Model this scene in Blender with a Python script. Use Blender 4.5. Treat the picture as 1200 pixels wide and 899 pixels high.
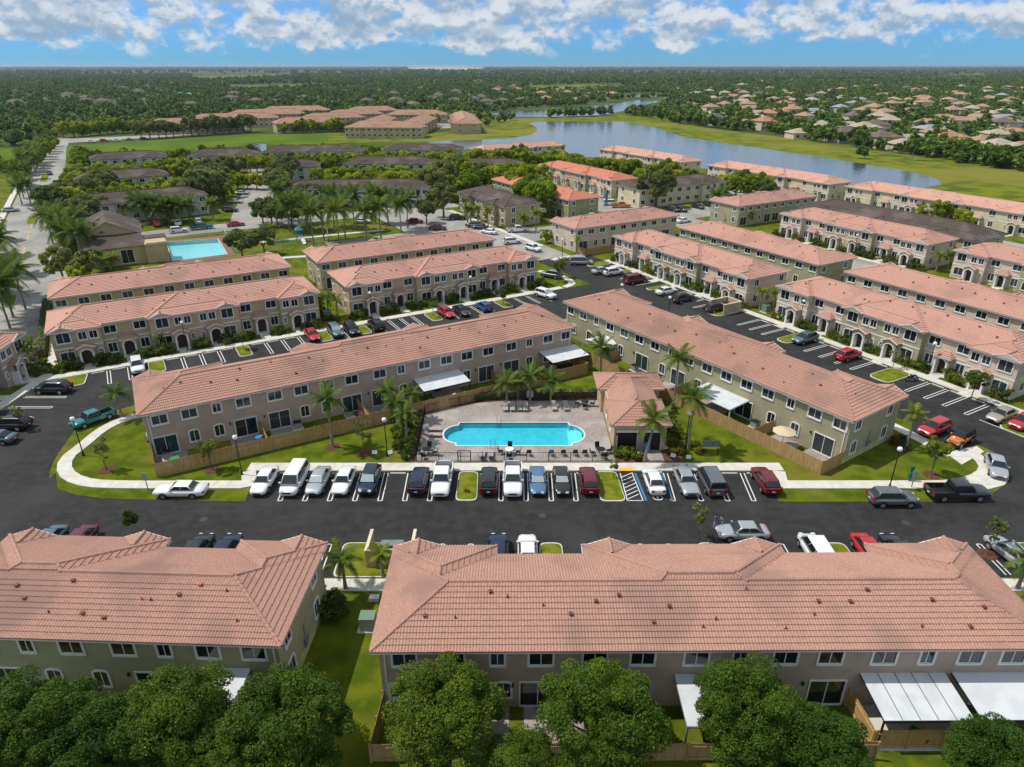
import bpy, bmesh, math, random
import numpy as np
from mathutils import Vector, Matrix
from mathutils.geometry import tessellate_polygon
random.seed(11); np.random.seed(11)
R = math.radians
sc = bpy.context.scene
for o in list(bpy.data.objects): bpy.data.objects.remove(o)
COL = sc.collection

# ------------------------------------------------------------------ camera
CAM_H = 40.0; PITCH = R(24.97); FPX = 800.0
cd = bpy.data.cameras.new('camera'); cam = bpy.data.objects.new('camera', cd); COL.objects.link(cam)
cam.location = (0, 0, CAM_H); cam.rotation_euler = (math.pi/2 - PITCH, 0, 0)
cd.sensor_width = 36.0; cd.lens = 36.0*FPX/1200.0; cd.clip_start = 0.5; cd.clip_end = 60000
sc.camera = cam

# ------------------------------------------------------------------ sky, sun, exposure
SUN_TO = Vector((-0.60, 0.10, 1.0)).normalized()          # towards the sun
SUN_EL = math.asin(SUN_TO.z); SUN_AZ = math.atan2(SUN_TO.x, SUN_TO.y)   # clockwise from +Y
w = bpy.data.worlds.new('World'); sc.world = w; w.use_nodes = True
nt = w.node_tree; nt.nodes.clear()
def N(tree, t, **k):
    n = tree.nodes.new(t)
    for a, b in k.items(): setattr(n, a, b)
    return n
def L(tree, a, b): tree.links.new(a, b)
def M_(tree, op, a, b=None, c=None):
    n = tree.nodes.new('ShaderNodeMath'); n.operation = op
    for i, v in enumerate((a, b, c)):
        if v is None: continue
        if isinstance(v, (int, float)): n.inputs[i].default_value = v
        else: tree.links.new(v, n.inputs[i])
    return n.outputs[0]
def MIXC(tree, f, a, b, bt='MIX'):
    n = tree.nodes.new('ShaderNodeMix'); n.data_type = 'RGBA'; n.blend_type = bt; n.clamp_factor = True
    for i, v in ((0, f), (6, a), (7, b)):
        if isinstance(v, (int, float)): n.inputs[i].default_value = v
        elif isinstance(v, tuple): n.inputs[i].default_value = (*v[:3], 1)
        else: tree.links.new(v, n.inputs[i])
    return n.outputs[2]
def SMOOTH(tree, v, a, b, lo=0.0, hi=1.0):
    n = tree.nodes.new('ShaderNodeMapRange'); n.interpolation_type = 'SMOOTHSTEP'
    tree.links.new(v, n.inputs[0])
    for i, q in enumerate((a, b, lo, hi)): n.inputs[i+1].default_value = q
    return n.outputs[0]
sky = N(nt, 'ShaderNodeTexSky', sky_type='NISHITA', sun_disc=False)
sky.sun_elevation = SUN_EL; sky.sun_rotation = SUN_AZ
sky.air_density = 1.0; sky.dust_density = 0.0; sky.ozone_density = 2.5; sky.altitude = 0
tc = N(nt, 'ShaderNodeTexCoord'); sep = N(nt, 'ShaderNodeSeparateXYZ'); L(nt, tc.outputs['Generated'], sep.inputs[0])
def cloud_noise(dz, scale, detail, zs=3.0, off=0.0):
    cmb = N(nt, 'ShaderNodeCombineXYZ')
    L(nt, sep.outputs[0], cmb.inputs[0]); L(nt, sep.outputs[1], cmb.inputs[1])
    L(nt, M_(nt, 'MULTIPLY_ADD', sep.outputs[2], zs, dz*zs + off), cmb.inputs[2])
    n = N(nt, 'ShaderNodeTexNoise'); n.inputs['Scale'].default_value = scale; n.inputs['Detail'].default_value = detail
    n.inputs['Roughness'].default_value = 0.56; L(nt, cmb.outputs[0], n.inputs['Vector'])
    return n.outputs[0]
n1 = cloud_noise(0.0, 24.0, 10, 1.5, 1.7); n2 = cloud_noise(0.007, 24.0, 10, 1.5, 1.7); n3 = cloud_noise(0.018, 24.0, 3, 1.5, 1.7); big = cloud_noise(0.0, 6.5, 3, 3.6, 5.1)
bigc = M_(nt, 'MULTIPLY', M_(nt, 'SUBTRACT', big, 0.5), 0.55)
cov = M_(nt, 'ADD', n1, bigc)
rise = SMOOTH(nt, sep.outputs[2], 0.002, 0.040)
thr = M_(nt, 'MULTIPLY_ADD', rise, -0.275, 0.665)
dens = SMOOTH(nt, M_(nt, 'SUBTRACT', cov, thr), -0.05, 0.15)
dens = M_(nt, 'MULTIPLY', dens, SMOOTH(nt, sep.outputs[2], 0.005, 0.018))
relief = SMOOTH(nt, M_(nt, 'SUBTRACT', n1, n2), -0.09, 0.07)
base = SMOOTH(nt, M_(nt, 'SUBTRACT', M_(nt, 'ADD', n3, bigc), thr), 0.05, 0.30)
lit = M_(nt, 'MULTIPLY', M_(nt, 'MULTIPLY_ADD', relief, 0.75, 0.25), M_(nt, 'MULTIPLY_ADD', base, -0.6, 1.0))
ccol = MIXC(nt, lit, (1.4, 2.1, 2.9), (4.1, 4.3, 4.5))
tint = MIXC(nt, SMOOTH(nt, sep.outputs[2], 0.0, 0.45), (0.122, 0.32, 0.68), (1.45, 1.12, 0.80))
skyc = MIXC(nt, 1.0, sky.outputs[0], tint, 'MULTIPLY')
fin = MIXC(nt, M_(nt, 'MULTIPLY', dens, 0.90), skyc, ccol)
bg = N(nt, 'ShaderNodeBackground'); bg.inputs[1].default_value = 0.15; L(nt, fin, bg.inputs[0])
wo = N(nt, 'ShaderNodeOutputWorld'); L(nt, bg.outputs[0], wo.inputs[0])

sd = bpy.data.lights.new('sun', 'SUN'); sd.energy = 3.2; sd.angle = R(0.55); sd.color = (1.0, 0.955, 0.88)
sun = bpy.data.objects.new('sun', sd); COL.objects.link(sun)
sun.rotation_euler = (-SUN_TO).to_track_quat('-Z', 'Y').to_euler(); sun.location = (0, 0, 300)
sc.view_settings.view_transform = 'Standard'; sc.view_settings.look = 'None'
sc.view_settings.exposure = 0.28; sc.view_settings.gamma = 1.0; sc.view_settings.use_curve_mapping = False

# ------------------------------------------------------------------ pixel -> place
def g(x, y, z=0.0):
    a = (x-600)/FPX; b = (y-449.5)/FPX
    dy = math.cos(PITCH) - b*math.sin(PITCH); dz = -math.sin(PITCH) - b*math.cos(PITCH)
    t = (z-CAM_H)/dz
    return (a*t, dy*t)
C30, S30 = math.cos(R(30)), math.sin(R(30))
def ab(a, b): return (a*C30 - b*S30, a*S30 + b*C30)     # the estate's own grid, turned 30 degrees
def toab(X, Y): return (X*C30 + Y*S30, -X*S30 + Y*C30)

# ------------------------------------------------------------------ materials
MATS = {}
def mat(name, col, col2=None, rough=0.8, scale=3.0, detail=4, bump=0.0, bscale=None, spec=0.3, metal=0.0,
        mid=(0.40, 0.62), col3=None, scale3=0.2, mid3=(0.45, 0.65), coords='world', coat=0.0, stretch=None, jitter=0.0):
    m = bpy.data.materials.new(name); m.use_nodes = True; t = m.node_tree
    b = t.nodes['Principled BSDF']; b.inputs['Roughness'].default_value = rough
    b.inputs['Specular IOR Level'].default_value = spec; b.inputs['Metallic'].default_value = metal
    b.inputs['Coat Weight'].default_value = coat; b.inputs['Coat Roughness'].default_value = 0.06
    if coords == 'world': vec = N(t, 'ShaderNodeNewGeometry').outputs['Position']
    else: vec = N(t, 'ShaderNodeTexCoord').outputs['Object']
    if stretch:
        mp = N(t, 'ShaderNodeMapping'); mp.inputs['Scale'].default_value = stretch; L(t, vec, mp.inputs[0]); vec = mp.outputs[0]
    c = None
    if col2 is not None:
        n = N(t, 'ShaderNodeTexNoise'); n.inputs['Scale'].default_value = scale; n.inputs['Detail'].default_value = detail
        L(t, vec, n.inputs['Vector'])
        c = MIXC(t, SMOOTH(t, n.outputs[0], mid[0], mid[1]), col, col2)
    if col3 is not None:
        n3 = N(t, 'ShaderNodeTexNoise'); n3.inputs['Scale'].default_value = scale3; n3.inputs['Detail'].default_value = 3
        L(t, vec, n3.inputs['Vector'])
        c = MIXC(t, SMOOTH(t, n3.outputs[0], mid3[0], mid3[1]), c if c is not None else col, col3)
    if jitter:
        oi = N(t, 'ShaderNodeObjectInfo')
        hs = N(t, 'ShaderNodeHueSaturation')
        L(t, M_(t, 'MULTIPLY_ADD', oi.outputs['Random'], jitter, 1 - jitter/2), hs.inputs['Value'])
        if c is not None: L(t, c, hs.inputs['Color'])
        else: hs.inputs['Color'].default_value = (*col, 1)
        c = hs.outputs[0]
    if c is not None: L(t, c, b.inputs['Base Color'])
    else: b.inputs['Base Color'].default_value = (*col, 1)
    if bump:
        nb = N(t, 'ShaderNodeTexNoise'); nb.inputs['Scale'].default_value = bscale or scale*4; nb.inputs['Detail'].default_value = 3
        L(t, vec, nb.inputs['Vector'])
        bp = N(t, 'ShaderNodeBump'); bp.inputs['Strength'].default_value = 1.0; bp.inputs['Distance'].default_value = bump
        L(t, nb.outputs[0], bp.inputs['Height']); L(t, bp.outputs[0], b.inputs['Normal'])
    MATS[name] = m
    return m
def leafmat(name, dark, light, warm, trans=0.42):
    m = bpy.data.materials.new(name); m.use_nodes = True; t = m.node_tree; t.nodes.clear()
    at = N(t, 'ShaderNodeAttribute', attribute_name='tone'); oi = N(t, 'ShaderNodeObjectInfo')
    sp = N(t, 'ShaderNodeSeparateColor'); L(t, at.outputs['Color'], sp.inputs[0])
    c = MIXC(t, sp.outputs[0], dark, light)
    c = MIXC(t, M_(t, 'MULTIPLY', sp.outputs[1], 0.55), c, warm)
    hs = N(t, 'ShaderNodeHueSaturation'); L(t, c, hs.inputs['Color'])
    L(t, M_(t, 'MULTIPLY_ADD', oi.outputs['Random'], 0.5, 0.75), hs.inputs['Value'])
    L(t, M_(t, 'MULTIPLY_ADD', oi.outputs['Random'], -0.04, 0.52), hs.inputs['Hue'])
    d = N(t, 'ShaderNodeBsdfPrincipled'); d.inputs['Roughness'].default_value = 0.55; d.inputs['Specular IOR Level'].default_value = 0.25
    L(t, hs.outputs[0], d.inputs['Base Color'])
    tr = N(t, 'ShaderNodeBsdfTranslucent'); L(t, hs.outputs[0], tr.inputs[0])
    mx = N(t, 'ShaderNodeMixShader'); mx.inputs[0].default_value = trans
    L(t, d.outputs[0], mx.inputs[1]); L(t, tr.outputs[0], mx.inputs[2])
    o = N(t, 'ShaderNodeOutputMaterial'); L(t, mx.outputs[0], o.inputs[0])
    MATS[name] = m
    return m
mat('asphalt', (0.022, 0.0215, 0.0215), (0.033, 0.0315, 0.031), rough=0.85, scale=0.9, detail=8, bump=0.01, bscale=45, spec=0.25, col3=(0.040, 0.038, 0.037), scale3=0.11, mid3=(0.5, 0.7))
def wear(m):          # oil drips and old tyre scuffs with shapes of their own
    t = MATS[m].node_tree; b = t.nodes['Principled BSDF']; lk = b.inputs['Base Color'].links[0].from_socket
    vec = N(t, 'ShaderNodeNewGeometry').outputs['Position']
    n = N(t, 'ShaderNodeTexNoise'); n.inputs['Scale'].default_value = 1.7; n.inputs['Detail'].default_value = 2; L(t, vec, n.inputs['Vector'])
    c = MIXC(t, SMOOTH(t, n.outputs[0], .66, .74, 0, .55), lk, (.012, .012, .012))
    mp = N(t, 'ShaderNodeMapping'); mp.inputs['Scale'].default_value = (.06, 1.1, 1); L(t, vec, mp.inputs[0])
    n2_ = N(t, 'ShaderNodeTexNoise'); n2_.inputs['Scale'].default_value = 1.0; n2_.inputs['Detail'].default_value = 4; L(t, mp.outputs[0], n2_.inputs['Vector'])
    c = MIXC(t, SMOOTH(t, n2_.outputs[0], .50, .72, 0, .35), c, (.046, .044, .042)); L(t, c, b.inputs['Base Color'])
wear('asphalt')
mat('old_asphalt', (0.30, 0.285, 0.26), (0.36, 0.34, 0.31), rough=0.9, scale=0.4, detail=6, col3=(0.25, 0.235, 0.215), scale3=0.08)
mat('concrete', (0.56, 0.525, 0.465), (0.63, 0.60, 0.54), rough=0.85, scale=1.2, detail=6, bump=0.004, bscale=30, col3=(0.50, 0.46, 0.39), scale3=0.35, mid3=(0.55, 0.75))
mat('kerb', (0.55, 0.53, 0.46), (0.64, 0.62, 0.55), rough=0.85, scale=3)
mat('paint', (0.72, 0.72, 0.70), (0.60, 0.60, 0.58), rough=0.7, scale=5, detail=6)
mat('paint_blue', (0.045, 0.16, 0.32), (0.06, 0.19, 0.36), rough=0.7)
mat('paint_yellow', (0.75, 0.42, 0.03), rough=0.7)
mat('lawn', (0.060, 0.092, 0.004), (0.120, 0.148, 0.007), rough=0.95, scale=0.5, detail=12, bump=0.06, bscale=9, spec=0.1, mid=(0.36, 0.64), col3=(0.175, 0.155, 0.024), scale3=0.12, mid3=(0.48, 0.70))
mat('grass_strip', (0.11, 0.145, 0.006), (0.19, 0.19, 0.02), rough=0.95, scale=0.9, detail=10, bump=0.05, bscale=14, spec=0.1)
mat('land', (0.050, 0.072, 0.020), (0.085, 0.112, 0.030), rough=1, scale=0.012, detail=9, spec=0.05, col3=(0.13, 0.15, 0.045), scale3=0.0021, mid3=(0.55, 0.72))
mat('meadow', (0.165, 0.180, 0.014), (0.070, 0.105, 0.014), rough=1, scale=0.11, detail=9, spec=0.05, bump=0.3, bscale=0.6, col3=(0.185, 0.180, 0.030), scale3=0.016)
mat('bright_grass', (0.105, 0.160, 0.014), (0.075, 0.125, 0.014), rough=1, scale=0.03, detail=6, spec=0.05)
mat('mulch', (0.14, 0.055, 0.035), (0.075, 0.032, 0.024), rough=1, scale=4, detail=6, bump=0.05, bscale=12)
mat('sand', (0.46, 0.40, 0.30), (0.36, 0.32, 0.24), rough=1, scale=0.02)
def roofmat(name, c1, c2, c3):
    m = mat(name, c1, c2, rough=0.8, scale=7.0, detail=2, coords='object', col3=c3, scale3=0.25, mid3=(0.45, 0.7), spec=0.2)
    return m
roofmat('roof_pink', (0.385, 0.212, 0.158), (0.455, 0.262, 0.202), (0.31, 0.185, 0.145))
roofmat('roof_pink_lit', (0.455, 0.245, 0.190), (0.535, 0.305, 0.242), (0.40, 0.225, 0.178))  # roof_pink's tile again, lighter: the mid rows' brightness is painted into the colour
roofmat('roof_coral', (0.52, 0.185, 0.115), (0.62, 0.25, 0.165), (0.50, 0.22, 0.15))
roofmat('roof_pale', (0.55, 0.31, 0.235), (0.64, 0.38, 0.295), (0.50, 0.28, 0.21))
roofmat('roof_tan', (0.36, 0.205, 0.14), (0.43, 0.26, 0.185), (0.31, 0.175, 0.12))
roofmat('roof_brown', (0.072, 0.052, 0.044), (0.110, 0.082, 0.068), (0.145, 0.115, 0.10))
roofmat('roof_slate', (0.10, 0.085, 0.08), (0.14, 0.12, 0.11), (0.08, 0.07, 0.065))
mat('vent', (0.15, 0.045, 0.032), (0.20, 0.06, 0.04), rough=0.6)
mat('vent_new', (0.55, 0.13, 0.06), rough=0.6)
for nm, c in dict(taupe=(0.448, 0.346, 0.287), olive=(0.37, 0.343, 0.222), pinkbeige=(0.63, 0.51, 0.409), tan=(0.518, 0.382, 0.252),
                  khaki=(0.454, 0.382, 0.238), cream=(0.66, 0.583, 0.407), sand=(0.47, 0.38, 0.25), yellow=(0.50, 0.40, 0.235), greenish=(0.30, 0.31, 0.17), ltgrey=(0.5, 0.5, 0.47)).items():
    mat('wall_'+nm, c, tuple(q*0.90 for q in c), rough=0.9, scale=0.7, detail=6, bump=0.004, bscale=25, spec=0.15, coords='object', col3=tuple(q*0.80 for q in c), scale3=0.45, mid3=(0.52, 0.78))
mat('band', (0.52, 0.50, 0.27), (0.45, 0.42, 0.22), rough=0.9, scale=1.5)
mat('trim', (0.74, 0.74, 0.72), (0.66, 0.66, 0.64), rough=0.6, scale=2, coords='object')
mat('soffit', (0.62, 0.62, 0.60), rough=0.8)
mat('glass', (0.012, 0.016, 0.020), rough=0.06, spec=0.6)
mat('glass_blue', (0.022, 0.040, 0.052), rough=0.08, spec=0.6)
mat('glass_blind', (0.06, 0.07, 0.075), (0.025, 0.03, 0.035), rough=0.25, scale=1.0, stretch=(0.1, 0.1, 16), coords='object', detail=1)
mat('door', (0.05, 0.028, 0.018), rough=0.5)
mat('wood', (0.43, 0.28, 0.125), (0.33, 0.21, 0.09), rough=0.85, scale=1.2, detail=6, stretch=(6, 6, 0.6), jitter=0.15)
mat('wood_new', (0.52, 0.33, 0.13), (0.42, 0.26, 0.10), rough=0.85, scale=1.2, detail=6, stretch=(6, 6, 0.6))
mat('metal_white', (0.62, 0.64, 0.66), (0.55, 0.57, 0.59), rough=0.42, scale=0.8)
mat('metal_seam', (0.20, 0.21, 0.22), rough=0.5)
mat('metal_black', (0.012, 0.012, 0.013), rough=0.4)
mat('metal_grey', (0.20, 0.22, 0.24), (0.16, 0.18, 0.2), rough=0.5)
mat('plastic_grey', (0.28, 0.29, 0.29), rough=0.6)
mat('globe', (0.82, 0.82, 0.80), rough=0.25)
mat('transformer', (0.16, 0.24, 0.17), rough=0.5)
mat('green_box', (0.02, 0.15, 0.07), rough=0.5)
mat('paver', (0.345, 0.295, 0.27), (0.245, 0.205, 0.19), rough=0.85, scale=5.5, detail=3, bump=0.006, bscale=9, col3=(0.385, 0.34, 0.315), scale3=0.3)
mat('paver_dark', (0.24, 0.12, 0.09), (0.18, 0.095, 0.07), rough=0.85, scale=4)
mat('coping', (0.66, 0.63, 0.58), rough=0.7)
mat('pool_plaster', (0.12, 0.50, 0.58), (0.15, 0.56, 0.64), rough=0.6, scale=1.2)
mat('pool_step', (0.45, 0.75, 0.80), rough=0.6)
mat('lounger', (0.38, 0.34, 0.31), (0.34, 0.30, 0.27), rough=0.8)
mat('fabric_white', (0.75, 0.75, 0.75), rough=0.8); mat('fabric_beige', (0.62, 0.50, 0.34), (0.56, 0.45, 0.30), rough=0.9)
mat('bark', (0.16, 0.12, 0.09), (0.09, 0.07, 0.05), rough=0.95, scale=5); mat('palm_bark', (0.27, 0.24, 0.20), (0.18, 0.16, 0.13), rough=0.95, scale=2, stretch=(1, 1, 6))
mat('crownshaft', (0.13, 0.20, 0.04), rough=0.5)
leafmat('leaf_oak', (0.0382, 0.0843, 0.0068), (0.1337, 0.211, 0.0136), (0.2672, 0.2814, 0.0136))
leafmat('leaf_ficus', (0.1162, 0.1968, 0.0071), (0.4494, 0.5132, 0.0142), (0.8456, 0.727, 0.0178))
leafmat('leaf_light', (0.0759, 0.121, 0.0106), (0.1898, 0.242, 0.022), (0.3289, 0.3146, 0.0264))
leafmat('leaf_grey', (0.1108, 0.1484, 0.0372), (0.2707, 0.2967, 0.0786), (0.3939, 0.3651, 0.0858))
leafmat('leaf_palm', (0.0406, 0.082, 0.0085), (0.13, 0.205, 0.0191), (0.2764, 0.279, 0.0317))
leafmat('leaf_palm_yellow', (0.099, 0.154, 0.011), (0.22, 0.264, 0.022), (0.374, 0.33, 0.033))
leafmat('leaf_shrub', (0.0413, 0.0776, 0.0096), (0.1313, 0.1811, 0.0192), (0.2812, 0.2587, 0.024))
leafmat('leaf_yellow', (0.12, 0.13, 0.01), (0.3, 0.27, 0.02), (0.42, 0.3, 0.02))
leafmat('leaf_red', (0.1, 0.04, 0.015), (0.3, 0.1, 0.02), (0.42, 0.2, 0.02))
leafmat('leaf_far', (0.0606, 0.1147, 0.0135), (0.1818, 0.2726, 0.025), (0.322, 0.3587, 0.027), 0.1)
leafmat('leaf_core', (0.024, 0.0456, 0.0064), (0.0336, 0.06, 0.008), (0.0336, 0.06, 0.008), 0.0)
def water_mat(name, deep, rough=0.06, bump=0.05, bscale=0.5):
    m = mat(name, deep, rough=rough, spec=0.5, bump=bump, bscale=bscale); return m
water_mat('lake_water', (0.055, 0.085, 0.105), 0.10, 0.10, 0.35)
def pool_water(nm='pool_water', tint_=(0.50, 0.93, 0.985)):
    m = bpy.data.materials.new(nm); m.use_nodes = True; t = m.node_tree; t.nodes.clear()
    tr = N(t, 'ShaderNodeBsdfTransparent'); tr.inputs[0].default_value = (*tint_, 1)
    gl = N(t, 'ShaderNodeBsdfGlossy'); gl.inputs['Roughness'].default_value = 0.06
    nz = N(t, 'ShaderNodeTexNoise'); nz.inputs['Scale'].default_value = 2.2; nz.inputs['Detail'].default_value = 3
    L(t, N(t, 'ShaderNodeNewGeometry').outputs['Position'], nz.inputs['Vector'])
    bp = N(t, 'ShaderNodeBump'); bp.inputs['Distance'].default_value = 0.03; L(t, nz.outputs[0], bp.inputs['Height']); L(t, bp.outputs[0], gl.inputs['Normal'])
    fr = N(t, 'ShaderNodeFresnel'); fr.inputs[0].default_value = 1.33; L(t, bp.outputs[0], fr.inputs['Normal'])
    mx = N(t, 'ShaderNodeMixShader'); L(t, fr.outputs[0], mx.inputs[0]); L(t, tr.outputs[0], mx.inputs[1]); L(t, gl.outputs[0], mx.inputs[2])
    o = N(t, 'ShaderNodeOutputMaterial'); L(t, mx.outputs[0], o.inputs[0]); MATS[nm] = m
pool_water(); pool_water('pool_water_pale', (.80, .97, .985))

# ------------------------------------------------------------------ objects
def obj(name, me, parent=None, loc=(0, 0, 0), rz=0.0, sc_=None, mats=None):
    o = bpy.data.objects.new(name, me); COL.objects.link(o)
    o.location = loc
    if rz: o.rotation_euler = (0, 0, rz)
    if sc_ is not None: o.scale = sc_ if isinstance(sc_, (tuple, list)) else (sc_, sc_, sc_)
    if parent is not None: o.parent = parent
    if mats:
        for i, m in enumerate(mats):
            if m is None: continue
            o.material_slots[i].link = 'OBJECT'; o.material_slots[i].material = MATS[m]
    return o
def tag(o, label=None, cat=None, group=None, kind=None):
    if label: o['label'] = label
    if cat: o['category'] = cat
    if group: o['group'] = group
    if kind: o['kind'] = kind
    return o
def thing(name, label, cat, loc=(0, 0, 0), rz=0.0, group=None, sc_=None):
    return tag(obj(name, None, None, loc, rz, sc_), label, cat, group)

class MB:
    def __init__(s): s.v = []; s.f = []; s.m = []; s.sm = []
    def add(s, vs, fs, m=0, smooth=False):
        b = len(s.v); s.v += [tuple(p) for p in vs]
        for f in fs: s.f.append(tuple(b+i for i in f)); s.m.append(m); s.sm.append(smooth)
    def box(s, x0, x1, y0, y1, z0, z1, m=0):
        s.add([(x0,y0,z0),(x1,y0,z0),(x1,y1,z0),(x0,y1,z0),(x0,y0,z1),(x1,y0,z1),(x1,y1,z1),(x0,y1,z1)],
              [(0,3,2,1),(4,5,6,7),(0,1,5,4),(1,2,6,5),(2,3,7,6),(3,0,4,7)], m)
    def prism(s, poly, z0, z1, m=0, mtop=None):
        n = len(poly)
        s.add([(x,y,z0) for x,y in poly]+[(x,y,z1) for x,y in poly], [(i,(i+1)%n,n+(i+1)%n,n+i) for i in range(n)], m)
        s.add([(x,y,z1) for x,y in poly], [tuple(range(n))], m if mtop is None else mtop)
    def bar(s, p, q, wd, ht, m=0):       # box beam between two points, wd across, ht in height, p/q at its axis
        p, q = Vector(p), Vector(q); d = (q-p).normalized()
        up = Vector((0,0,1)) if abs(d.z) < 0.95 else Vector((1,0,0))
        r = d.cross(up).normalized()*(wd/2); u = r.cross(d).normalized()*(ht/2)
        vs = [p-r-u,p+r-u,p+r+u,p-r+u,q-r-u,q+r-u,q+r+u,q-r+u]
        s.add(vs, [(0,1,2,3),(7,6,5,4),(0,4,5,1),(1,5,6,2),(2,6,7,3),(3,7,4,0)], m)
    def cyl(s, p, q, r0, r1=None, n=8, m=0, smooth=True, caps=True):
        if r1 is None: r1 = r0
        p, q = Vector(p), Vector(q); d = (q-p).normalized()
        a = d.orthogonal().normalized(); b = d.cross(a)
        vs = []
        for c_, r in ((p, r0), (q, r1)):
            for i in range(n):
                t = 2*math.pi*i/n; vs.append(c_ + a*(r*math.cos(t)) + b*(r*math.sin(t)))
        s.add(vs, [(i,(i+1)%n,n+(i+1)%n,n+i) for i in range(n)], m, smooth)
        if caps: s.add(vs[:n], [tuple(range(n))[::-1]], m); s.add(vs[n:], [tuple(range(n))], m)
    def tube(s, pts, rs, n=7, m=0):
        pts = [Vector(p) for p in pts]; vs = []
        for k, p in enumerate(pts):
            d = (pts[min(k+1, len(pts)-1)] - pts[max(k-1, 0)]).normalized()
            a = d.cross(Vector((0.13, 0.99, 0.02))).normalized(); b = d.cross(a)
            for i in range(n):
                t = 2*math.pi*i/n; vs.append(p + a*(rs[k]*math.cos(t)) + b*(rs[k]*math.sin(t)))
        s.add(vs, [(k*n+i, k*n+(i+1)%n, (k+1)*n+(i+1)%n, (k+1)*n+i) for k in range(len(pts)-1) for i in range(n)], m, True)
    def ball(s, c, r, m=0, nu=10, nv=6, sz=1.0):
        vs = [(c[0], c[1], c[2]-r*sz)]
        for j in range(1, nv):
            ph = -math.pi/2 + math.pi*j/nv
            for i in range(nu): t = 2*math.pi*i/nu; vs.append((c[0]+r*math.cos(ph)*math.cos(t), c[1]+r*math.cos(ph)*math.sin(t), c[2]+r*sz*math.sin(ph)))
        vs.append((c[0], c[1], c[2]+r*sz)); T = len(vs)-1
        fs = [(0, 1+(i+1)%nu, 1+i) for i in range(nu)]
        for j in range(nv-2):
            for i in range(nu): a = 1+j*nu+i; b = 1+j*nu+(i+1)%nu; fs.append((a, b, b+nu, a+nu))
        fs += [(T, 1+(nv-2)*nu+i, 1+(nv-2)*nu+(i+1)%nu) for i in range(nu)]
        s.add(vs, fs, m, True)
    def sheet(s, outer, z, m=0, holes=()):
        if holes:
            bm = bmesh.new(); es = []
            for lp in [outer, *holes]:
                vs = [bm.verts.new((x, y, z)) for x, y in lp]
                es += [bm.edges.new((vs[i], vs[(i+1) % len(vs)])) for i in range(len(vs))]
            bmesh.ops.triangle_fill(bm, use_beauty=False, use_dissolve=False, edges=es, normal=(0, 0, 1))
            bm.verts.index_update(); vs = [v.co.copy() for v in bm.verts]; tris = [tuple(v.index for v in f.verts) for f in bm.faces]; bm.free()
        else:
            loops = [[Vector((x, y, z)) for x, y in outer]]; tris = tessellate_polygon(loops); vs = loops[0]
        out = []
        for t in tris:
            a, b, c = (vs[i] for i in t)
            out.append(t if (b-a).cross(c-a).z > 0 else tuple(t)[::-1])
        s.add(vs, out, m)
    def mesh(s, name, mats):
        me = bpy.data.meshes.new(name); me.from_pydata(s.v, [], s.f)
        for m in mats: me.materials.append(MATS[m])
        me.polygons.foreach_set('material_index', s.m); me.polygons.foreach_set('use_smooth', s.sm); me.update()
        return me
    def build(s, name, mats, parent=None, **k): return obj(name, s.mesh(name, mats if isinstance(mats, (list, tuple)) else [mats]), parent, **k)
def npmesh(name, V, F, mats, smooth=False, tone=None):
    V = np.asarray(V, dtype=np.float32); F = np.asarray(F, dtype=np.int32); k = F.shape[1]
    me = bpy.data.meshes.new(name)
    me.vertices.add(len(V)); me.vertices.foreach_set('co', V.ravel())
    me.loops.add(F.size); me.loops.foreach_set('vertex_index', F.ravel())
    me.polygons.add(len(F)); me.polygons.foreach_set('loop_start', np.arange(0, F.size, k, dtype=np.int32))
    me.polygons.foreach_set('use_smooth', np.full(len(F), smooth))
    for m in mats: me.materials.append(MATS[m])
    if tone is not None:
        at = me.color_attributes.new('tone', 'FLOAT_COLOR', 'POINT'); at.data.foreach_set('color', np.asarray(tone, dtype=np.float32).ravel())
    me.update(calc_edges=True); me.validate()
    return me
# ================================================================== SETTING
def P(*pts): return [g(*p) for p in pts]
def proj(X, Y, Z=0.0):
    d = Y*math.cos(PITCH) - (Z-CAM_H)*math.sin(PITCH); u = Y*math.sin(PITCH) + (Z-CAM_H)*math.cos(PITCH)
    return (600 + FPX*X/d, 449.5 - FPX*u/d)
def solve(fn, lo, hi, target, k=0):     # fn(t) -> XY(Z); find t with pixel coordinate k equal to target
    f0 = proj(*fn(lo))[k] - target
    for _ in range(50):
        m = (lo+hi)/2; fm = proj(*fn(m))[k] - target
        if (fm > 0) == (f0 > 0): lo = m
        else: hi = m
    return (lo+hi)/2
def a_at(px, b, z=0.0): return solve(lambda a: (*ab(a, b), z), -40, 110, px)
def b_at(px, a, z=0.0): return solve(lambda b: (*ab(a, b), z), 0, 160, px)
def arc(cx, cy, rx, ry, t0, t1, n=10): return [(cx+rx*math.cos(R(t0+(t1-t0)*i/n)), cy+ry*math.sin(R(t0+(t1-t0)*i/n))) for i in range(n+1)]
def round_poly(poly, r, n=4):
    out = []; k = len(poly)
    for i in range(k):
        p = Vector(poly[i]); a = Vector(poly[i-1]); b = Vector(poly[(i+1) % k])
        da = (a-p); db = (b-p); rr = min(r, da.length*0.49, db.length*0.49)
        s, e = p+da.normalized()*rr, p+db.normalized()*rr
        for j in range(n+1):
            t = j/n; q = s*(1-t)**2 + p*(2*t*(1-t)) + e*t*t; out.append((q.x, q.y))
    return out
def struct(name, mb, mats, parent=None):
    o = mb.build(name, mats, parent)
    if parent is None: o['kind'] = 'structure'
    return o
def sheet(name, poly, z, m, holes=()):
    q = MB(); q.sheet(poly, z, 0, holes); return struct(name, q, m)

pool_poly = [(-6.4, 68.75), (6.85, 68.75)] + arc(6.85, 71.5, 1.75, 2.1, -85, 85, 12) + [(6.85, 74.3), (-6.4, 74.3)] + arc(-6.4, 71.5, 1.75, 2.1, 95, 265, 12)
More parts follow.
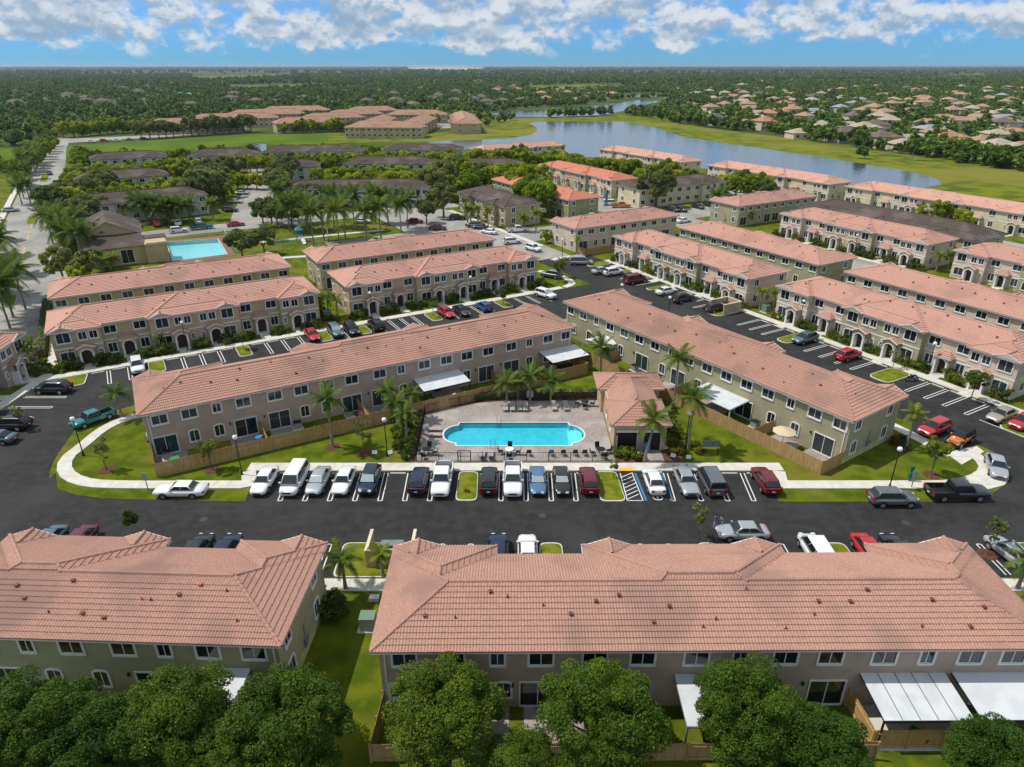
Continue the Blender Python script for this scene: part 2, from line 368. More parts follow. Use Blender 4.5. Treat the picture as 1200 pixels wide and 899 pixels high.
# ring order check: counter-clockwise around the water
club_pool = P((195, 284), (255, 280), (266, 298), (203, 306))

lawn_poly = [(-190, 2), (150, 2), (300, 210), (240, 330), (60, 405), (-150, 372), (-240, 300)]
sheet('ground', [(-22000, -300), (22000, -300), (22000, 34000), (-22000, 34000)], 0.0, 'land', [lawn_poly])
sheet('lawn', lawn_poly, 0.0, 'lawn', [pool_poly, club_pool])
# asphalt of the estate's loop road and its car parks
asph = [(-90, 46.3), (80.5, 46.3), ab(93.9, 0.5), ab(93.9, 128.5), ab(80.5, 128.5), ab(80.5, 107.7), ab(-12.8, 107.7), (-65.2, 86.5), (-66, 58), (-90, 58)]
centre = round_poly(P((55, 566), (62, 541), (90, 501), (112, 487), (132, 478)), 2) + [ab(-3, 93), ab(77.5, 93), ab(78.8, 91), ab(78.8, 43)] \
    + P((1068, 494), (1066, 507), (1108, 531), (1146, 521), (1166, 531), (1182, 547), (1184, 556), (1180, 566), (1162, 579), (1140, 586), (1115, 588), (912, 588)) \
    + [(28.0, 63.2), (-27.9, 63.2), (-27.0, 57.6)] + P((200, 586), (120, 584), (90, 580), (68, 573))
road = sheet('road', asph, 0.012, 'asphalt', [pool_poly])
clawn = sheet('central_lawn', centre, 0.016, 'lawn', [pool_poly])
# older pale roads
ro = MB()
ro.sheet([ab(-27, 108), ab(-14.5, 108), ab(-14.5, 225), ab(-13.5, 520), ab(-26.5, 520), ab(-27, 225)], 0.012)
ro.sheet([ab(-14.5, 150), ab(-9.5, 150), ab(-9.5, 172), ab(-14.5, 172)], 0.012)
ro.sheet([ab(-14.5, 206), ab(95, 206), ab(95, 196), ab(30, 196), ab(-14.5, 196)], 0.012)
ro.sheet(P((268, 262), (322, 262), (322, 240), (318, 200), (292, 196), (289, 215)), 0.016)
ro.sheet([ab(66, 158), ab(88.5, 158), ab(88.5, 196), ab(66, 196)], 0.012)
ro.sheet([ab(44, 158), ab(66, 158), ab(66, 170), ab(44, 170)], 0.014)
ro.sheet([ab(66, 144), ab(80.5, 128.6), ab(90, 128.6), ab(90, 145), ab(142, 145), ab(142, 230), ab(128, 230), ab(128, 158), ab(66, 158)], 0.018)
ro.sheet([ab(133, 30), ab(145, 30), ab(145, 146), ab(133, 146)], 0.012)
ro.sheet([ab(176, 60), ab(193, 60), ab(193, 215), ab(176, 215)], 0.012)
ro.sheet([ab(142, 146), ab(176, 146), ab(176, 158), ab(142, 158)], 0.014)
ro.sheet(P((75, 168), (130, 164), (200, 160), (280, 153), (290, 150), (280, 147), (215, 157), (120, 161), (72, 163)), 0.02)
ro.sheet(P((500, 151), (520, 138), (535, 135), (530, 150)), 0.02)
old_road = struct('old_road', ro, 'old_asphalt')
# meadow, fields, water
me_ = MB()
me_.sheet(P((733, 136), (770, 140), (800, 146), (860, 154), (933, 163), (1000, 173), (1067, 182), (1200, 200), (1260, 212), (1300, 260), (1220, 245), (1200, 238), (1110, 225), (1060, 219), (1000, 200), (900, 180), (800, 162), (740, 145)), 0.02)
me_.sheet(P((385, 158), (520, 155), (575, 143), (618, 141), (632, 146), (634, 155), (620, 160), (560, 165), (385, 168)), 0.02)
me_.sheet(P((500, 128), (575, 131), (590, 139), (700, 137), (735, 133), (770, 135), (800, 147), (740, 145), (620, 144), (560, 143), (510, 134)), 0.018)
struct('meadow', me_, 'meadow')
bg_ = MB()
bg_.sheet(P((78, 171), (200, 163), (280, 158), (400, 155), (400, 168), (300, 170), (77, 184)), 0.018)
bg_.sheet(P((-60, 174), (32, 174), (22, 198), (-60, 203)), 0.018)
struct('field', bg_, 'bright_grass')
la = MB()
la.sheet(P((500, 166), (560, 164), (600, 162), (622, 158), (629, 154), (629, 149), (620, 145), (626, 143), (690, 142.6), (733, 143), (770, 150), (800, 160), (850, 168), (900, 175), (1000, 190), (1050, 198), (1090, 207), (1101, 212), (1104, 217), (1080, 220), (1060, 221), (987, 219), (900, 208), (830, 198), (760, 190), (690, 184), (600, 179), (510, 172)), 0.03)
la.sheet(P((566, 134), (600, 130.4), (640, 128.6), (667, 127), (710, 122.8), (735, 119), (752, 117), (775, 119), (745, 125), (750, 127), (720, 132), (707, 135), (650, 137), (600, 137), (575, 136)), 0.03)
la.sheet(P((730, 111), (773, 110.5), (790, 113), (740, 113.6)), 0.03)
la.sheet(P((287, 171), (298, 168), (312, 169), (313, 186), (290, 187)), 0.03)
la.sheet(P((520, 131), (537, 130), (538, 135), (522, 136)), 0.03)
struct('lake', la, 'lake_water')
fb = MB()
fb.sheet(P((478, 78.6), (540, 78.2), (566, 79.2), (560, 82), (500, 82.6), (480, 81.4)), 0.3)
fb.sheet(P((636, 78.4), (650, 78.2), (650, 80.4), (638, 80.6)), 0.3)
struct('sand_clearing', fb, 'sand')
ff = MB()
for p in ([(225, 90), (320, 87.5), (340, 90), (260, 93)], [(120, 91), (210, 89), (215, 91), (130, 93)], [(1080, 89), (1150, 87), (1158, 90), (1090, 91)], [(620, 101), (700, 99), (730, 103), (640, 106)],
          [(890, 96), (925, 95), (930, 99), (900, 101)], [(270, 101), (360, 99), (380, 102), (300, 105)], [(1020, 131), (1100, 128), (1110, 133), (1040, 136)], [(940, 88), (1010, 86.5), (1020, 88), (950, 90)]):
    ff.sheet(P(*p), 0.25)
struct('farmland', ff, 'meadow')

# ------------------------------------------------------------------ pavements, slab by slab near the pool block
def strip_pts(cl, wd):
    cl = [Vector(p) for p in cl]; Lf, Rt = [], []
    for i, p in enumerate(cl):
        d = (cl[min(i+1, len(cl)-1)] - cl[max(i-1, 0)]).normalized(); n = Vector((-d.y, d.x))
        Lf.append(p+n*wd/2); Rt.append(p-n*wd/2)
    return Lf, Rt
def smooth_line(pts, step):
    pts = [Vector(p) for p in pts]
    for _ in range(3):
        q = [pts[0]]
        for a, b in zip(pts, pts[1:]): q += [a*0.75+b*0.25, a*0.25+b*0.75]
        q.append(pts[-1]); pts = q
    out = [pts[0]]; acc = 0
    for a, b in zip(pts, pts[1:]):
        l = (b-a).length; 
        while acc + l >= step:
            t = (step-acc)/l; a = a + (b-a)*t; out.append(a.copy()); l = (b-a).length; acc = 0
        acc += l
    if (out[-1]-pts[-1]).length > 0.2: out.append(pts[-1])
    return out
def walk(cl, wd, slabs=True, step=1.55, z=0.10, name='pavement'):
    pts = smooth_line(cl, step); Lf, Rt = strip_pts(pts, wd)
    base = MB(); n = len(pts)
    for i in range(n-1):
        base.prism([tuple(Rt[i]), tuple(Rt[i+1]), tuple(Lf[i+1]), tuple(Lf[i])], 0.0, z - (0.02 if slabs else 0))
    o = struct(name, base, 'kerb' if slabs else 'concrete')
    if slabs:
        for i in range(n-1):
            quad = [Rt[i], Rt[i+1], Lf[i+1], Lf[i]]; c = sum(quad, Vector((0, 0)))/4
            q = [tuple(c + (p-c)*0.988 - c) for p in quad]; s = MB(); s.prism(q, -0.03, 0.0)
            s.build('paving_slab', 'concrete', o, loc=(c.x, c.y, z+random.uniform(-0.004, 0.004)))
    return o
walk([(-28.2, 60.6)] + P((200, 568.5), (135, 568.5), (104, 567), (82, 560), (74, 549), (78, 536), (97, 523), (117, 505), (140, 493), (165, 487)) + [ab(-1, 91.6)], 1.45)
walk([(-28.9, 64.1), (29.6, 64.1)], 1.6)
walk([(-28.6, 63.2), (-27.4, 60.1)], 1.5, step=1.6)
walk([(29.0, 63.2), (28.3, 60.0)], 1.3, step=1.6)
walk([(28.3, 60.6), (44.0, 60.6)] + P((1120, 568), (1145, 562), (1158, 552), (1153, 541), (1138, 531)), 1.5)
walk(P((1138, 530), (1118, 535), (1104, 529), (1068, 510)) + [ab(77.6, 45)], 1.5)
walk([ab(-13.4, 108.5), ab(74, 108.5)], 1.5)
walk([ab(74.7, 108.5), ab(77.4, 109.2), ab(78.6, 112.5), ab(78.2, 117), ab(76.5, 121)], 1.4)
walk([ab(94.7, 16), ab(94.7, 121)], 1.5)
walk([ab(93.5, 127.3), ab(86, 128), ab(84, 127)], 1.3, slabs=False)
walk([ab(-1.5, 91.6), ab(77, 91.6)], 1.4, slabs=False)
walk([ab(77.6, 91), ab(77.6, 46)], 1.4, slabs=False)
walk([(-82, 45.3), (80, 45.3)], 1.5)
walk([(-66.2, 89), (-66.4, 60)], 1.5)
walk([ab(89, 139.4), ab(89, 192)], 1.4, slabs=False); walk([ab(145.8, 76), ab(145.8, 122)], 1.4, slabs=False)
walk([ab(-28.3, 110), ab(-28.3, 500)], 1.6, slabs=False); walk([ab(-12.3, 112), ab(-12.3, 148)], 1.6, slabs=False)
walk([ab(30, 160), ab(62, 152)], 1.6, slabs=False); walk([ab(28, 178), ab(62, 176)], 1.6, slabs=False)
# front paths of each porch come with the buildings
# ------------------------------------------------------------------ kerbed grass islands
def island(poly, r=0.7):
    p = round_poly(poly, r); c = Vector((sum(x for x, y in p)/len(p), sum(y for x, y in p)/len(p)))
    k = MB(); k.prism(p, 0.0, 0.13); o = struct('traffic_island', k, 'kerb')
    inner = []
    for x, y in p:
        v = Vector((x, y))-c; inner.append(tuple(c + v*(1-0.17/max(v.length, 0.3))))
    gq = MB(); gq.prism(inner, 0.05, 0.16); gq.build('grass_patch', 'grass_strip', o)
    return o
def ab_rect(a0, a1, b0, b1): return [ab(a0, b0), ab(a1, b0), ab(a1, b1), ab(a0, b1)]
island([(-5.75, 57.6), (-3.55, 57.6), (-3.65, 63.1), (-5.75, 63.1)])
island([(8.95, 57.5), (11.55, 57.5), (11.3, 63.1), (8.9, 63.1)])
for a0, a1 in ((-0.3, 1.9), (12.0, 14.0)): island(ab_rect(a0, a1, 102.9, 107.6))
island([ab(-12.3, 103.6), ab(-8.4, 103.6), ab(-7.9, 107.6), ab(-11.5, 107.6)])
t5i = [a_at(px, 105.2) for px in (380, 425, 508, 590)]
for a in t5i: island(ab_rect(a-1.0, a+1.0, 102.9, 107.6))
for b0, b1 in ((48.2, 51.4), (65.3, 67.8), (24.0, 34.0), (80.2, 83.6), (98.0, 99.8), (110.5, 112.6), (117.8, 120.5)): island(ab_rect(87.9, 93.8, b0, b1), 1.2)
island([(-65.3, 73.1), (-59.6, 73.1), (-59.6, 75.9), (-65.3, 75.9)], 1.0)
for x0, x1 in ((-66, -62), (-45.5, -43.2), (-15.5, -9.6), (2.5, 4.6), (17.0, 18.9), (28.3, 30.6), (45.6, 49.0)): island([(x0, 46.2), (x1, 46.2), (x1, 50.9), (x0, 50.9)])
for b0, b1 in ((150, 157), (176, 183), (232, 246), (262, 275), (320, 345)): island(ab_rect(-21.6, -19.2, b0, b1), 1.0)
# ------------------------------------------------------------------ painted bay markings, children of the road
def hairpin(p, q, gap=0.42, wd=0.11, m='paint', z=0.020):
    p, q = Vector(p), Vector(q); d = (q-p).normalized(); n = Vector((-d.y, d.x)); s = MB()
    def ln(a, b, w2): 
        e = (b-a).normalized(); k = Vector((-e.y, e.x))*w2/2
        s.sheet([tuple(a-k), tuple(b-k), tuple(b+k), tuple(a+k)], z)
    ln(p+n*gap/2, q+n*gap/2, wd); ln(p-n*gap/2, q-n*gap/2, wd); ln(q+n*(gap/2-wd/2), q-n*(gap/2-wd/2), wd)
    return s.build('bay_marking', m, road)
def line(p, q, wd=0.12, m='paint', z=0.020, name='bay_marking'):
    p, q = Vector(p), Vector(q); d = (q-p).normalized(); k = Vector((-d.y, d.x))*wd/2; s = MB()
    s.sheet([tuple(p-k), tuple(q-k), tuple(q+k), tuple(p+k)], z); return s.build(name, m, road)
def stop_block(p, ang):
    s = MB(); s.prism([(-0.85, -0.08), (0.85, -0.08), (0.82, 0.08), (-0.82, 0.08)], 0.012, 0.13)
    o = s.build('wheel_stop', 'kerb', None, loc=(p[0], p[1], 0.0), rz=ang)
    o.parent = road; return o
for x in (-23.9, -21.35, -18.8, -16.2, -13.6, -11.05, -8.5, -1.15, 1.45, 4.05, 6.6, 16.6, 19.5, 22.2, 24.9): hairpin((x*1.0, 62.9), (x*0.985, 57.7))
for x in (-25.2, -22.6, -20, -17.5, -14.9, -12.3, -9.8, -7.2, -2.4, 0.1, 2.7, 5.3, 7.8, 18.2, 20.9, 23.5, 26.2): stop_block((x, 62.75), 0)
line((11.7, 62.9), (11.7, 57.7), 0.1); line((13.0, 62.9), (13.3, 57.7), 0.1); line((11.7, 57.75), (13.3, 57.75), 0.1)
for k in range(7): line((11.75, 58.0+k*0.68), (13.05, 58.9+k*0.68), 0.1)
line((13.3, 62.9), (13.62, 57.7), 0.24, 'paint_blue'); line((16.2, 62.9), (16.25, 57.7), 0.24, 'paint_blue')
s = MB(); s.sheet(arc(14.9, 58.3, 0.55, 0.5, 0, 360, 16)[:-1], 0.020, 0, [arc(14.9, 58.3, 0.42, 0.37, 0, 360, 16)[:-1]]); s.sheet([(14.8, 58.1), (15.0, 58.1), (15.0, 58.6), (14.8, 58.6)], 0.020); s.build('wheelchair_symbol', 'paint', road)
s = MB(); s.prism([(10.35+1.4, 63.2), (13.15, 63.2), (13.15, 63.75), (11.75, 63.75)], 0.105, 0.115); s.build('tactile_ramp', 'paint_yellow', road)
for a in (-5.4, -2.75, 4.4, 7.0, 9.6, 16.6, 19.2, 21.8): hairpin(ab(a, 107.4), ab(a, 102.2))
for a in (-6.7, -4, -1.5, 3.1, 5.7, 8.3, 10.9, 15.3, 17.9, 20.5): stop_block(ab(a, 107.2), R(30))
for i in range(3):
    n_ = 4 if i else 2
    for k in range(1, n_+(1 if i else 0)):
        a0, a1 = t5i[i]+1.0, t5i[i+1]-1.0; a = a0+(a1-a0)*k/(5 if i else 2); hairpin(ab(a, 107.4), ab(a, 102.4))
for k in (1, 2, 3): hairpin(ab(t5i[3]+1+2.6*k, 107.4), ab(t5i[3]+1+2.6*k, 102.4))
for b in (45.6, 43.0, 40.5, 37.7, 54.0, 56.6, 59.3, 62.0, 70.4, 73.0, 75.6, 86.2, 88.8, 91.4, 94.2, 102.4, 105, 107.6, 114.4): hairpin(ab(93.4, b), ab(88.0, b))
for b in (47, 44.3, 41.7, 39, 52.6, 55.3, 58, 60.6, 63.4, 69, 71.8, 74.4, 87.5, 90, 92.8): stop_block(ab(93.2, b), R(120))
for y in (81.6, 78.6, 71.0, 68.6, 66.2): hairpin((-64.9, y), (-59.4, y))
line(ab(88, 36), ab(88, 26), 0.12)
for k in range(-25, 28):
    x = -1.2 + 2.6*k
    if any(x0-0.6 < x < x1+0.6 for x0, x1 in ((-66, -62), (-45.5, -43.2), (-15.5, -9.6), (2.5, 4.6), (17.0, 18.9), (28.3, 30.6), (45.6, 60))): continue
    hairpin((x, 46.6), (x, 50.8))
for b0 in range(160, 420, 16): line(ab(-20.3, b0+2), ab(-20.3, b0+9), 0.18, 'paint_yellow', 0.02, 'lane_marking')

mat('manhole', (.05, .048, .046), rough=.6)
for i, (x, y) in enumerate(((-30, 54.6), (3, 55.2), (38, 54.0), (-58, 62))):
    q = MB(); q.cyl((x, y, .013), (x, y, .022), .38, n=16); q.build('manhole_cover', 'manhole', road)
# ================================================================== BUILDINGS
ZE = 5.6; OV = 0.45; TAN = 0.335
class Prim:
    def __init__(s, dom, planes, z0=0.0, t=TAN): s.dom = dom; s.pl = planes; s.z0 = z0; s.t = t
    def hts(s, x, y): return np.stack([s.z0 + (p[6] if len(p) > 6 else s.t)*((x-p[0])*p[4]+(y-p[1])*p[5]) for p in s.pl])
    def h(s, x, y):
        a = s.hts(x, y).min(0); x0, x1, y0, y1 = s.dom
        return np.where((x < x0-1e-6)|(x > x1+1e-6)|(y < y0-1e-6)|(y > y1+1e-6), -9.0, a)
def hip(x0, x1, y0, y1, t=TAN, z0=0.0):
    return Prim((x0-.2, x1+.2, y0-.2, y1+.2), [(x0,y0,1,0,0,1), (x1,y1,-1,0,0,-1), (x0,y1,0,-1,1,0), (x1,y0,0,1,-1,0)], z0, t)
def gable_front(xc, hw, rise, y0, y1, z0=0.0):          # eyebrow gable facing +y
    t = rise/hw
    return Prim((xc-hw-.05, xc+hw+.05, y0, y1), [(xc-hw, y1, 0, -1, 1, 0, t), (xc+hw, y0, 0, 1, -1, 0, t)], z0, t)
def tile_roof(prims, course=0.42, wave=None, ncap=True, hang=0.07, lift=0.065, zb=ZE):
    """Tile courses laid on the upper envelope of the hipped bodies; returns (verts, quads), (cap mesh)."""
    V, F = [], []; nv = 0
    def env(x, y, skip=None): return np.max([p.h(x, y) for i, p in enumerate(prims) if i != skip] or [np.full(np.shape(x), -9.0)], axis=0)
    for pi, p in enumerate(prims):
        x0, x1, y0, y1 = p.dom
        for k, pl in enumerate(p.pl):
            px, py, dx, dy, nx, ny = pl[:6]; t = pl[6] if len(pl) > 6 else p.t
            cs = 1/math.sqrt(1+t*t); st = course*cs
            cor = [((X-px)*dx+(Y-py)*dy, (X-px)*nx+(Y-py)*ny) for X in (x0, x1) for Y in (y0, y1)]
            u0, u1 = min(c[0] for c in cor), max(c[0] for c in cor); vmax = max(c[1] for c in cor)
            us = np.arange(u0, u1+0.05, 0.05)
            def runs(v):
                X = px+dx*us+nx*v; Y = py+dy*us+ny*v
                H = p.hts(X, Y); hv = H[k]; ok = (hv <= H.min(0)+1e-5) & (p.h(X, Y) > -8) & (hv >= env(X, Y, pi)-1e-4)
                if pi > 0:
                    for j in range(pi): ok &= hv > prims[j].h(X, Y)+1e-4
                d = np.diff(np.concatenate([[0], ok.astype(int), [0]])); a = np.where(d == 1)[0]; b = np.where(d == -1)[0]-1
                return [(us[i], us[j]) for i, j in zip(a, b) if j > i]
            def course_strip(v0, v1, depth=0):
                nonlocal nv
                e = min(0.02, (v1-v0)*0.05)
                ra, rb = runs(max(v0, 0)+e), runs(v1-e)
                if len(ra) != len(rb):
                    if depth < 4: m = (v0+v1)/2; course_strip(v0, m, depth+1); course_strip(m, v1, depth+1)
                    return
                for (a0, b0), (a1, b1) in zip(ra, rb):
                    lo, hi = min(a0, a1)-0.04, max(b0, b1)+0.04; a0 -= .04; a1 -= .04; b0 += .04; b1 += .04
                    if wave:
                        q = wave/3; ug = np.concatenate([[lo], np.arange(math.ceil(lo/q)*q, hi, q), [hi]])
                        ph = (ug/wave) % 1.0; wv = 0.05*np.abs(np.sin(math.pi*ph))
                    else: ug = np.array([lo, hi]); wv = np.zeros(2)
                    A, B = np.clip(ug, a0, b0), np.clip(ug, a1, b1); n = len(ug)
                    lf = lift if depth == 0 else 0.02
                    def row(uu, v, dz): return np.stack([px+dx*uu+nx*v, py+dy*uu+ny*v, zb+p.z0+t*v+dz], 1)
                    V.extend([row(A, v0, -0.03+0*wv), row(A, v0, lf+wv), row(B, v1, 0.004+wv)])
                    i = np.arange(n-1)
                    F.append(np.stack([nv+i, nv+i+1, nv+n+i+1, nv+n+i], 1)); F.append(np.stack([nv+n+i, nv+n+i+1, nv+2*n+i+1, nv+2*n+i], 1)); nv += 3*n
            v = 0.0; first = True
            while v < vmax:
                course_strip(v-hang if first else v, min(v+st, vmax)); v += st; first = False
    # ridge and hip caps
    cap = MB()
    if ncap:
        for pi, p in enumerate(prims):
            for i in range(len(p.pl)):
                for j in range(i):
                    A, B = p.pl[i], p.pl[j]; ta = A[6] if len(A) > 6 else p.t; tb = B[6] if len(B) > 6 else p.t
                    # line ta*(na.(x-pa)) = tb*(nb.(x-pb))
                    nn = np.array([ta*A[4]-tb*B[4], ta*A[5]-tb*B[5]]); c = ta*(A[4]*A[0]+A[5]*A[1])-tb*(B[4]*B[0]+B[5]*B[1])
                    if np.hypot(*nn) < 1e-6: continue
                    p0 = nn*c/(nn@nn); d = np.array([-nn[1], nn[0]])/np.hypot(*nn)
                    ts = np.arange(-90, 90, 0.1); X = p0[0]+d[0]*ts; Y = p0[1]+d[1]*ts
                    H = p.hts(X, Y)[i]
                    ok = (np.abs(p.h(X, Y)-H) < 1e-3) & (H >= env(X, Y, pi)-1e-3) & (H > -0.02)
                    ex, ey = nn/np.hypot(*nn)*.25; ok &= (H-.5*(env(X+ex, Y+ey)+env(X-ex, Y-ey)) > .02)
                    dd = np.diff(np.concatenate([[0], ok.astype(int), [0]]))
                    for s_, e_ in zip(np.where(dd == 1)[0], np.where(dd == -1)[0]-1):
                        if e_-s_ < 3: continue
                        P0 = Vector((X[s_], Y[s_], zb+H[s_]+0.05)); P1 = Vector((X[e_], Y[e_], zb+H[e_]+0.05)); Ln = (P1-P0).length
                        k = max(1, int(Ln/0.42))
                        r = (P1-P0).normalized(); sd_ = r.cross(Vector((0, 0, 1))).normalized(); up = sd_.cross(r)
                        for q in range(k):
                            a = P0+(P1-P0)*(q/k); b = P0+(P1-P0)*((q+1)/k)
                            if a.z > b.z: a, b = b, a
                            ring = []
                            for c_, w_, h_ in ((a, 0.16, 0.13), (b, 0.13, 0.095)):
                                ring += [c_-sd_*w_-up*0.05, c_-sd_*w_*0.6+up*h_*0.75, c_+up*h_, c_+sd_*w_*0.6+up*h_*0.75, c_+sd_*w_-up*0.05]
                            cap.add(ring, [(0,1,6,5),(1,2,7,6),(2,3,8,7),(3,4,9,8),(0,4,3,2,1)])
    return (np.concatenate(V), np.concatenate(F)), cap, env

_cache = {}
def cached(key, fn):
    if key not in _cache: _cache[key] = fn()
    return _cache[key]
# windows: origin at bottom centre on the wall face, facing -y
def win_meshes(w_, h_, kind, far=False):
    def mk():
        fr = MB(); gl = MB(); t = 0.15 if kind != 'slider' else 0.10
        def frame_rect(x0, x1, z0, z1, th, d):
            fr.box(x0-th, x0, -d, 0.0, z0-th, z1+th); fr.box(x1, x1+th, -d, 0.0, z0-th, z1+th)
            fr.box(x0, x1, -d+.003, 0.0, z1, z1+th); fr.box(x0, x1, -d-.015, 0.0, z0-th*1.15, z0)
        if kind in ('rect', 'slider'):
            frame_rect(-w_/2, w_/2, 0, h_, t, 0.09)
            gl.box(-w_/2, w_/2, -0.02, 0.0, 0, h_)
            nb = 2 if kind == 'slider' or w_ < 2.4 else 3
            for k in range(1, nb): x = -w_/2+w_*k/nb; fr.box(x-0.03, x+0.03, -0.045, -0.02, 0, h_)
            if kind == 'rect': fr.box(-w_/2, w_/2, -0.04, -0.02, 0, 0.05); fr.box(-w_/2, w_/2, -0.04, -0.02, h_-0.05, h_)
        elif kind == 'arch':
            n = 8; hs = h_-0.14; arcp = [(w_/2*math.cos(math.pi*i/n), hs+0.14*math.sin(math.pi*i/n)) for i in range(n+1)]
            arco = [((w_/2+t)*math.cos(math.pi*i/n), hs+(0.14+t)*math.sin(math.pi*i/n)) for i in range(n+1)]
            prof = [(-w_/2, 0), (w_/2, 0)]+arcp
            gl.add([(x, -0.02, z) for x, z in prof], [tuple(range(len(prof)))])
            for i in range(n):
                a, b, c, d = arcp[i], arcp[i+1], arco[i+1], arco[i]
                fr.add([(a[0],-.09,a[1]),(b[0],-.09,b[1]),(c[0],-.09,c[1]),(d[0],-.09,d[1]),(a[0],0,a[1]),(b[0],0,b[1]),(c[0],0,c[1]),(d[0],0,d[1])], [(3,2,1,0),(0,1,5,4),(2,3,7,6)])
            fr.box(-w_/2-t, -w_/2, -0.09, 0, -t, hs); fr.box(w_/2, w_/2+t, -0.09, 0, -t, hs); fr.box(-w_/2, w_/2, -0.10, 0, -t*1.15, 0)
            fr.box(-0.03, 0.03, -0.045, -0.02, 0, h_-0.01); None
        elif kind == 'oval':
            n = 14
            ip = [(w_/2*math.cos(2*math.pi*i/n), h_/2+h_/2*math.sin(2*math.pi*i/n)) for i in range(n)]
            op = [((w_/2+.14)*math.cos(2*math.pi*i/n), h_/2+(h_/2+.14)*math.sin(2*math.pi*i/n)) for i in range(n)]
            gl.add([(x, -0.02, z) for x, z in ip], [tuple(range(n))])
            for i in range(n):
                j = (i+1) % n; a, b, c, d = ip[i], ip[j], op[j], op[i]
                fr.add([(a[0],-.09,a[1]),(b[0],-.09,b[1]),(c[0],-.09,c[1]),(d[0],-.09,d[1]),(a[0],0,a[1]),(b[0],0,b[1]),(c[0],0,c[1]),(d[0],0,d[1])], [(3,2,1,0),(0,1,5,4),(2,3,7,6)])
            fr.box(-0.03, 0.03, -0.045, -0.02, 0.02, h_-0.02); fr.box(-w_/2+.02, w_/2-.02, -0.045, -0.02, h_/2-.03, h_/2+.03)
        return gl.mesh('window_pane', ['glass']), fr.mesh('window_frame', ['trim'])
    return cached(('win', round(w_, 2), round(h_, 2), kind), mk)
def window(bld, x, y, z, w_, h_, kind='rect', face=0.0, rng=random):
    gl, fr = win_meshes(w_, h_, kind)
    nm = 'sliding_door' if kind == 'slider' else 'window'
    o = obj(nm, gl, bld, (x, y, z), face, mats=[rng.choice(['glass', 'glass', 'glass', 'glass', 'glass_blue', 'glass_blue', 'glass_blind'])])
    obj('door_frame' if kind == 'slider' else 'window_frame', fr, o)
    return o
def vent_mesh():
    s = MB(); s.box(-0.09, 0.09, -0.09, 0.09, -0.15, 0.13); s.box(-0.13, 0.13, -0.14, 0.12, 0.13, 0.18); return s.mesh('roof_vent', ['vent'])
def pipe_mesh():
    s = MB(); s.cyl((0,0,-.15), (0,0,0.24), 0.055, n=7); s.cyl((0,0,-.1),(0,0,0.06),0.14,0.08,n=7); return s.mesh('vent_pipe', ['vent'])
WALLH = ZE-0.12
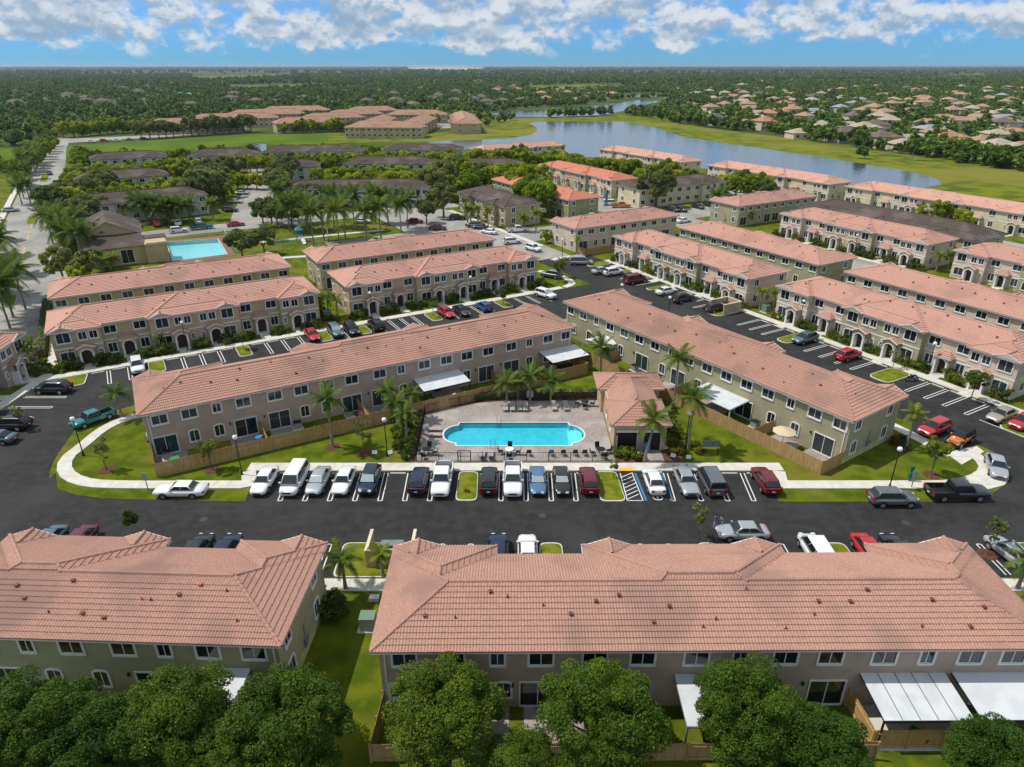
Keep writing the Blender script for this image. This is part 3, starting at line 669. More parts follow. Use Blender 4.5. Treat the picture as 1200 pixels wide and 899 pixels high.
def townhouse(name, label, org, ang, Le, We, wall, roof, front=True, rear=True, wave=None, course=0.42, band=False, wall2=None, ends='LR',
              up=None, narrow=(), low=None, vents=14, group=None, seed=1, pr=1.1, cap=True):
    """org = rear-left eave corner, local x along the rear eave, local y from rear (0) to front (We)."""
    rng = random.Random(seed); b = thing(name, label, 'building', (*org, 0), ang, group)
    o = OV; fr = [0.0, 0.178*Le, 0.328*Le, 0.672*Le, 0.822*Le, Le]        # wing | recess | centre | recess | wing
    prims = [hip(0, Le, 0, We), hip(0, fr[1], 0, We+pr), hip(fr[2], fr[3], 0, We+pr), hip(fr[4], Le, 0, We+pr)]
    gx = [1.95, fr[2]+2.05, fr[3]-2.05, Le-1.95]
    for x in gx: prims.append(gable_front(x, 1.75, 0.62, We-1.5, We+pr+0.12))
    key = ('roof', round(Le, 1), round(We, 1), wave, course, pr)
    def mk():
        (V, F), capmb, env = tile_roof(prims, course, wave)
        tm = npmesh('roof_tiles', V, F, [roof]); cm = capmb.mesh('ridge_cap', [roof])
        dk = MB(); zs = ZE-0.10      # soffit sheet, fascia boards
        out = [(0, 0), (Le, 0), (Le, We+pr), (fr[4], We+pr), (fr[4], We), (fr[3], We), (fr[3], We+pr), (fr[2], We+pr), (fr[2], We), (fr[1], We), (fr[1], We+pr), (0, We+pr)]
        dk.sheet(out, zs, 1)
        for i in range(len(out)):
            p, q = out[i], out[(i+1) % len(out)]; d = Vector((q[0]-p[0], q[1]-p[1])).normalized(); nrm = Vector((d.y, -d.x))*0.03
            dk.add([(p[0],p[1],zs-.1),(q[0],q[1],zs-.1),(q[0],q[1],ZE+.03),(p[0],p[1],ZE+.03),(p[0]+nrm.x,p[1]+nrm.y,zs-.1),(q[0]+nrm.x,q[1]+nrm.y,zs-.1),(q[0]+nrm.x,q[1]+nrm.y,ZE+.03),(p[0]+nrm.x,p[1]+nrm.y,ZE+.03)],
                   [(4,5,6,7),(0,4,7,3),(5,1,2,6),(7,6,2,3),(0,1,5,4)], 0)
        for x in gx:                                       # raking boards and gable face of the eyebrows
            y = We+pr
            for sgn in (-1, 1):
                dk.bar((x+sgn*1.75, y+.08, ZE-.03), (x, y+.08, ZE+.59), 0.10, 0.16, 0)
        return tm, cm, dk.mesh('roof', ['trim', 'soffit']), env
    tm, cm, dm, env = cached(key, mk)
    rf = obj('roof', dm, b)
    tag(obj('roof_tiles', tm, rf, mats=[roof]), kind='stuff')
    if cap: tag(obj('ridge_cap', cm, rf, mats=[roof]), kind='stuff')
    vm, pm = cached('vent', vent_mesh), cached('pipe', pipe_mesh)
    for k in range(vents):
        x = 2.5 + (Le-5)*(k+rng.uniform(0.1, 0.9))/vents; y = rng.choice([rng.uniform(1.2, We/2-0.7), rng.uniform(We/2-2.2, We/2-0.5)]) if rear else We-rng.uniform(1.5, We/2-0.7)
        z = ZE+float(env(np.array([x]), np.array([y]))[0])
        obj('roof_vent', vm if rng.random() < .55 else pm, rf, (x, y, z+.04), mats=['vent' if rng.random() < .96 else 'vent_new'])
    # walls
    wl = MB(); y1 = We-o
    wl.box(o, fr[1]-0.3, o, y1+pr, 0, WALLH, 0); wl.box(fr[1]-0.3, fr[2]+0.3, o, y1, 0, WALLH, 0)
    wl.box(fr[2]+0.3, fr[3]-0.3, o, y1+pr, 0, WALLH, 1); wl.box(fr[3]-0.3, fr[4]+0.3, o, y1, 0, WALLH, 0); wl.box(fr[4]+0.3, Le-o, o, y1+pr, 0, WALLH, 0)
    for i, x in enumerate(gx):
        y = y1+pr; m = 1 if i in (1, 2) else 0
        wl.add([(x-1.55, y, WALLH), (x+1.55, y, WALLH), (x, y, ZE+0.5), (x-1.55, y-0.3, WALLH), (x+1.55, y-0.3, WALLH), (x, y-0.3, ZE+0.5)], [(0,1,2),(5,4,3),(0,2,5,3),(2,1,4,5)], m)
        wl.add([(x-1.75, We+pr+.1, ZE+.0), (x+1.75, We+pr+.1, ZE+.0), (x, We+pr+.1, ZE+.58)], [(0,1,2)], m)
    wl.build('wall', ['wall_'+wall, 'wall_'+(wall2 or wall)], b)
    if band:
        e = 0.025
        for x0, x1 in ((o-e, o), (Le-o, Le-o+e)): bb = MB(); bb.box(x0, x1, o, y1+pr, 0, 0.75); bb.build('base_band', 'band', b)
    # rear elevation
    if rear:
        n = max(4, round(Le/3.15)); xs = up if up else [Le*(i+0.5)/n for i in range(n)]
        for i, x in enumerate(xs):
            if 0.9 < x < Le-0.9: window(b, x, o, 3.92, 0.85 if i in narrow else 1.5, 1.1, 'rect', 0, rng)
        if low is None:
            low = []; x = 2.6
            k = 0
            while x < Le-2:
                low.append((x, ('slider', 'arch', 'arch', 'slider')[k % 4])); x += (3.6, 2.5, 3.3, 3.3)[k % 4]; k += 1
        for x, kd in low:
            if kd == 'slider': window(b, x, o, 0.16, 2.35, 2.15, 'slider', 0, rng)
            elif kd == 'arch': window(b, x, o, 0.95, 0.95, 1.35, 'arch', 0, rng)
            elif kd == 'rect': window(b, x, o, 1.0, 0.95, 1.2, 'rect', 0, rng)
        wall_lamp = cached('wlamp', lambda: (lambda s: (s.box(-.07, .07, -.16, 0, 0, .26), s.mesh('wall_lamp', ['metal_black']))[1])(MB()))
        for x, kd in low:
            if kd == 'slider': obj('wall_lamp', wall_lamp, b, (x-1.7, o, 2.0))
        dp_ = cached('downpipe', lambda: (lambda s: (s.box(-.05, .05, -.09, -.01, .1, ZE-.15), s.mesh('downpipe', ['trim']))[1])(MB()))
        for f in (.008, .992): obj('downpipe', dp_, b, (o+f*(Le-2*o), o, 0))
    # end elevations
    for side in ends:
        x, f = (o, -math.pi/2) if side == 'L' else (Le-o, math.pi/2)
        for y, z, w_, h_, kd in ((2.0, 3.85, 1.05, 1.18, 'rect'), (We-1.6, 3.85, 1.05, 1.18, 'rect'), (2.0, 0.95, 1.0, 1.4, 'arch'), (We-1.8, 0.95, 1.0, 1.4, 'arch')): window(b, x, y, z, w_, h_, kd, f, rng)
        m_ = cached('meter', lambda: (lambda s: (s.box(-.25, .25, -.14, 0, 0, .75), s.box(.32, .55, -.12, 0, .15, .6), s.bar((0, -.06, .75), (0, -.06, 2.0), .05, .05), s.mesh('meter_box', ['metal_grey']))[3])(MB()))
        obj('meter_box', m_, b, (x, We*0.5, 0.8), f)
    # front elevation
    if front:
        F = math.pi; yw, yr = y1+pr, y1
        def fw(x, y, z, w_, h_, kd): window(b, x, y, z, w_, h_, kd, F, rng)
        bc = MB()
        for x0, x1, y in ((o, fr[1]-.3, yw), (fr[1]-.3, fr[2]+.3, yr), (fr[2]+.3, fr[3]-.3, yw), (fr[3]-.3, fr[4]+.3, yr), (fr[4]+.3, Le-o, yw)): bc.box(x0-(0 if y == yr else .03), x1+(0 if y == yr else .03), y, y+0.05, 2.78, 2.95)
        bc.box(o-.03, o, yw-3, yw, 2.78, 2.95); bc.box(Le-o, Le-o+.03, yw-3, yw, 2.78, 2.95)
        bc.build('belt_course', 'trim', b)
        for mir in (False, True):
            def X(v): return Le-v if mir else v
            fw(X(1.95), yw, 3.75, 1.65, 1.45, 'arch'); fw(X(4.35), yw, 3.85, 0.95, 1.15, 'rect'); fw(X(5.75), yw, 3.85, 0.95, 1.15, 'rect')
            fw(X(1.95), yw, 0.85, 1.75, 1.45, 'arch'); fw(X(6.2), yw, 1.15, 0.55, 0.95, 'oval'); porch(b, X(4.35), yw, 'gable', wall, roof)
            fw(X(fr[1]+.95), yr, 3.85, 1.55, 1.18, 'rect'); fw(X(fr[2]-.95), yr, 3.85, 1.55, 1.18, 'rect')
            fw(X(fr[1]+.75), yr, 0.85, 1.1, 1.45, 'rect'); fw(X(fr[2]-.75), yr, 0.85, 1.1, 1.45, 'rect'); porch(b, X((fr[1]+fr[2])/2), yr, 'hip', wall, roof)
            c = fr[2]
            fw(X(c+2.05), yw, 3.75, 1.65, 1.45, 'arch'); fw(X(c+4.3), yw, 3.85, 0.9, 1.15, 'rect'); fw(X(c+5.6), yw, 3.85, 0.9, 1.15, 'rect')
            fw(X(c+2.05), yw, 0.85, 1.75, 1.45, 'arch'); fw(X(c+6.0), yw, 1.15, 0.55, 0.95, 'oval'); porch(b, X(c+4.25), yw, 'gable', wall2 or wall, roof)
    return b
def porch_meshes(kind):
    def mk():
        tr = MB(); wl = MB(); rf = MB(); dr = MB()        # built facing +y, origin on wall face, floor level
        w2, dp = 0.95, 1.0
        n = 8; hs = 1.95; ra = w2-0.26
        for sx in (-1, 1): tr.box(sx*w2-(.26 if sx > 0 else 0), sx*w2+(.26 if sx < 0 else 0), 0.0, dp, 0.0, hs)
        arcp = [(ra*math.cos(math.pi*i/n), hs+ra*0.85*math.sin(math.pi*i/n)) for i in range(n+1)]
        top = 2.85
        prof = [(w2+.12, hs), (w2+.12, top), (-w2-.12, top), (-w2-.12, hs)] + arcp[::-1]
        for y, fl in ((dp, False), (dp-.3, True)):
            idx = tuple(range(len(prof))); wl.add([(x, y, z) for x, z in prof], [idx[::-1] if not fl else idx])
        for i in range(n):
            a, b_ = arcp[i], arcp[i+1]; wl.add([(a[0], dp, a[1]), (b_[0], dp, b_[1]), (b_[0], dp-.3, b_[1]), (a[0], dp-.3, a[1])], [(0,1,2,3)])
            a2, b2 = [(q[0]*(ra+.16)/ra, hs+(q[1]-hs)*(ra*.85+.16)/(ra*.85)) for q in (a, b_)]
            tr.add([(a[0],dp+.03,a[1]),(b_[0],dp+.03,b_[1]),(b2[0],dp+.03,b2[1]),(a2[0],dp+.03,a2[1])], [(0,1,2,3)])
        for sx in (-1, 1): wl.box(min(sx*(w2+.12), sx*(w2-.14)), max(sx*(w2+.12), sx*(w2-.14)), 0, dp-.3, hs, top)
        dr.box(-ra, ra, 0.0, 0.04, 0.0, 2.4)
        e = w2+0.35
        if kind == 'gable':
            R_ = 0.55
            for sx in (-1, 1):
                for k in range(4):
                    f0, f1 = k/4, (k+1)/4
                    rf.add([(sx*e*(1-f0), -.0, top+R_*f0+.06), (sx*e*(1-f0), dp+.25, top+R_*f0+.06), (sx*e*(1-f1), dp+.25, top+R_*f1+.01), (sx*e*(1-f1), 0, top+R_*f1+.01)], [(0,1,2,3)])
                tr.bar((sx*e, dp+.2, top), (0, dp+.2, top+R_), 0.12, 0.14)
            wl.add([(-e, dp, top), (e, dp, top), (0, dp, top+R_)], [(0,1,2)])
        else:
            dq = dp+.3; e2 = w2+.4
            tr.box(-e2, e2, 0, dq, top-.08, top+.06)
            for k in range(4):
                f0, f1 = k/4, (k+1)/4; z0, z1 = top+.12+.75*f0, top+.07+.75*f1
                def q(f): return (-e2+.95*f, e2-.95*f, dq-dq*f)
                a, b_ = q(f0), q(f1)
                rf.add([(a[0], a[2], z0), (a[1], a[2], z0), (b_[1], b_[2], z1), (b_[0], b_[2], z1)], [(0,1,2,3)])
                for s0, s1 in ((0, 0), (1, 1)): rf.add([(a[s0], 0, z0), (a[s0], a[2], z0), (b_[s1], b_[2], z1), (b_[s1], 0, z1)], [(0,1,2,3)])
            rf.add([(-e2, 0, top+.06), (e2, 0, top+.06), (e2, dq, top+.06), (-e2, dq, top+.06)], [(0,1,2,3)])
        st = MB(); st.box(-1.1, 1.1, 0, dp+.2, 0, 0.10); st.box(-0.75, 0.75, dp+.2, dp+2.6, 0, 0.07)
        return (wl.mesh('porch', ['wall_tan']), rf.mesh('porch_roof', ['roof_pink']), tr.mesh('porch_arch', ['trim']), dr.mesh('front_door', ['door']), st.mesh('front_path', ['concrete']))
    return cached(('porch', kind), mk)
def porch(b, x, y, kind, wall, roof):
    a, r, t, d, s_ = porch_meshes(kind)
    p = obj('porch', a, b, (x, y, 0), mats=['wall_'+wall])
    obj('porch_roof', r, p, mats=[roof]); obj('porch_arch', t, p); obj('front_door', d, p); obj('front_path', s_, p)
def xs_on_rear(org, ang, pxs, z):
    dx, dy = math.cos(ang), math.sin(ang); nx, ny = -dy*OV, dx*OV
    return [solve(lambda t: (org[0]+nx+dx*t, org[1]+ny+dy*t, z), -30, 90, px) for px in pxs]
# --- T1: taupe row beside the pool lawn; rear faces the pool
o1, a1_ = (-40.6, 65.5), R(29.1)
up1 = xs_on_rear(o1, a1_, (187, 222, 254, 285, 322, 353, 383, 412, 445, 470, 497, 523, 547, 572, 599, 620, 642, 663), 4.4)
low1 = list(zip(xs_on_rear(o1, a1_, (195, 229, 258, 289, 328, 358, 383, 413, 447, 473, 547, 570, 599, 620, 640), 1.2), ('slider', 'arch', 'arch', 'slider', 'slider', 'arch', 'arch', 'slider', 'slider', 'arch', 'arch', 'slider', 'slider', 'arch', 'rect')))
T1 = townhouse('townhouse_row', 'long taupe townhouse row with pink tile roof whose fenced yards back onto the pool', o1, a1_, 57.2, 10.1, 'taupe', 'roof_pink', front=False, wave=0.22, up=up1, narrow=(2, 9, 15), low=low1, vents=24, seed=3)
# --- T2: olive row
o2, a2_ = (8.2, 105.1), R(-55.4)
up2 = [49.7*(i+0.5)/16 for i in range(16)]
T2 = townhouse('townhouse_row', 'long olive townhouse row with pink roof behind the pool house and the map board lawn', o2, a2_, 49.7, 10.0, 'olive', 'roof_pink', front=False, wave=0.22, band=True, up=up2, narrow=(2, 7, 13), vents=22, seed=5,
               low=list(zip([49.7*f for f in (.05, .125, .2, .27, .36, .44, .5, .57, .64, .72, .80, .865, .94)], ('arch', 'arch', 'slider', 'arch', 'slider', 'arch', 'slider', 'arch', 'slider', 'slider', 'arch', 'arch', 'slider'))))
# --- N1, N2, N0: the near row
oN1, aN1 = (-53.6, 34.75), R(-2.3)
LN1 = 38.5
upN1 = xs_on_rear(oN1, aN1, (32, 84, 145, 193, 244, 298), 4.4); st_ = 3.0
upN1 = [upN1[0]-st_*k for k in range(7, 0, -1)] + upN1
T0n = townhouse('townhouse_row', 'near olive townhouse row with pink roof, end wall facing the grassy gap with transformer', oN1, aN1, LN1, 9.5, 'olive', 'roof_pink', front=False, wave=0.21, band=True, up=upN1, narrow=(2, 7, 10), vents=22, seed=8, ends='R',
               low=[(LN1-13.2, 'arch'), (LN1-9.5, 'slider'), (LN1-16.5, 'arch'), (LN1-20, 'slider'), (LN1-5.5, 'slider')])
oN2, aN2 = (-9.2, 32.7), R(0.4)
upN2 = xs_on_rear(oN2, aN2, (474, 530, 583, 634, 697, 753, 816, 867, 920, 973, 1036, 1086, 1137, 1187), 4.4)
lowN2 = list(zip(xs_on_rear(oN2, aN2, (467, 530, 590, 630, 690, 967, 1050, 1160), 1.3), ('rect', 'slider', 'arch', 'slider', 'arch', 'slider', 'slider', 'slider')))
N2 = townhouse('townhouse_row', 'near taupe townhouse row with pink roof and white patio awnings, leafy trees behind its yards', oN2, aN2, 45.3, 9.6, 'taupe', 'roof_pink', front=False, wave=0.21, band=False, up=upN2, narrow=(2, 7, 11), low=lowN2, vents=22, seed=9, ends='LR')
N0 = townhouse('townhouse_row', 'townhouse row whose pink roof corner shows past near olive row and maroon car', (-103, 36.6), R(-2.3), 44.6, 9.5, 'taupe', 'roof_pink', front=False, vents=4, seed=10, ends='R')
# --- the estate grid: fronts at local +y
def row_front_b(lab, a0, b, Lx, wall, wall2, roof, seed, W=10.1, **k):     # front faces -b, front eave line at b (wing eave)
    org = ab(a0+Lx, b+W+1.1); return townhouse('townhouse_row', lab, org, R(210), Lx, W, wall, roof, wall2=wall2, rear=False, seed=seed, **k)
def row_rear_b(lab, a0, b, Lx, wall, roof, seed, W=10.1, **k):             # rear faces -b
    return townhouse('townhouse_row', lab, ab(a0, b), R(30), Lx, W, wall, roof, front=False, seed=seed, **k)
def row_front_a(lab, a, b0, Lx, wall, wall2, roof, seed, W=10.1, **k):     # front faces -a, runs along b from b0 up
    return townhouse('townhouse_row', lab, ab(a+W+1.1, b0), R(120), Lx, W, wall, roof, wall2=wall2, rear=False, seed=seed, **k)
def row_rear_a(lab, a, b0, Lx, wall, roof, seed, W=10.1, **k):             # rear faces -a
    return townhouse('townhouse_row', lab, ab(a, b0+Lx), R(-60), Lx, W, wall, roof, front=False, seed=seed, **k)
row_front_b('khaki townhouse row with arched porches facing the car park, white car at its front path', -12, 111.2, 39.2, 'khaki', 'tan', 'roof_pink_lit', 21)
row_rear_b('khaki townhouse row with plain rear windows, beside the clubhouse pool', -12.2, 129.9, 39.2, 'khaki', 'roof_pink_lit', 22)
row_front_b('tan townhouse row with arched porches behind a red coupe and blue hatchback', 31.8, 111.9, 39.2, 'tan', 'khaki', 'roof_pink_lit', 23)
row_rear_b('khaki townhouse row with plain rear windows, lawn with palms behind it', 32.0, 130.2, 39.2, 'khaki', 'roof_pink_lit', 24)
row_rear_b('beige townhouse row with pink roof and a brown fence by the pale cross road', 92.3, 130.2, 32.0, 'pinkbeige', 'roof_pink_lit', 25)
row_front_a('beige townhouse row with arched porches beside the walled bin store', 95.2, 80.9, 39.2, 'pinkbeige', 'olive', 'roof_pink_lit', 26)
row_rear_a('olive townhouse row with plain rear windows behind the porched beige row by bin store', 114.3, 80.9, 39.2, 'olive', 'roof_pink_lit', 27)
row_front_a('beige townhouse row with arched porches behind the parked dark red minivan and motorcycle', 96.2, 36.6, 39.2, 'pinkbeige', 'olive', 'roof_pink_lit', 28)
row_rear_a('beige townhouse row with plain rear windows, behind the porched row by the motorcycle', 114.4, 36.6, 39.2, 'pinkbeige', 'roof_pink_lit', 29)
row_front_a('beige porched townhouse row in front of the long brown roof', 148.1, 80.0, 39.2, 'pinkbeige', 'khaki', 'roof_pink_lit', 30)
row_front_a('cream porched townhouse row next after the one with the long brown roof behind', 148.1, 35.8, 39.2, 'pinkbeige', 'olive', 'roof_pink_lit', 31)
row_rear_b('olive townhouse row with plain rear windows, standing before the lakeside row', 146.9, 131.5, 32.0, 'olive', 'roof_pink_lit', 32)
row_front_a('pale lakeside townhouse row with porches, between two others along the shore', 200.2, 143.6, 54.4, 'cream', 'pinkbeige', 'roof_pale', 33)
row_front_a('pale lakeside townhouse row nearest the marsh end of the lake, brown roof before it', 201.0, 84.6, 54.4, 'cream', 'pinkbeige', 'roof_pale', 34)
row_front_a('pale lakeside townhouse row with its roof end near the lake narrows, half hidden by trees', 197.3, 208.6, 54.4, 'cream', 'pinkbeige', 'roof_pale', 35)
row_front_a('cream townhouse row with coral red roof facing the lane with flags', 144.6, 184.7, 46.0, 'cream', 'sand', 'roof_coral', 36)
row_rear_a('greenish townhouse row with coral red roof behind two big round trees', 112.0, 162.0, 46.0, 'greenish', 'roof_coral', 37)
row_front_b('pale roofed townhouse row standing by itself on the far lake shore', 148, 284, 46.0, 'cream', 'cream', 'roof_pale', 38)
# left edge row
townhouse('townhouse_row', 'grey brown townhouse row end cut by the picture edge, lamp post at its corner', (-80.2, 89.9), R(-84), 39.2, 10.1, 'taupe', 'roof_pink', rear=False, seed=40, vents=3)
# ---------------------------------------------------------------- brown roofed rows (simple tiles)
def brown_row(lab, org, ang, Le, We, wall='sand', roof='roof_brown', seed=1, zs=1.0, facade=0, group='brown roofed blocks of the neighbouring estate', name='apartment_block'):
    rng = random.Random(seed); b = thing(name, lab, 'building', (*org, 0), ang, group)
    k = int(Le//9); wing = [(Le*(i+.5)/max(2, Le//14)-2.6) for i in range(int(max(2, Le//14)))]
    prims = [hip(0, Le, 0, We)] + [hip(x, x+5.2, We*0.4, We+1.1) for x in wing] + [hip(x, x+5.2, -1.1, We*0.6) for x in wing]
    def mk():
        (V, F), cp, env = tile_roof(prims, 0.8, None, True); return npmesh('roof_tiles', V, F, [roof]), cp.mesh('ridge_cap', [roof])
    tm, cm = cached(('brown', round(Le, 1), round(We, 1)), mk)
    dk = MB(); dk.box(0, Le, 0, We, ZE-.2, ZE-.05); rf = dk.build('roof', 'trim', b)
    tag(obj('roof_tiles', tm, rf, mats=[roof]), kind='stuff'); tag(obj('ridge_cap', cm, rf, mats=[roof]), kind='stuff')
    wl = MB(); wl.box(OV, Le-OV, OV, We-OV, 0, WALLH)
    for x in wing: wl.box(x+.4, x+4.8, We-OV, We+.7, 0, WALLH); wl.box(x+.4, x+4.8, -.7, OV, 0, WALLH)
    wl.build('wall', 'wall_'+wall, b)
    n = int(Le/3.4)
    for i in range(n):
        x = Le*(i+.5)/n; inw = any(q+.2 < x < q+5 for q in wing)
        for z in (0.95, 3.75): window(b, x, -.7 if inw else OV, z, 1.5, 1.3, 'rect', 0, rng)
    for side in 'LR':
        xx, f = (OV, -math.pi/2) if side == 'L' else (Le-OV, math.pi/2)
        for y in (We*.25, We*.75):
            for z in (0.95, 3.75): window(b, xx, y, z, 1.1, 1.3, 'rect', f, rng)
    b.scale = (1, 1, zs)
    return b
brown_row('brown roofed two storey block between the old car park and the big round trees', ab(91.2, 191), R(-60), 29, 12.0, 'sand', seed=51)
brown_row('long brown roofed block behind the clubhouse car park palms', ab(-10.5, 221), R(33), 36, 12.0, 'ltgrey', seed=52)
brown_row('brown roofed block between two hedge rows, second behind the clubhouse', ab(-9, 272), R(32), 29, 12.0, 'ltgrey', seed=53)
brown_row('brown roofed block nearest the bright field strip by the avenue', ab(-4, 333), R(29), 29, 12.0, 'ltgrey', seed=54)
brown_row('long brown roofed block behind the row of tall palms', (-69, 214), R(4), 44, 12.0, 'ltgrey', seed=55)
brown_row('brown roofed block behind a clipped hedge row, two behind the tall palms', (-66, 275), R(1), 36, 12.0, 'ltgrey', seed=56)
brown_row('brown roofed block at the field edge, three behind the tall palms', (-58, 322), R(1), 36, 12.0, 'ltgrey', seed=57)
brown_row('brown roofed block standing before the lakeside pale row', (-24, 268), R(2), 29, 12.0, 'ltgrey', seed=58)
brown_row('brown roofed cream block behind the big grey green tree and parked cars', ab(141, 166), R(28), 36, 12.0, 'cream', seed=59)
brown_row('long dark brown roof between porched row and lakeside row', ab(160.5, 124), R(-60), 47, 13.0, 'sand', seed=60)
brown_row('small brown hipped house at the end of the old parking lane', (-117, 258), R(25), 13, 12, 'ltgrey', seed=61)
brown_row('small brown hipped house with pale gable beside the parking lane trees', (-86, 266), R(8), 13, 12, 'ltgrey', seed=62)
brown_row('brown roofed block at the pond edge beside the bright field', (-137, 300), R(10), 29, 12, 'ltgrey', seed=63)
brown_row('brown roofed block between the pond and the meadow', (-110, 316), R(2), 44, 12, 'ltgrey', seed=64)
TG = 'tan roofed townhouse blocks beyond the field'
TAN_B = ((-232, 458, 20, 60, 14), (-224, 505, 20, 60, 14), (-216, 552, 18, 58, 15), (-206, 600, 16, 56, 15), (-152, 468, 26, 44, 14), (-146, 512, 25, 44, 14), (-139, 556, 22, 42, 14), (-134, 600, 20, 42, 14), (-102, 440, -4, 48, 14), (-84, 470, 88, 52, 13), (-56, 466, 88, 60, 14), (-96, 556, 0, 46, 14), (-20, 470, 96, 92, 15))
for i, (x, y, an, l_, w_) in enumerate(TAN_B):
    brown_row('tan tile roofed townhouse block of the cluster beyond the bright field strip', (x, y), R(an), l_, w_+3, 'yellow', 'roof_tan', 70+i, 1.1, group=TG, name='tan_roofed_block')
# ------------------------------------------------------------------ clubhouse (gabled brown roof, yellow walls) and its pool
ch = thing('clubhouse', 'yellow clubhouse with brown gable roof, low side wings and an arched window', 'building', (*ab(-8.5, 171), 0), R(30))
q = MB(); q.box(0, 13, 9, 24, 0, 5.2); q.box(2, 13, 0, 9, 0, 4.0); q.box(13, 17.5, -1, 8, 0, 4.2)
q.add([(0, 9, 5.2), (13, 9, 5.2), (6.5, 9, 8.2), (0, 24, 5.2), (13, 24, 5.2), (6.5, 24, 8.2)], [(0,1,2),(5,4,3)])
q.build('wall', 'wall_yellow', ch)
q = MB()
for sx in (0, 1):
    for k in range(12):
        f0, f1 = k/12, (k+1)/12; X0 = 6.5+(1-f0)*(7.1 if sx else -7.1); X1 = 6.5+(1-f1)*(7.1 if sx else -7.1)
        q.add([(X0, 8.4, 5.0+3.25*f0+.06), (X0, 24.6, 5.0+3.25*f0+.06), (X1, 24.6, 5.0+3.25*f1), (X1, 8.4, 5.0+3.25*f1)], [(0,1,2,3)])
for k in range(8):
    f0, f1 = k/8, (k+1)/8; q.add([(1.4, -.6+9.6*f0, 4.0+1.1*f0+.05), (13.2, -.6+9.6*f0, 4.0+1.1*f0+.05), (13.2, -.6+9.6*f1, 4.0+1.1*f1), (1.4, -.6+9.6*f1, 4.0+1.1*f1)], [(0,1,2,3)])
q.box(12.8, 17.9, 4.5, 8.4, 4.2, 4.4); q.build('roof', 'roof_brown', ch)
q = MB(); q.box(13.3, 17.5, -1.2, -1, 4.0, 4.5); q.bar((0, 8.6, 5.05), (6.5, 8.6, 8.2), .15, .25); q.bar((13, 8.6, 5.05), (6.5, 8.6, 8.2), .15, .25); q.build('fascia', 'wall_cream', ch)
window(ch, 9.3, 0, 0.4, 2.4, 2.9, 'arch', 0); window(ch, 4.2, 0, 0.9, 1.4, 1.5, 'rect', 0)
q = MB(); q.sheet([tuple(p) for p in P((186, 283), (262, 276), (276, 299), (196, 311))], 0.03, 0, [club_pool]); struct('club_pool_deck', q, 'paver_dark')
def basin(poly, depth, name, lab, floor, zw, cat='pool', wm='pool_water'):
    t = thing(name, lab, cat); q = MB(); n = len(poly)
    for i in range(n):
        a, b = poly[i], poly[(i+1) % n]; q.add([(*a, 0.05), (*b, 0.05), (*b, -depth), (*a, -depth)], [(0,1,2,3)])
    q.sheet(poly, -depth); q.build('basin', floor, t)
    q = MB(); q.sheet(poly, zw); q.build('water', wm, t)
    q = MB(); pv = [Vector(p) for p in poly]; off = []
    for i in range(n):
        d = ((pv[i]-pv[i-1]).normalized()+(pv[(i+1) % n]-pv[i]).normalized()).normalized(); off.append(pv[i]+Vector((d.y, -d.x))*.2)
    if (off[0]-pv[n//2]).length < (pv[0]-pv[n//2]).length: off = [p*2-o_ for p, o_ in zip(pv, off)]
    for i in range(n):
        a1, b1, b2, a2 = pv[i], pv[(i+1) % n], off[(i+1) % n], off[i]
        q.add([(*a1, .085), (*b1, .085), (*b2, .085), (*a2, .085), (*a1, -.05), (*b1, -.05), (*b2, .0), (*a2, .0)], [(0,1,2,3),(4,5,1,0),(3,2,6,7)])
    q.build('coping', 'coping', t); return t
mat('club_plaster', (0.34, 0.66, 0.70), rough=0.6)
basin(club_pool, 0.9, 'swimming_pool', 'pale turquoise clubhouse pool behind the khaki rear row', 'club_plaster', -0.08, wm='pool_water_pale')
pl = basin(pool_poly, 0.62, 'swimming_pool', 'bright turquoise pool with rounded ends inside the black railing', 'pool_plaster', -0.10)
q = MB()
for k in range(3): q.prism([(6.7+.45*k, 69.6), (8.4, 70.6), (8.4, 72.4), (6.7+.45*k, 73.4)], -.62, -0.52+0.12*k)
q.build('pool_steps', 'pool_step', pl)
for x, y in ((-2.2, 68.55), (-1.6, 74.4)):
    q = MB(); s_ = 1 if y < 71 else -1
    for dx in (-.25, .25): q.tube([(x+dx, y-.5*s_, .05), (x+dx, y-.45*s_, .8), (x+dx, y+.1*s_, .85), (x+dx, y+.25*s_, -.6)], [.025]*4, 6)
    for z in (-.2, -.45): q.bar((x-.25, y+.22*s_, z), (x+.25, y+.22*s_, z), .05, .03)
    q.build('pool_ladder', 'metal_grey', pl)
deck_poly = P((486, 541.7), (498, 486), (520, 480), (557, 472.5), (583, 470.6), (640, 470.3), (703, 469.5)) + [(11.5, 77.3), (11.5, 65.05)]
q = MB(); q.sheet(deck_poly, 0.05, 0, [[(x*1.012, 71.5+(y-71.5)*1.035) for x, y in pool_poly]]); struct('pool_deck', q, 'paver')
dk_edge = deck_poly
mb_ = MB(); mb_.sheet(P((480, 543), (493, 484), (498, 486), (487, 541.7)), 0.03); mb_.sheet(P((498, 486), (493, 484), (520, 476), (560, 467), (700, 464), (702, 469.2), (583, 470.4), (557, 472.3)), 0.03)
mb_.sheet([(-10.7, 65.0), (11.5, 65.0), (11.5, 64.93), (-10.7, 64.93)], 0.03); mb_.sheet([(11.6, 65.0), (18.9, 65.0), (19.2, 70), (18.0, 67.9), (11.6, 67.6)], 0.03); struct('mulch_bed', mb_, 'mulch')
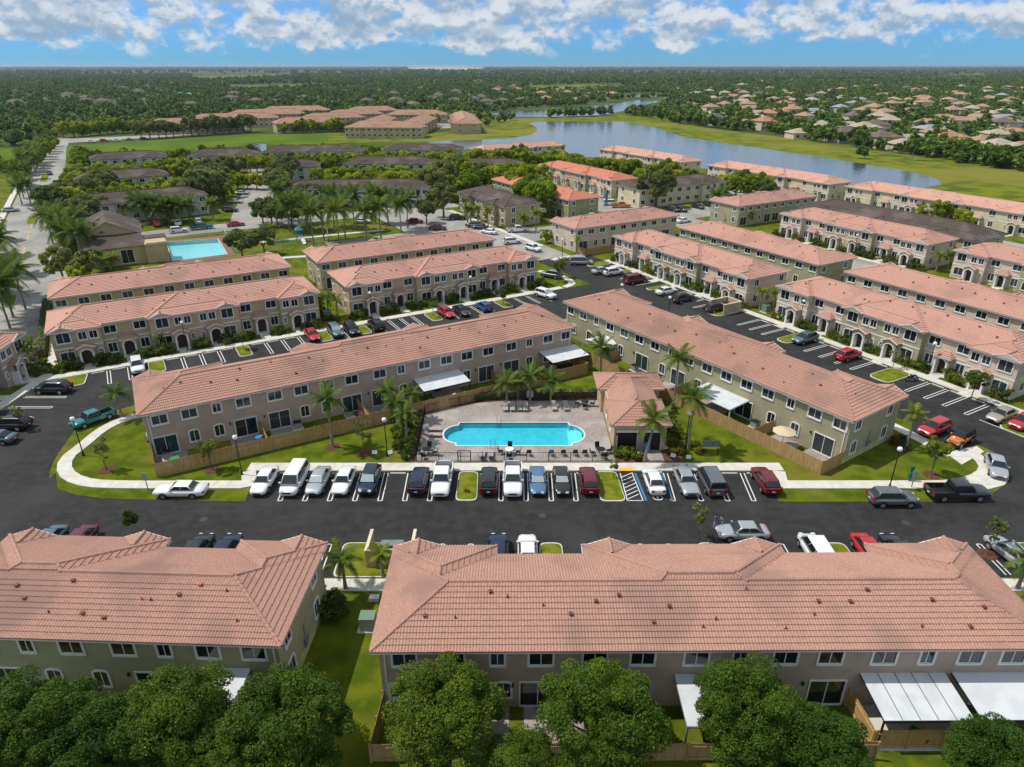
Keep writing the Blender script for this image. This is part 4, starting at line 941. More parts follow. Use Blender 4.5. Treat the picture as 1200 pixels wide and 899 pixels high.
# ------------------------------------------------------------------ pool house
ph = thing('pool_house', 'small tan pool house with cross hipped pink tile roof and two dark doorways', 'building')
prims = [hip(11.2, 18.0, 67.4, 74.0, 0.42), hip(11.9, 17.5, 69, 80.2, 0.50), hip(10.7, 19.1, 76.9, 82.0, 0.42)]
(V, F), cp, env_ = tile_roof(prims, 0.42, 0.27, zb=3.35); dk = MB(); dk.box(11.2, 18.0, 67.4, 74.0, 3.2, 3.33); dk.box(11.9, 17.5, 74.0, 76.9, 3.2, 3.33); dk.box(10.7, 19.1, 76.9, 82.0, 3.19, 3.33); rf = dk.build('roof', 'trim', ph)
tag(obj('roof_tiles', npmesh('roof_tiles', V, F, ['roof_pink']), rf), kind='stuff'); tag(cp.build('ridge_cap', 'roof_pink', rf), kind='stuff')
q = MB(); q.box(11.6, 17.5, 67.8, 77.3, 0, 3.2); q.box(11.25, 18.45, 77.3, 81.2, 0, 3.19); q.build('wall', 'wall_tan', ph)
for x, w_ in ((13.1, 2.2), (15.95, 1.9)):
    q = MB(); q.box(-w_/2, w_/2, -.03, 0, 0.02, 2.35); d = q.build('doorway', 'metal_black', ph, loc=(x, 67.8, 0))
    q = MB(); q.box(-w_/2-.12, w_/2+.12, -.12, 0, 2.35, 2.6); q.box(-w_/2-.06, -w_/2, -.06, 0, 0, 2.35); q.box(w_/2, w_/2+.06, -.06, 0, 0, 2.35); q.build('door_frame', 'trim', d)
for x in (11.9, 14.5, 17.15):
    q = MB(); q.box(-.09, .09, -.18, 0, 0, .3); q.build('wall_lamp', 'vent', ph, loc=(x, 67.8, 2.0))
window(ph, 11.6, 70.5, 1.2, 1.0, 1.2, 'rect', -math.pi/2); window(ph, 11.6, 74, 1.2, 1.0, 1.2, 'rect', -math.pi/2)
vm, pm = cached('vent', vent_mesh), cached('pipe', pipe_mesh)
obj('roof_vent', pm, rf, (11.7, 81.0, 3.65)); obj('roof_vent', pm, rf, (17.9, 80.6, 3.7))
struct('path', (lambda s: (s.prism([(14.95, 65.0), (17.0, 65.0), (17.0, 67.7), (14.95, 67.7)], 0, .06), s)[1])(MB()), 'paver')
tag((lambda s: (s.box(-.35, .35, -.3, .3, 0, .95), s.box(-.37, .37, -.32, .34, .95, 1.05), s.cyl((-.3, .3, .12), (.3, .3, .12), .12, n=10), s.build('bin', 'paint_blue', None, loc=(15.3, 67.35, .06)))[3])(MB()), 'blue wheeled bin in the pool house doorway', 'bin')
# ------------------------------------------------------------------ fences
def fence(path, h=1.75, m='wood', pick=0.15, lab='', name='wood_fence', rails=True, parts=None):
    t = thing(name, lab, 'fence'); q = MB(); rl = MB(); rng = random.Random(len(path)*7+int(path[0][0]*10))
    posts = []
    for (x0, y0), (x1, y1) in zip(path, path[1:]):
        d = Vector((x1-x0, y1-y0)); Ln = d.length; d /= Ln; n = Vector((-d.y, d.x)); k = int(Ln/pick)
        for i in range(k):
            c = Vector((x0, y0)) + d*(Ln*(i+.5)/k); hw = pick*0.46; hh = h+rng.uniform(-.02, .02); th = .02+rng.uniform(0, .01)
            a, b = c-d*hw, c+d*hw
            q.add([(*(a+n*th), 0.03), (*(b+n*th), 0.03), (*(b-n*.0), 0.03), (*(a-n*.0), 0.03), (*(a+n*th), hh), (*(b+n*th), hh), (*(b-n*.0), hh), (*(a-n*.0), hh)], [(4,5,6,7),(0,1,5,4),(1,2,6,5),(2,3,7,6),(3,0,4,7)])
        for z in (0.35, h-.3): rl.bar((x0-n.x*.03, y0-n.y*.03, z), (x1-n.x*.03, y1-n.y*.03, z), .05, .09)
        kk = max(1, round(Ln/2.4)); posts += [(x0+(x1-x0)*i/kk-n.x*.06, y0+(y1-y0)*i/kk-n.y*.06) for i in range(kk+1)]
    tag(q.build('pickets', m, t), kind='stuff'); rl.build('rails', m, t)
    pm_ = cached(('post', round(h, 2), m), lambda: (lambda s: (s.box(-.05, .05, -.05, .05, 0, h+.06), s.mesh('post', [m]))[1])(MB()))
    for x, y in posts: obj('post', pm_, t, (x, y, 0))
    return t
def loc2(org, ang, x, y): return (org[0]+math.cos(ang)*x-math.sin(ang)*y, org[1]+math.sin(ang)*x+math.cos(ang)*y)
F1 = lambda x, y: loc2(o1, a1_, x, y)
F2 = lambda x, y: loc2(o2, a2_, x, y)
fence([F1(56.4, -.1), F1(56.4, -4.4), F1(0.6, -4.4), F1(0.6, .4)], lab='long brown board fence along the taupe row behind the pool deck')
fence([F2(49.3, .3), F2(49.3, -3.6), F2(0.6, -4.4), F2(.6, .2)], lab='long brown board fence along the olive row facing the pool house lawn')
for x in (12.3, 24.3, 43.5): fence([F1(x, .4), F1(x, -4.2)], 1.6, lab='short brown board divider between taupe row yards %s' % {12.3: 'by the blue bin', 24.3: 'by the pink crate', 43.5: 'by the open lawn awning'}[x])
for x, l_ in ((13.2, 'beside the white canopy'), (27, 'beside the white flat awning'), (40.3, 'beside the beige umbrella')): fence([F2(x, .4), F2(x, -3.4)], 1.6, lab='short board divider in the olive row yards '+l_)
FN = lambda x, y: loc2(oN2, aN2, x, y)
fence([FN(32.2, .3), FN(32.3, -2.9), FN(39.1, -2.9), FN(39.0, .2)], 1.7, 'wood_new', lab='new pine board fence around the patio under the seamed awning')
fence([FN(.5, .4), FN(.3, -3.6), FN(13, -3.6)], 1.6, lab='brown board fence at the taupe near row corner under the trees')
fence([FN(13, -3.7), FN(32.2, -3.6)], 1.6, lab='brown board fence behind the leafy trees of the near row')
FM = lambda x, y: loc2(oN1, aN1, x, y)
fence([FM(16, -3.8), FM(38, -3.8), FM(38.2, .3)], 1.6, lab='brown board fence around the near olive row yards under the trees')
fence([ab(92.6, 130), ab(92.6, 126.5), ab(112, 126.5)], 1.7, lab='brown fence at the beige row beside the pale cross road')
fence([ab(27, 131), ab(31.4, 131)], 1.7, lab='tan board fence closing the gap between the two khaki rear rows')
# black pool railing
rl = thing('pool_railing', 'black metal railing around the pool deck with a gate', 'railing')
rail_path = P((486.5, 541), (498.5, 485.5), (520, 479), (557, 471.8), (583, 469.8), (703, 468.8)); rail_path = rail_path[::-1] + [(-10.6, 65.25), (11.4, 65.25)]
q = MB(); post = cached('rpost', lambda: (lambda s: (s.box(-.035, .035, -.035, .035, 0, 1.3), s.mesh('post', ['metal_black']))[1])(MB()))
for (x0, y0), (x1, y1) in zip(rail_path, rail_path[1:]):
    Ln = math.hypot(x1-x0, y1-y0); k = int(Ln/.16)
    for i in range(k): x, y = x0+(x1-x0)*i/k, y0+(y1-y0)*i/k; q.bar((x, y, .12), (x, y, 1.2), .018, .018)
    for z in (.14, 1.2): q.bar((x0, y0, z), (x1, y1, z), .04, .035)
    kk = max(1, round(Ln/2.4))
    for i in range(kk): obj('post', post, rl, (x0+(x1-x0)*i/kk, y0+(y1-y0)*i/kk, 0))
tag(q.build('bars', 'metal_black', rl), kind='stuff')
q = MB(); q.bar((-6.0, 65.2, .1), (-6.0, 65.2, 1.45), .09, .09); q.bar((-4.6, 65.2, .1), (-4.6, 65.2, 1.45), .09, .09); q.bar((-6.0, 65.2, 1.45), (-4.6, 65.2, 1.45), .07, .07); q.bar((-6, 65.2, .75), (-4.6, 65.2, .75), .05, .05); q.build('gate', 'metal_black', rl)
cr = thing('pool_railing', 'pale green railing around the clubhouse pool and playground', 'railing'); q = MB()
cp_ = P((188, 283), (262, 275), (275, 276)); 
for pth in (P((187, 281), (262, 274), (278, 296)), P((315, 262), (320, 288), (385, 284), (382, 262), (315, 266))):
    for (x0, y0), (x1, y1) in zip(pth, pth[1:]):
        k = max(2, int(math.hypot(x1-x0, y1-y0)/.6))
        for i in range(k+1): x, y = x0+(x1-x0)*i/k, y0+(y1-y0)*i/k; q.bar((x, y, 0), (x, y, 1.4), .06, .06)
        for z in (.2, 1.4): q.bar((x0, y0, z), (x1, y1, z), .07, .07)
mat('rail_pale', (0.45, 0.55, 0.48), rough=.6); q.build('bars', 'rail_pale', cr)
# ------------------------------------------------------------------ awnings on the yards
def awning(F, x0, x1, dep, lab, z0=2.75, z1=2.45, post='metal_grey', seams=True, cat='awning', mroof='metal_white'):
    t = thing('patio_awning', lab, cat, (*F(x0, OV), 0), F.ang); w_ = x1-x0; q = MB()
    q.add([(0, 0, z0), (w_, 0, z0), (w_, -dep, z1), (0, -dep, z1), (0, 0, z0-.08), (w_, 0, z0-.08), (w_, -dep, z1-.08), (0, -dep, z1-.08)], [(3,2,1,0),(4,5,6,7),(0,1,5,4),(1,2,6,5),(2,3,7,6),(3,0,4,7)]); r = q.build('panel_roof', mroof, t)
    if seams:
        n = max(2, round(w_/1.2))
        for k in range(1, n):
            s_ = MB(); x = w_*k/n; s_.bar((x, 0, z0+.015), (x, -dep, z1+.015), .05, .03); s_.build('seam', 'metal_seam', r)
    fr = MB(); fr.bar((-.03, -dep, z1-.05), (w_+.03, -dep, z1-.05), .08, .13); fr.bar((0, 0, z0-.1), (0, -dep, z1-.1), .07, .09); fr.bar((w_, 0, z0-.1), (w_, -dep, z1-.1), .07, .09); fr.build('frame', post, t)
    for x in (.08, w_-.08):
        s_ = MB(); s_.box(x-.05, x+.05, -dep+.12, -dep+.22, 0, z1-.1); s_.build('leg', post, t)
    return t
F1.ang, F2.ang, FN.ang, FM.ang = a1_, a2_, aN2, aN1
def px_on(F, px, z=2.6, y=-1.5): return solve(lambda t: (*F(t, y), z), -30, 90, px)
awning(F1, px_on(F1, 491), px_on(F1, 545), 3.7, 'white patio awning on the taupe row near the pool loungers', seams=False, post='metal_black')
awning(F1, px_on(F1, 640), px_on(F1, 682), 3.9, 'white patio awning at the lawn end of the taupe row', seams=False, post='metal_black')
awning(F2, px_on(F2, 818), px_on(F2, 866), 3.6, 'flat white awning on slim posts in an olive row yard', seams=False, post='trim', z0=2.6, z1=2.4)
awning(FN, 32.6, 38.3, 3.5, 'white awning with dark seams over the new pine fence', post='metal_black', z0=3.0, z1=2.7)
awning(FN, 38.8, 45.2, 3.5, 'wide plain white awning next to the seamed one', seams=False, post='metal_black', z0=3.0, z1=2.7)
awning(FN, 20.1, 24.7, 3.8, 'white awning half hidden by the near row trees', seams=False, z0=3.0, z1=2.7)
awning(FM, LN1-6.0, LN1-2.6, 2.6, 'white awning on the near olive row behind two trees', seams=False, z0=3.0, z1=2.7)
# white arched canopy in the olive row yard
t = thing('canopy', 'white arched cloth canopy in an olive row yard', 'canopy', (*F2(8.6, OV), 0), a2_); q = MB(); n = 8
for k in range(n):
    f0, f1 = -1+2*k/n, -1+2*(k+1)/n; z = lambda f: 2.9-.55*f*f
    q.add([(2+2*f0, -.1, z(f0)), (2+2*f1, -.1, z(f1)), (2+2*f1, -3.4, z(f1)), (2+2*f0, -3.4, z(f0))], [(0,1,2,3)], 0, True)
q.build('cover', 'fabric_white', t)
for x in (.05, 3.95):
    for y in (-.2, -3.3): s_ = MB(); s_.cyl((x, y, 0), (x, y, 2.38), .04, n=6); s_.build('leg', 'trim', t)
# grey patio tent and covered barbecue shapes
def umbrella(p, lab, m='fabric_beige', r_=1.35):
    t = thing('patio_umbrella', lab, 'umbrella', (*p, 0)); q = MB(); n = 8
    for k in range(n):
        a, b = 2*math.pi*k/n, 2*math.pi*(k+1)/n; q.add([(0, 0, 2.55), (r_*math.cos(a), r_*math.sin(a), 2.1), (r_*math.cos(b), r_*math.sin(b), 2.1), (r_*.97*math.cos(a), r_*.97*math.sin(a), 1.98), (r_*.97*math.cos(b), r_*.97*math.sin(b), 1.98)], [(0,1,2),(1,3,4,2)])
    c = q.build('canopy', m, t)
    for k in range(n):
        a = 2*math.pi*k/n; s_ = MB(); s_.bar((0, 0, 2.5), (r_*math.cos(a), r_*math.sin(a), 2.07), .03, .03); s_.build('rib', 'metal_grey', t)
    s_ = MB(); s_.cyl((0, 0, .1), (0, 0, 2.6), .03, n=7); s_.build('pole', 'metal_grey', t); s_ = MB(); s_.cyl((0, 0, 0), (0, 0, .12), .28, n=12); s_.build('base', 'metal_grey', t)
    return t
umbrella(F2(43.2, -1.9), 'beige patio umbrella over a table in an olive row yard')
def table_set(p, lab, rz=0, m='metal_black', chairs=4, group=None, top='metal_black'):
    t = thing('patio_table', lab, 'table', (*p, 0.05), rz, group); q = MB(); q.cyl((0, 0, .70), (0, 0, .74), .5, n=14, smooth=False); q.build('table_top', top, t)
    for k in range(4): a = R(45+90*k); s_ = MB(); s_.bar((.12*math.cos(a), .12*math.sin(a), .70), (.4*math.cos(a), .4*math.sin(a), 0), .04, .04); s_.build('leg', m, t)
    return t
def chair_mesh(m):
    s_ = MB(); s_.box(-.26, .26, -.25, .25, .38, .43); return s_.mesh('seat', [m])
def chair(p, rz, lab, m='metal_black', group=None):
    t = thing('patio_chair', lab, 'chair', (*p, 0.05), rz, group)
    obj('seat', cached(('seat', m), lambda: chair_mesh(m)), t)
    obj('backrest', cached(('cback', m), lambda: (lambda s: (s.add([(-.26, .24, .4), (.26, .24, .4), (.26, .38, .95), (-.26, .38, .95), (-.26, .28, .4), (.26, .28, .4), (.26, .42, .95), (-.26, .42, .95)], [(0,1,2,3),(7,6,5,4),(3,2,6,7),(0,3,7,4),(1,5,6,2)]), s.mesh('backrest', [m]))[1])(MB())), t)
    lg = cached(('cleg', m), lambda: (lambda s: (s.box(-.02, .02, -.02, .02, 0, .4), s.mesh('leg', [m]))[1])(MB()))
    for x in (-.23, .23):
        for y in (-.22, .24): obj('leg', lg, t, (x, y, 0))
    return t
def lounger(p, rz, lab, group='sun loungers on the pool deck', raised=True):
    t = thing('sun_lounger', lab, 'sun lounger', (*p, 0.05), rz, group)
    obj('seat', cached('lseat', lambda: (lambda s: (s.box(-.33, .33, -1.0, .35, .28, .36), s.mesh('seat', ['lounger']))[1])(MB())), t)
    obj('backrest', cached('lback', lambda: (lambda s: (s.add([(-.33, .35, .28), (.33, .35, .28), (.33, .92, .62), (-.33, .92, .62), (-.33, .35, .36), (.33, .35, .36), (.33, .90, .70), (-.33, .90, .70)], [(3,2,1,0),(4,5,6,7),(0,1,5,4),(1,2,6,5),(2,3,7,6),(3,0,4,7)]), s.mesh('backrest', ['lounger']))[1])(MB())), t)
    lg = cached('lleg', lambda: (lambda s: (s.box(-.025, .025, -.025, .025, 0, .3), s.mesh('leg', ['metal_grey']))[1])(MB()))
    for x in (-.29, .29):
        for y in (-.9, .3): obj('leg', lg, t, (x, y, 0))
    return t
for i, px in enumerate((592, 600, 608, 615)): lounger(g(px+.5, 479.5), R(0), 'grey sun lounger in the row of four on the far side of the pool')
for px, y in ((649, 479), (663, 479)): lounger(g(px, y), R(4), 'grey sun lounger of the pair between the row of four and the dark table')
for y in (505.5, 512): lounger(g(507, y), R(88), 'grey sun lounger lying sideways at the left curved end of the pool'.replace('left ', ''))
for px in (565, 575): lounger(g(px, 536), R(176 if px < 570 else 180), 'grey sun lounger of the pair set between the pool and the front railing')
TGp = 'dark tables and chairs by the pool'
for (px, y), lab in (((500, 533), 'dark patio table in the railing corner beside the sideways loungers'), ((597, 533), 'small pale topped table with chairs between railing and pool'), ((704, 533), 'dark patio table by the pool house wall and front railing'), ((685, 476), 'dark patio table at the far side of the pool near the pool house')):
    p = g(px, y); table_set(p, lab, top='fabric_white' if px == 597 else 'metal_black')
    for k in range(4):
        a = R(30+90*k+px); chair((p[0]+.95*math.cos(a), p[1]+.95*math.sin(a)), a-math.pi/2, lab.replace('patio table', 'chair at the table').replace('small pale topped table with chairs', 'dark chair at the pale topped table'), group='chairs at '+lab[:40])
for px, m, lab in ((620, 'metal_black', 'dark armchair'), (646, 'paint_blue', 'blue chair'), (660, 'metal_black', 'dark armchair'), (674, 'metal_black', 'dark armchair'), (685, 'metal_black', 'dark armchair')): chair(g(px, 534), R(180), lab+' in the line along the front pool railing', m, 'chairs along the front pool railing')
# life ring, signs
t = thing('life_ring_stand', 'white life ring on a post at the far pool edge', 'life ring', (*g(533.5, 474), 0)); q = MB(); q.box(-.04, .04, -.04, .04, 0, 1.5); q.build('post', 'metal_grey', t)
q = MB(); nn = 20
for i in range(nn):
    a0, a1 = 2*math.pi*i/nn, 2*math.pi*(i+1)/nn; q.tube([(.32*math.cos(a0), -.1, 1.25+.32*math.sin(a0)), (.32*math.cos(a1), -.1, 1.25+.32*math.sin(a1))], [.1, .1], 7)
q.build('ring', 'fabric_white', t)
def sign(p, lab, w_=.6, h_=.75, z=1.9, m='trim', rz=0.0, posts=1):
    t = thing('sign', lab, 'sign', (*p, 0), rz)
    for k in range(posts): s_ = MB(); xx = 0 if posts == 1 else (-w_/2+.1+k*(w_-.2)); s_.box(xx-.035, xx+.035, 0, .07, 0, z); s_.build('post', 'metal_grey', t)
    s_ = MB(); s_.box(-w_/2, w_/2, -.03, 0, z-h_, z); s_.build('panel', m, t); return t
mat('sign_grey', (.42, .45, .48), (.3, .33, .36), rough=.5, scale=6, coords='object', stretch=(.4, 1, 3)); mat('sign_dark', (.10, .12, .13), (.17, .19, .2), rough=.4, scale=5, coords='object'); mat('sign_yellow', (.62, .55, .04), rough=.6)
sign(g(621, 470), 'blue grey pool rules sign standing on the hedge bed', .85, .95, 1.5, 'sign_grey')
sign(g(173.5, 574.5), 'small grey street sign beside the kerb walk and white sedan', .5, .75, 2.1, 'sign_grey'); sign(g(1068, 572), 'small pale street sign between the grey hatchback and black pickup', .5, .75, 2.1, 'sign_grey')
t = thing('notice_board', 'dark notice board with yellow lower edge on two legs on the lawn', 'board', (*g(832, 533), 0)); q = MB(); q.box(-.95, .95, -.05, .05, 1.05, 1.85); q.build('panel', 'sign_dark', t)
q = MB(); q.box(-.95, .95, -.055, .055, .85, 1.04); q.build('lower_rail', 'sign_yellow', t)
for x in (-.85, .85): s_ = MB(); s_.box(x-.05, x+.05, -.04, .04, 0, 1.0); s_.build('leg', 'metal_black', t)
for (px, y), lab in (((457.5, 533.5), 'white lawn marker beside the palm bed lamp post'), ((439, 533.5), 'white lawn marker left of the palm bed'.replace('left of', 'before')), ((750, 535), 'white lawn marker at the foot of the leaning palm'), ((782, 527), 'white lawn marker beside the pool house bin'), ((788, 537), 'white lawn marker in the red mulch'), ((807, 539), 'white lawn marker at the lamp post foot')):
    t = thing('lawn_marker', lab, 'marker', (*g(px, y), 0), R(random.uniform(-40, 40))); q = MB(); q.add([(-.28, 0, .15), (.28, 0, .15), (.28, .25, .5), (-.28, .25, .5), (-.28, .05, .12), (.28, .05, .12), (.28, .3, .47), (-.28, .3, .47)], [(0,1,2,3),(7,6,5,4),(3,2,6,7),(0,3,7,4),(1,5,6,2),(0,4,5,1)]); q.build('panel', 'fabric_white', t); q = MB(); q.bar((0, .05, 0), (0, .12, .3), .04, .04); q.build('stake', 'metal_grey', t)
t = thing('waste_station', 'green dog waste station post on the lawn beside the lamp post', 'post', (*g(1065, 564), 0)); q = MB(); q.box(-.05, .05, -.05, .05, 0, 1.9); q.build('post', 'green_box', t); q = MB(); q.box(-.22, .22, -.15, .15, .35, 1.0); q.build('bin', 'green_box', t); q = MB(); q.box(-.17, .17, -.12, .12, 1.3, 1.85); q.build('dispenser', 'green_box', t)
# ------------------------------------------------------------------ lamp posts
def lamp(p, lab, h=4.4):
    t = thing('lamp_post', lab, 'lamp post', (*p, 0), group='black lamp posts with white globes')
    def parts():
        a = MB(); a.cyl((0, 0, 0), (0, 0, .5), .14, .09, 10); a.cyl((0, 0, .5), (0, 0, h), .065, .05, 8)
        b_ = MB(); b_.ball((0, 0, h+.30), .27, 0, 12, 8); c = MB(); c.cyl((0, 0, h), (0, 0, h+.1), .14, .12, 10); c.cyl((0, 0, h+.52), (0, 0, h+.62), .08, .02, 8)
        return a.mesh('pole', ['metal_black']), b_.mesh('globe', ['globe']), c.mesh('collar', ['metal_black'])
    a, b_, c = cached('lamp', parts); obj('pole', a, t); obj('globe', b_, t); obj('collar', c, t); return t
for p, l_ in ((g(98, 534), 'on the curved verge beside the teal pickup'), (g(284, 557), 'beside the fence and first white sedan'), (g(454, 535), 'by the palm bed at the pool railing'), (g(803, 527), 'by the tall palm and yellow shrubs'), (g(1042, 572), 'behind the grey hatchback'),
              (ab(5.5, 109.7), 'before the oval windows of the khaki row'), (ab(35.2, 109.7), 'before the tan row end porch'), (ab(54.5, 109.7), 'before the middle of the tan row'), (ab(95.9, 100.8), 'before the beige row by the bin store'), (ab(95.9, 69.5), 'before the beige row by the motorcycle'), (ab(95.9, 47.5), 'before the far porch of the motorcycle row'), (g(35, 433), 'at the corner of the grey brown row end'), (ab(75.6, 91.8), 'rising behind the taupe row roof end'), (ab(78, 82), 'rising behind the olive row roof corner'), (ab(147.2, 96), 'before the porched row with the brown roof behind'), (ab(86, 126.2), 'beside the beige row fence')):
    lamp(p, 'black lamp post with white globe '+l_)
# ------------------------------------------------------------------ utility boxes, bin enclosures, small yard things
def box_thing(name, lab, cat, p, rz, w_, d_, h_, m, lid=True, mlid=None, base=True):
    t = thing(name, lab, cat, (*p, 0), rz); q = MB(); q.box(-w_/2, w_/2, -d_/2, d_/2, .1 if base else 0, h_); q.build('cabinet', m, t)
    if lid: q = MB(); q.box(-w_/2-.03, w_/2+.03, -d_/2-.03, d_/2+.03, h_, h_+.06); q.build('lid', mlid or m, t)
    if base: q = MB(); q.box(-w_/2-.2, w_/2+.2, -d_/2-.2, d_/2+.2, 0, .1); q.build('base', 'concrete', t)
    return t
box_thing('transformer', 'green grey transformer cabinet on the grass between the near rows', 'transformer', g(432, 735), 0, 1.15, 1.0, 1.2, 'plastic_grey', mlid='transformer')
box_thing('transformer', 'green transformer cabinet in the gap beside the khaki porched row', 'transformer', ab(28.6, 114), R(30), 1.3, 1.1, 1.3, 'transformer')
box_thing('transformer', 'green transformer cabinet beside yellow palms near the bin store', 'transformer', ab(97.5, 78), R(30), 1.3, 1.1, 1.3, 'transformer')
box_thing('meter_cabinet', 'low pale box on the grass by the near rows walkway', 'box', g(439, 703), 0, .7, .5, .3, 'concrete', base=False)
def enclosure(p, rz, w_, d_, lab, m='wall_tan', h_=1.9):
    t = thing('bin_enclosure', lab, 'enclosure', (*p, 0), rz)
    for x0, x1, y0, y1 in ((0, .2, 0, d_), (w_-.2, w_, 0, d_), (.2, w_-.2, 0, .2)): q = MB(); q.box(x0, x1, y0, y1, 0, h_); ww = q.build('wall', m, t); q = MB(); q.box(x0-.04, x1+.04, y0-.04, y1+.04, h_, h_+.1); q.build('capping', 'wall_cream', ww)
    b = thing('dumpster', 'dark dumpster inside the '+lab, 'dumpster', (*loc2(p, rz, w_/2, d_/2), 0), rz); q = MB(); q.add([(-.9, -.7, .15), (.9, -.7, .15), (.9, .7, .15), (-.9, .7, .15), (-1, -.75, 1.25), (1, -.75, 1.25), (1, .75, 1.4), (-1, .75, 1.4)], [(3,2,1,0),(4,5,6,7),(0,1,5,4),(1,2,6,5),(2,3,7,6),(3,0,4,7)]); q.build('body', 'metal_grey', b); q = MB(); q.box(-1.02, 1.02, -.78, .0, 1.3, 1.36); q.build('lid', 'metal_black', b)
    return t
enclosure((-12.75, 47.4), 0, 4.1, 3.0, 'tan walled bin enclosure in the gap between the near rows')
enclosure(ab(93.6, 80.3), R(120), 3.4, 4.2, 'tan walled bin enclosure beside the dark hatchback and beige row')
def ac(p, rz, lab): return box_thing('air_conditioner', lab, 'air conditioner', p, rz, .8, .8, .85, 'plastic_grey', mlid='metal_black')
AG = 0
for F, xs, who in ((F1, (1.9, 16.4, 22.8, 27.5, 34.8, 53), 'taupe row'), (F2, (17.5, 22.0, 33.2, 38.4), 'olive row')):
    for i, x in enumerate(xs): ac(F(x, -.5), F.ang, 'grey air conditioner against the %s back wall in yard %s' % (who, ('by the first sliding door', 'by the divider', 'near the tall palm', 'near the awning', 'beside the pool hedge', 'at the lawn end')[i]))
mat('toy_green', (.03, .25, .09), rough=.5); mat('toy_red', (.5, .04, .05), rough=.5); mat('toy_yellow', (.7, .45, .03), rough=.5); mat('toy_pink', (.6, .15, .35), rough=.5)
def clutter(p, lab, m, cat='box', s_=.7):
    t = thing('storage_tub', lab, cat, (*p, 0.0), R(random.uniform(0, 90))); q = MB(); e = s_/2; q.add([(-e*.8, -e*.6, 0), (e*.8, -e*.6, 0), (e*.8, e*.6, 0), (-e*.8, e*.6, 0), (-e, -e*.75, s_), (e, -e*.75, s_), (e, e*.75, s_), (-e, e*.75, s_)], [(3,2,1,0),(4,5,6,7),(0,1,5,4),(1,2,6,5),(2,3,7,6),(3,0,4,7)]); q.build('tub', m, t); q = MB(); q.box(-e*1.06, e*1.06, -e*.8, e*.8, s_, s_+.08); q.build('lid', m, t)
clutter(F1(2.6, -2.6), 'green lidded tub in the end yard of the taupe row', 'toy_green', s_=.9); clutter(F1(11.6, -2.2), 'blue lidded tub by a taupe row yard divider', 'paint_blue', s_=.9); clutter(F1(24.0, -1.6), 'pink crate in a taupe row yard', 'toy_pink')
clutter(FN(36.0, -2.6), 'red tub under the seamed awning', 'toy_red'); clutter(FN(35.4, -2.2), 'green tub under the seamed awning', 'toy_green'); clutter(FM(LN1-12.3, -1.0), 'yellow tub by the near olive row wall', 'toy_yellow'); clutter(FM(LN1-11.6, -1.2), 'green tub by the near olive row wall', 'toy_green')
clutter(F2(33.5, -2.6), 'white topped grill cart in an olive row yard', 'plastic_grey', 'grill')
t = thing('patio_table', 'square white table in the yard beside the beige umbrella', 'table', (*F2(43.8, -2.6), 0), a2_); q = MB(); q.box(-.65, .65, -.65, .65, .72, .78); q.build('table_top', 'fabric_white', t)
for x in (-.55, .55):
    for y in (-.55, .55): s_ = MB(); s_.box(x-.03, x+.03, y-.03, y+.03, 0, .72); s_.build('leg', 'metal_grey', t)
for x, l_ in ((2.2, 'by the first sliding door'), (10.3, 'by the blue tub'), (14.8, 'with dark covered furniture'), (26, 'near the first awning'), (36.5, 'behind the pool hedge')):
    s_ = MB(); p = [F1(x-1.6, .4), F1(x+1.8, .4), F1(x+1.8, -2.6), F1(x-1.6, -2.6)][::-1]; s_.prism(p, 0, .06); struct('patio', s_, 'paver')
for x in (23.5, 31.5, 42.5, 47): s_ = MB(); p = [F2(x-1.8, .4), F2(x+1.8, .4), F2(x+1.8, -3), F2(x-1.8, -3)][::-1]; s_.prism(p, 0, .06); struct('patio', s_, 'paver')
s_ = MB(); s_.prism([FN(32.8, -3.1), FN(39.1, -3.1), FN(39.1, .4), FN(32.8, .4)], 0, .06); struct('patio', s_, 'concrete')
for x in (7, 12): s_ = MB(); s_.prism([FN(x-2, -3.1), FN(x+2, -3.1), FN(x+2, .4), FN(x-2, .4)], 0, .06); struct('patio', s_, 'paver')
# playground and flags
t = thing('playground_slide', 'white and blue playground slide tower behind the clubhouse pool', 'slide', (*g(352, 283), 0), R(30)); q = MB(); q.box(-.8, .8, -.8, .8, 1.5, 1.6); q.build('deck', 'paint_blue', t); q = MB(); q.add([(-.4, -.8, 1.6), (.4, -.8, 1.6), (.4, -4, .2), (-.4, -4, .2), (-.45, -.8, 1.9), (-.45, -4, .5), (.45, -.8, 1.9), (.45, -4, .5)], [(0,1,2,3),(0,3,5,4),(1,6,7,2)]); q.build('chute', 'fabric_white', t)
for x in (-.75, .75):
    for y in (-.75, .75): s_ = MB(); s_.cyl((x, y, 0), (x, y, 3), .07, n=6); s_.build('leg', 'paint_blue', t)
q = MB(); q.add([(-1, -1, 3), (1, -1, 3), (1, 1, 3), (-1, 1, 3), (0, 0, 3.9)], [(0,1,4),(1,2,4),(2,3,4),(3,0,4)]); q.build('canopy', 'paint_blue', t)
for (px, y), m, lab in (((722, 236), 'paint_blue', 'blue feather flag beside the parked vehicles'), ((709, 244), 'paint_blue', 'blue feather flag near the coral roofed row end')):
    t = thing('flag', lab, 'flag', (*g(px, y), 0), R(20)); q = MB(); q.cyl((0, 0, 0), (0, 0, 4.6), .04, n=6); q.build('pole', 'metal_grey', t); q = MB(); q.add([(.04, 0, 1.2), (.8, .1, 1.4), (.8, .1, 4.0), (.04, 0, 4.6)], [(0,1,2,3)]); q.build('cloth', m, t)

for poly in (P((1108, 531), (1144, 523), (1153, 530), (1127, 545)), P((1146, 560), (1170, 555), (1182, 562), (1177, 569), (1158, 574), (1138, 566))): s_ = MB(); s_.prism(poly, 0, .085); struct('pavement', s_, 'concrete')
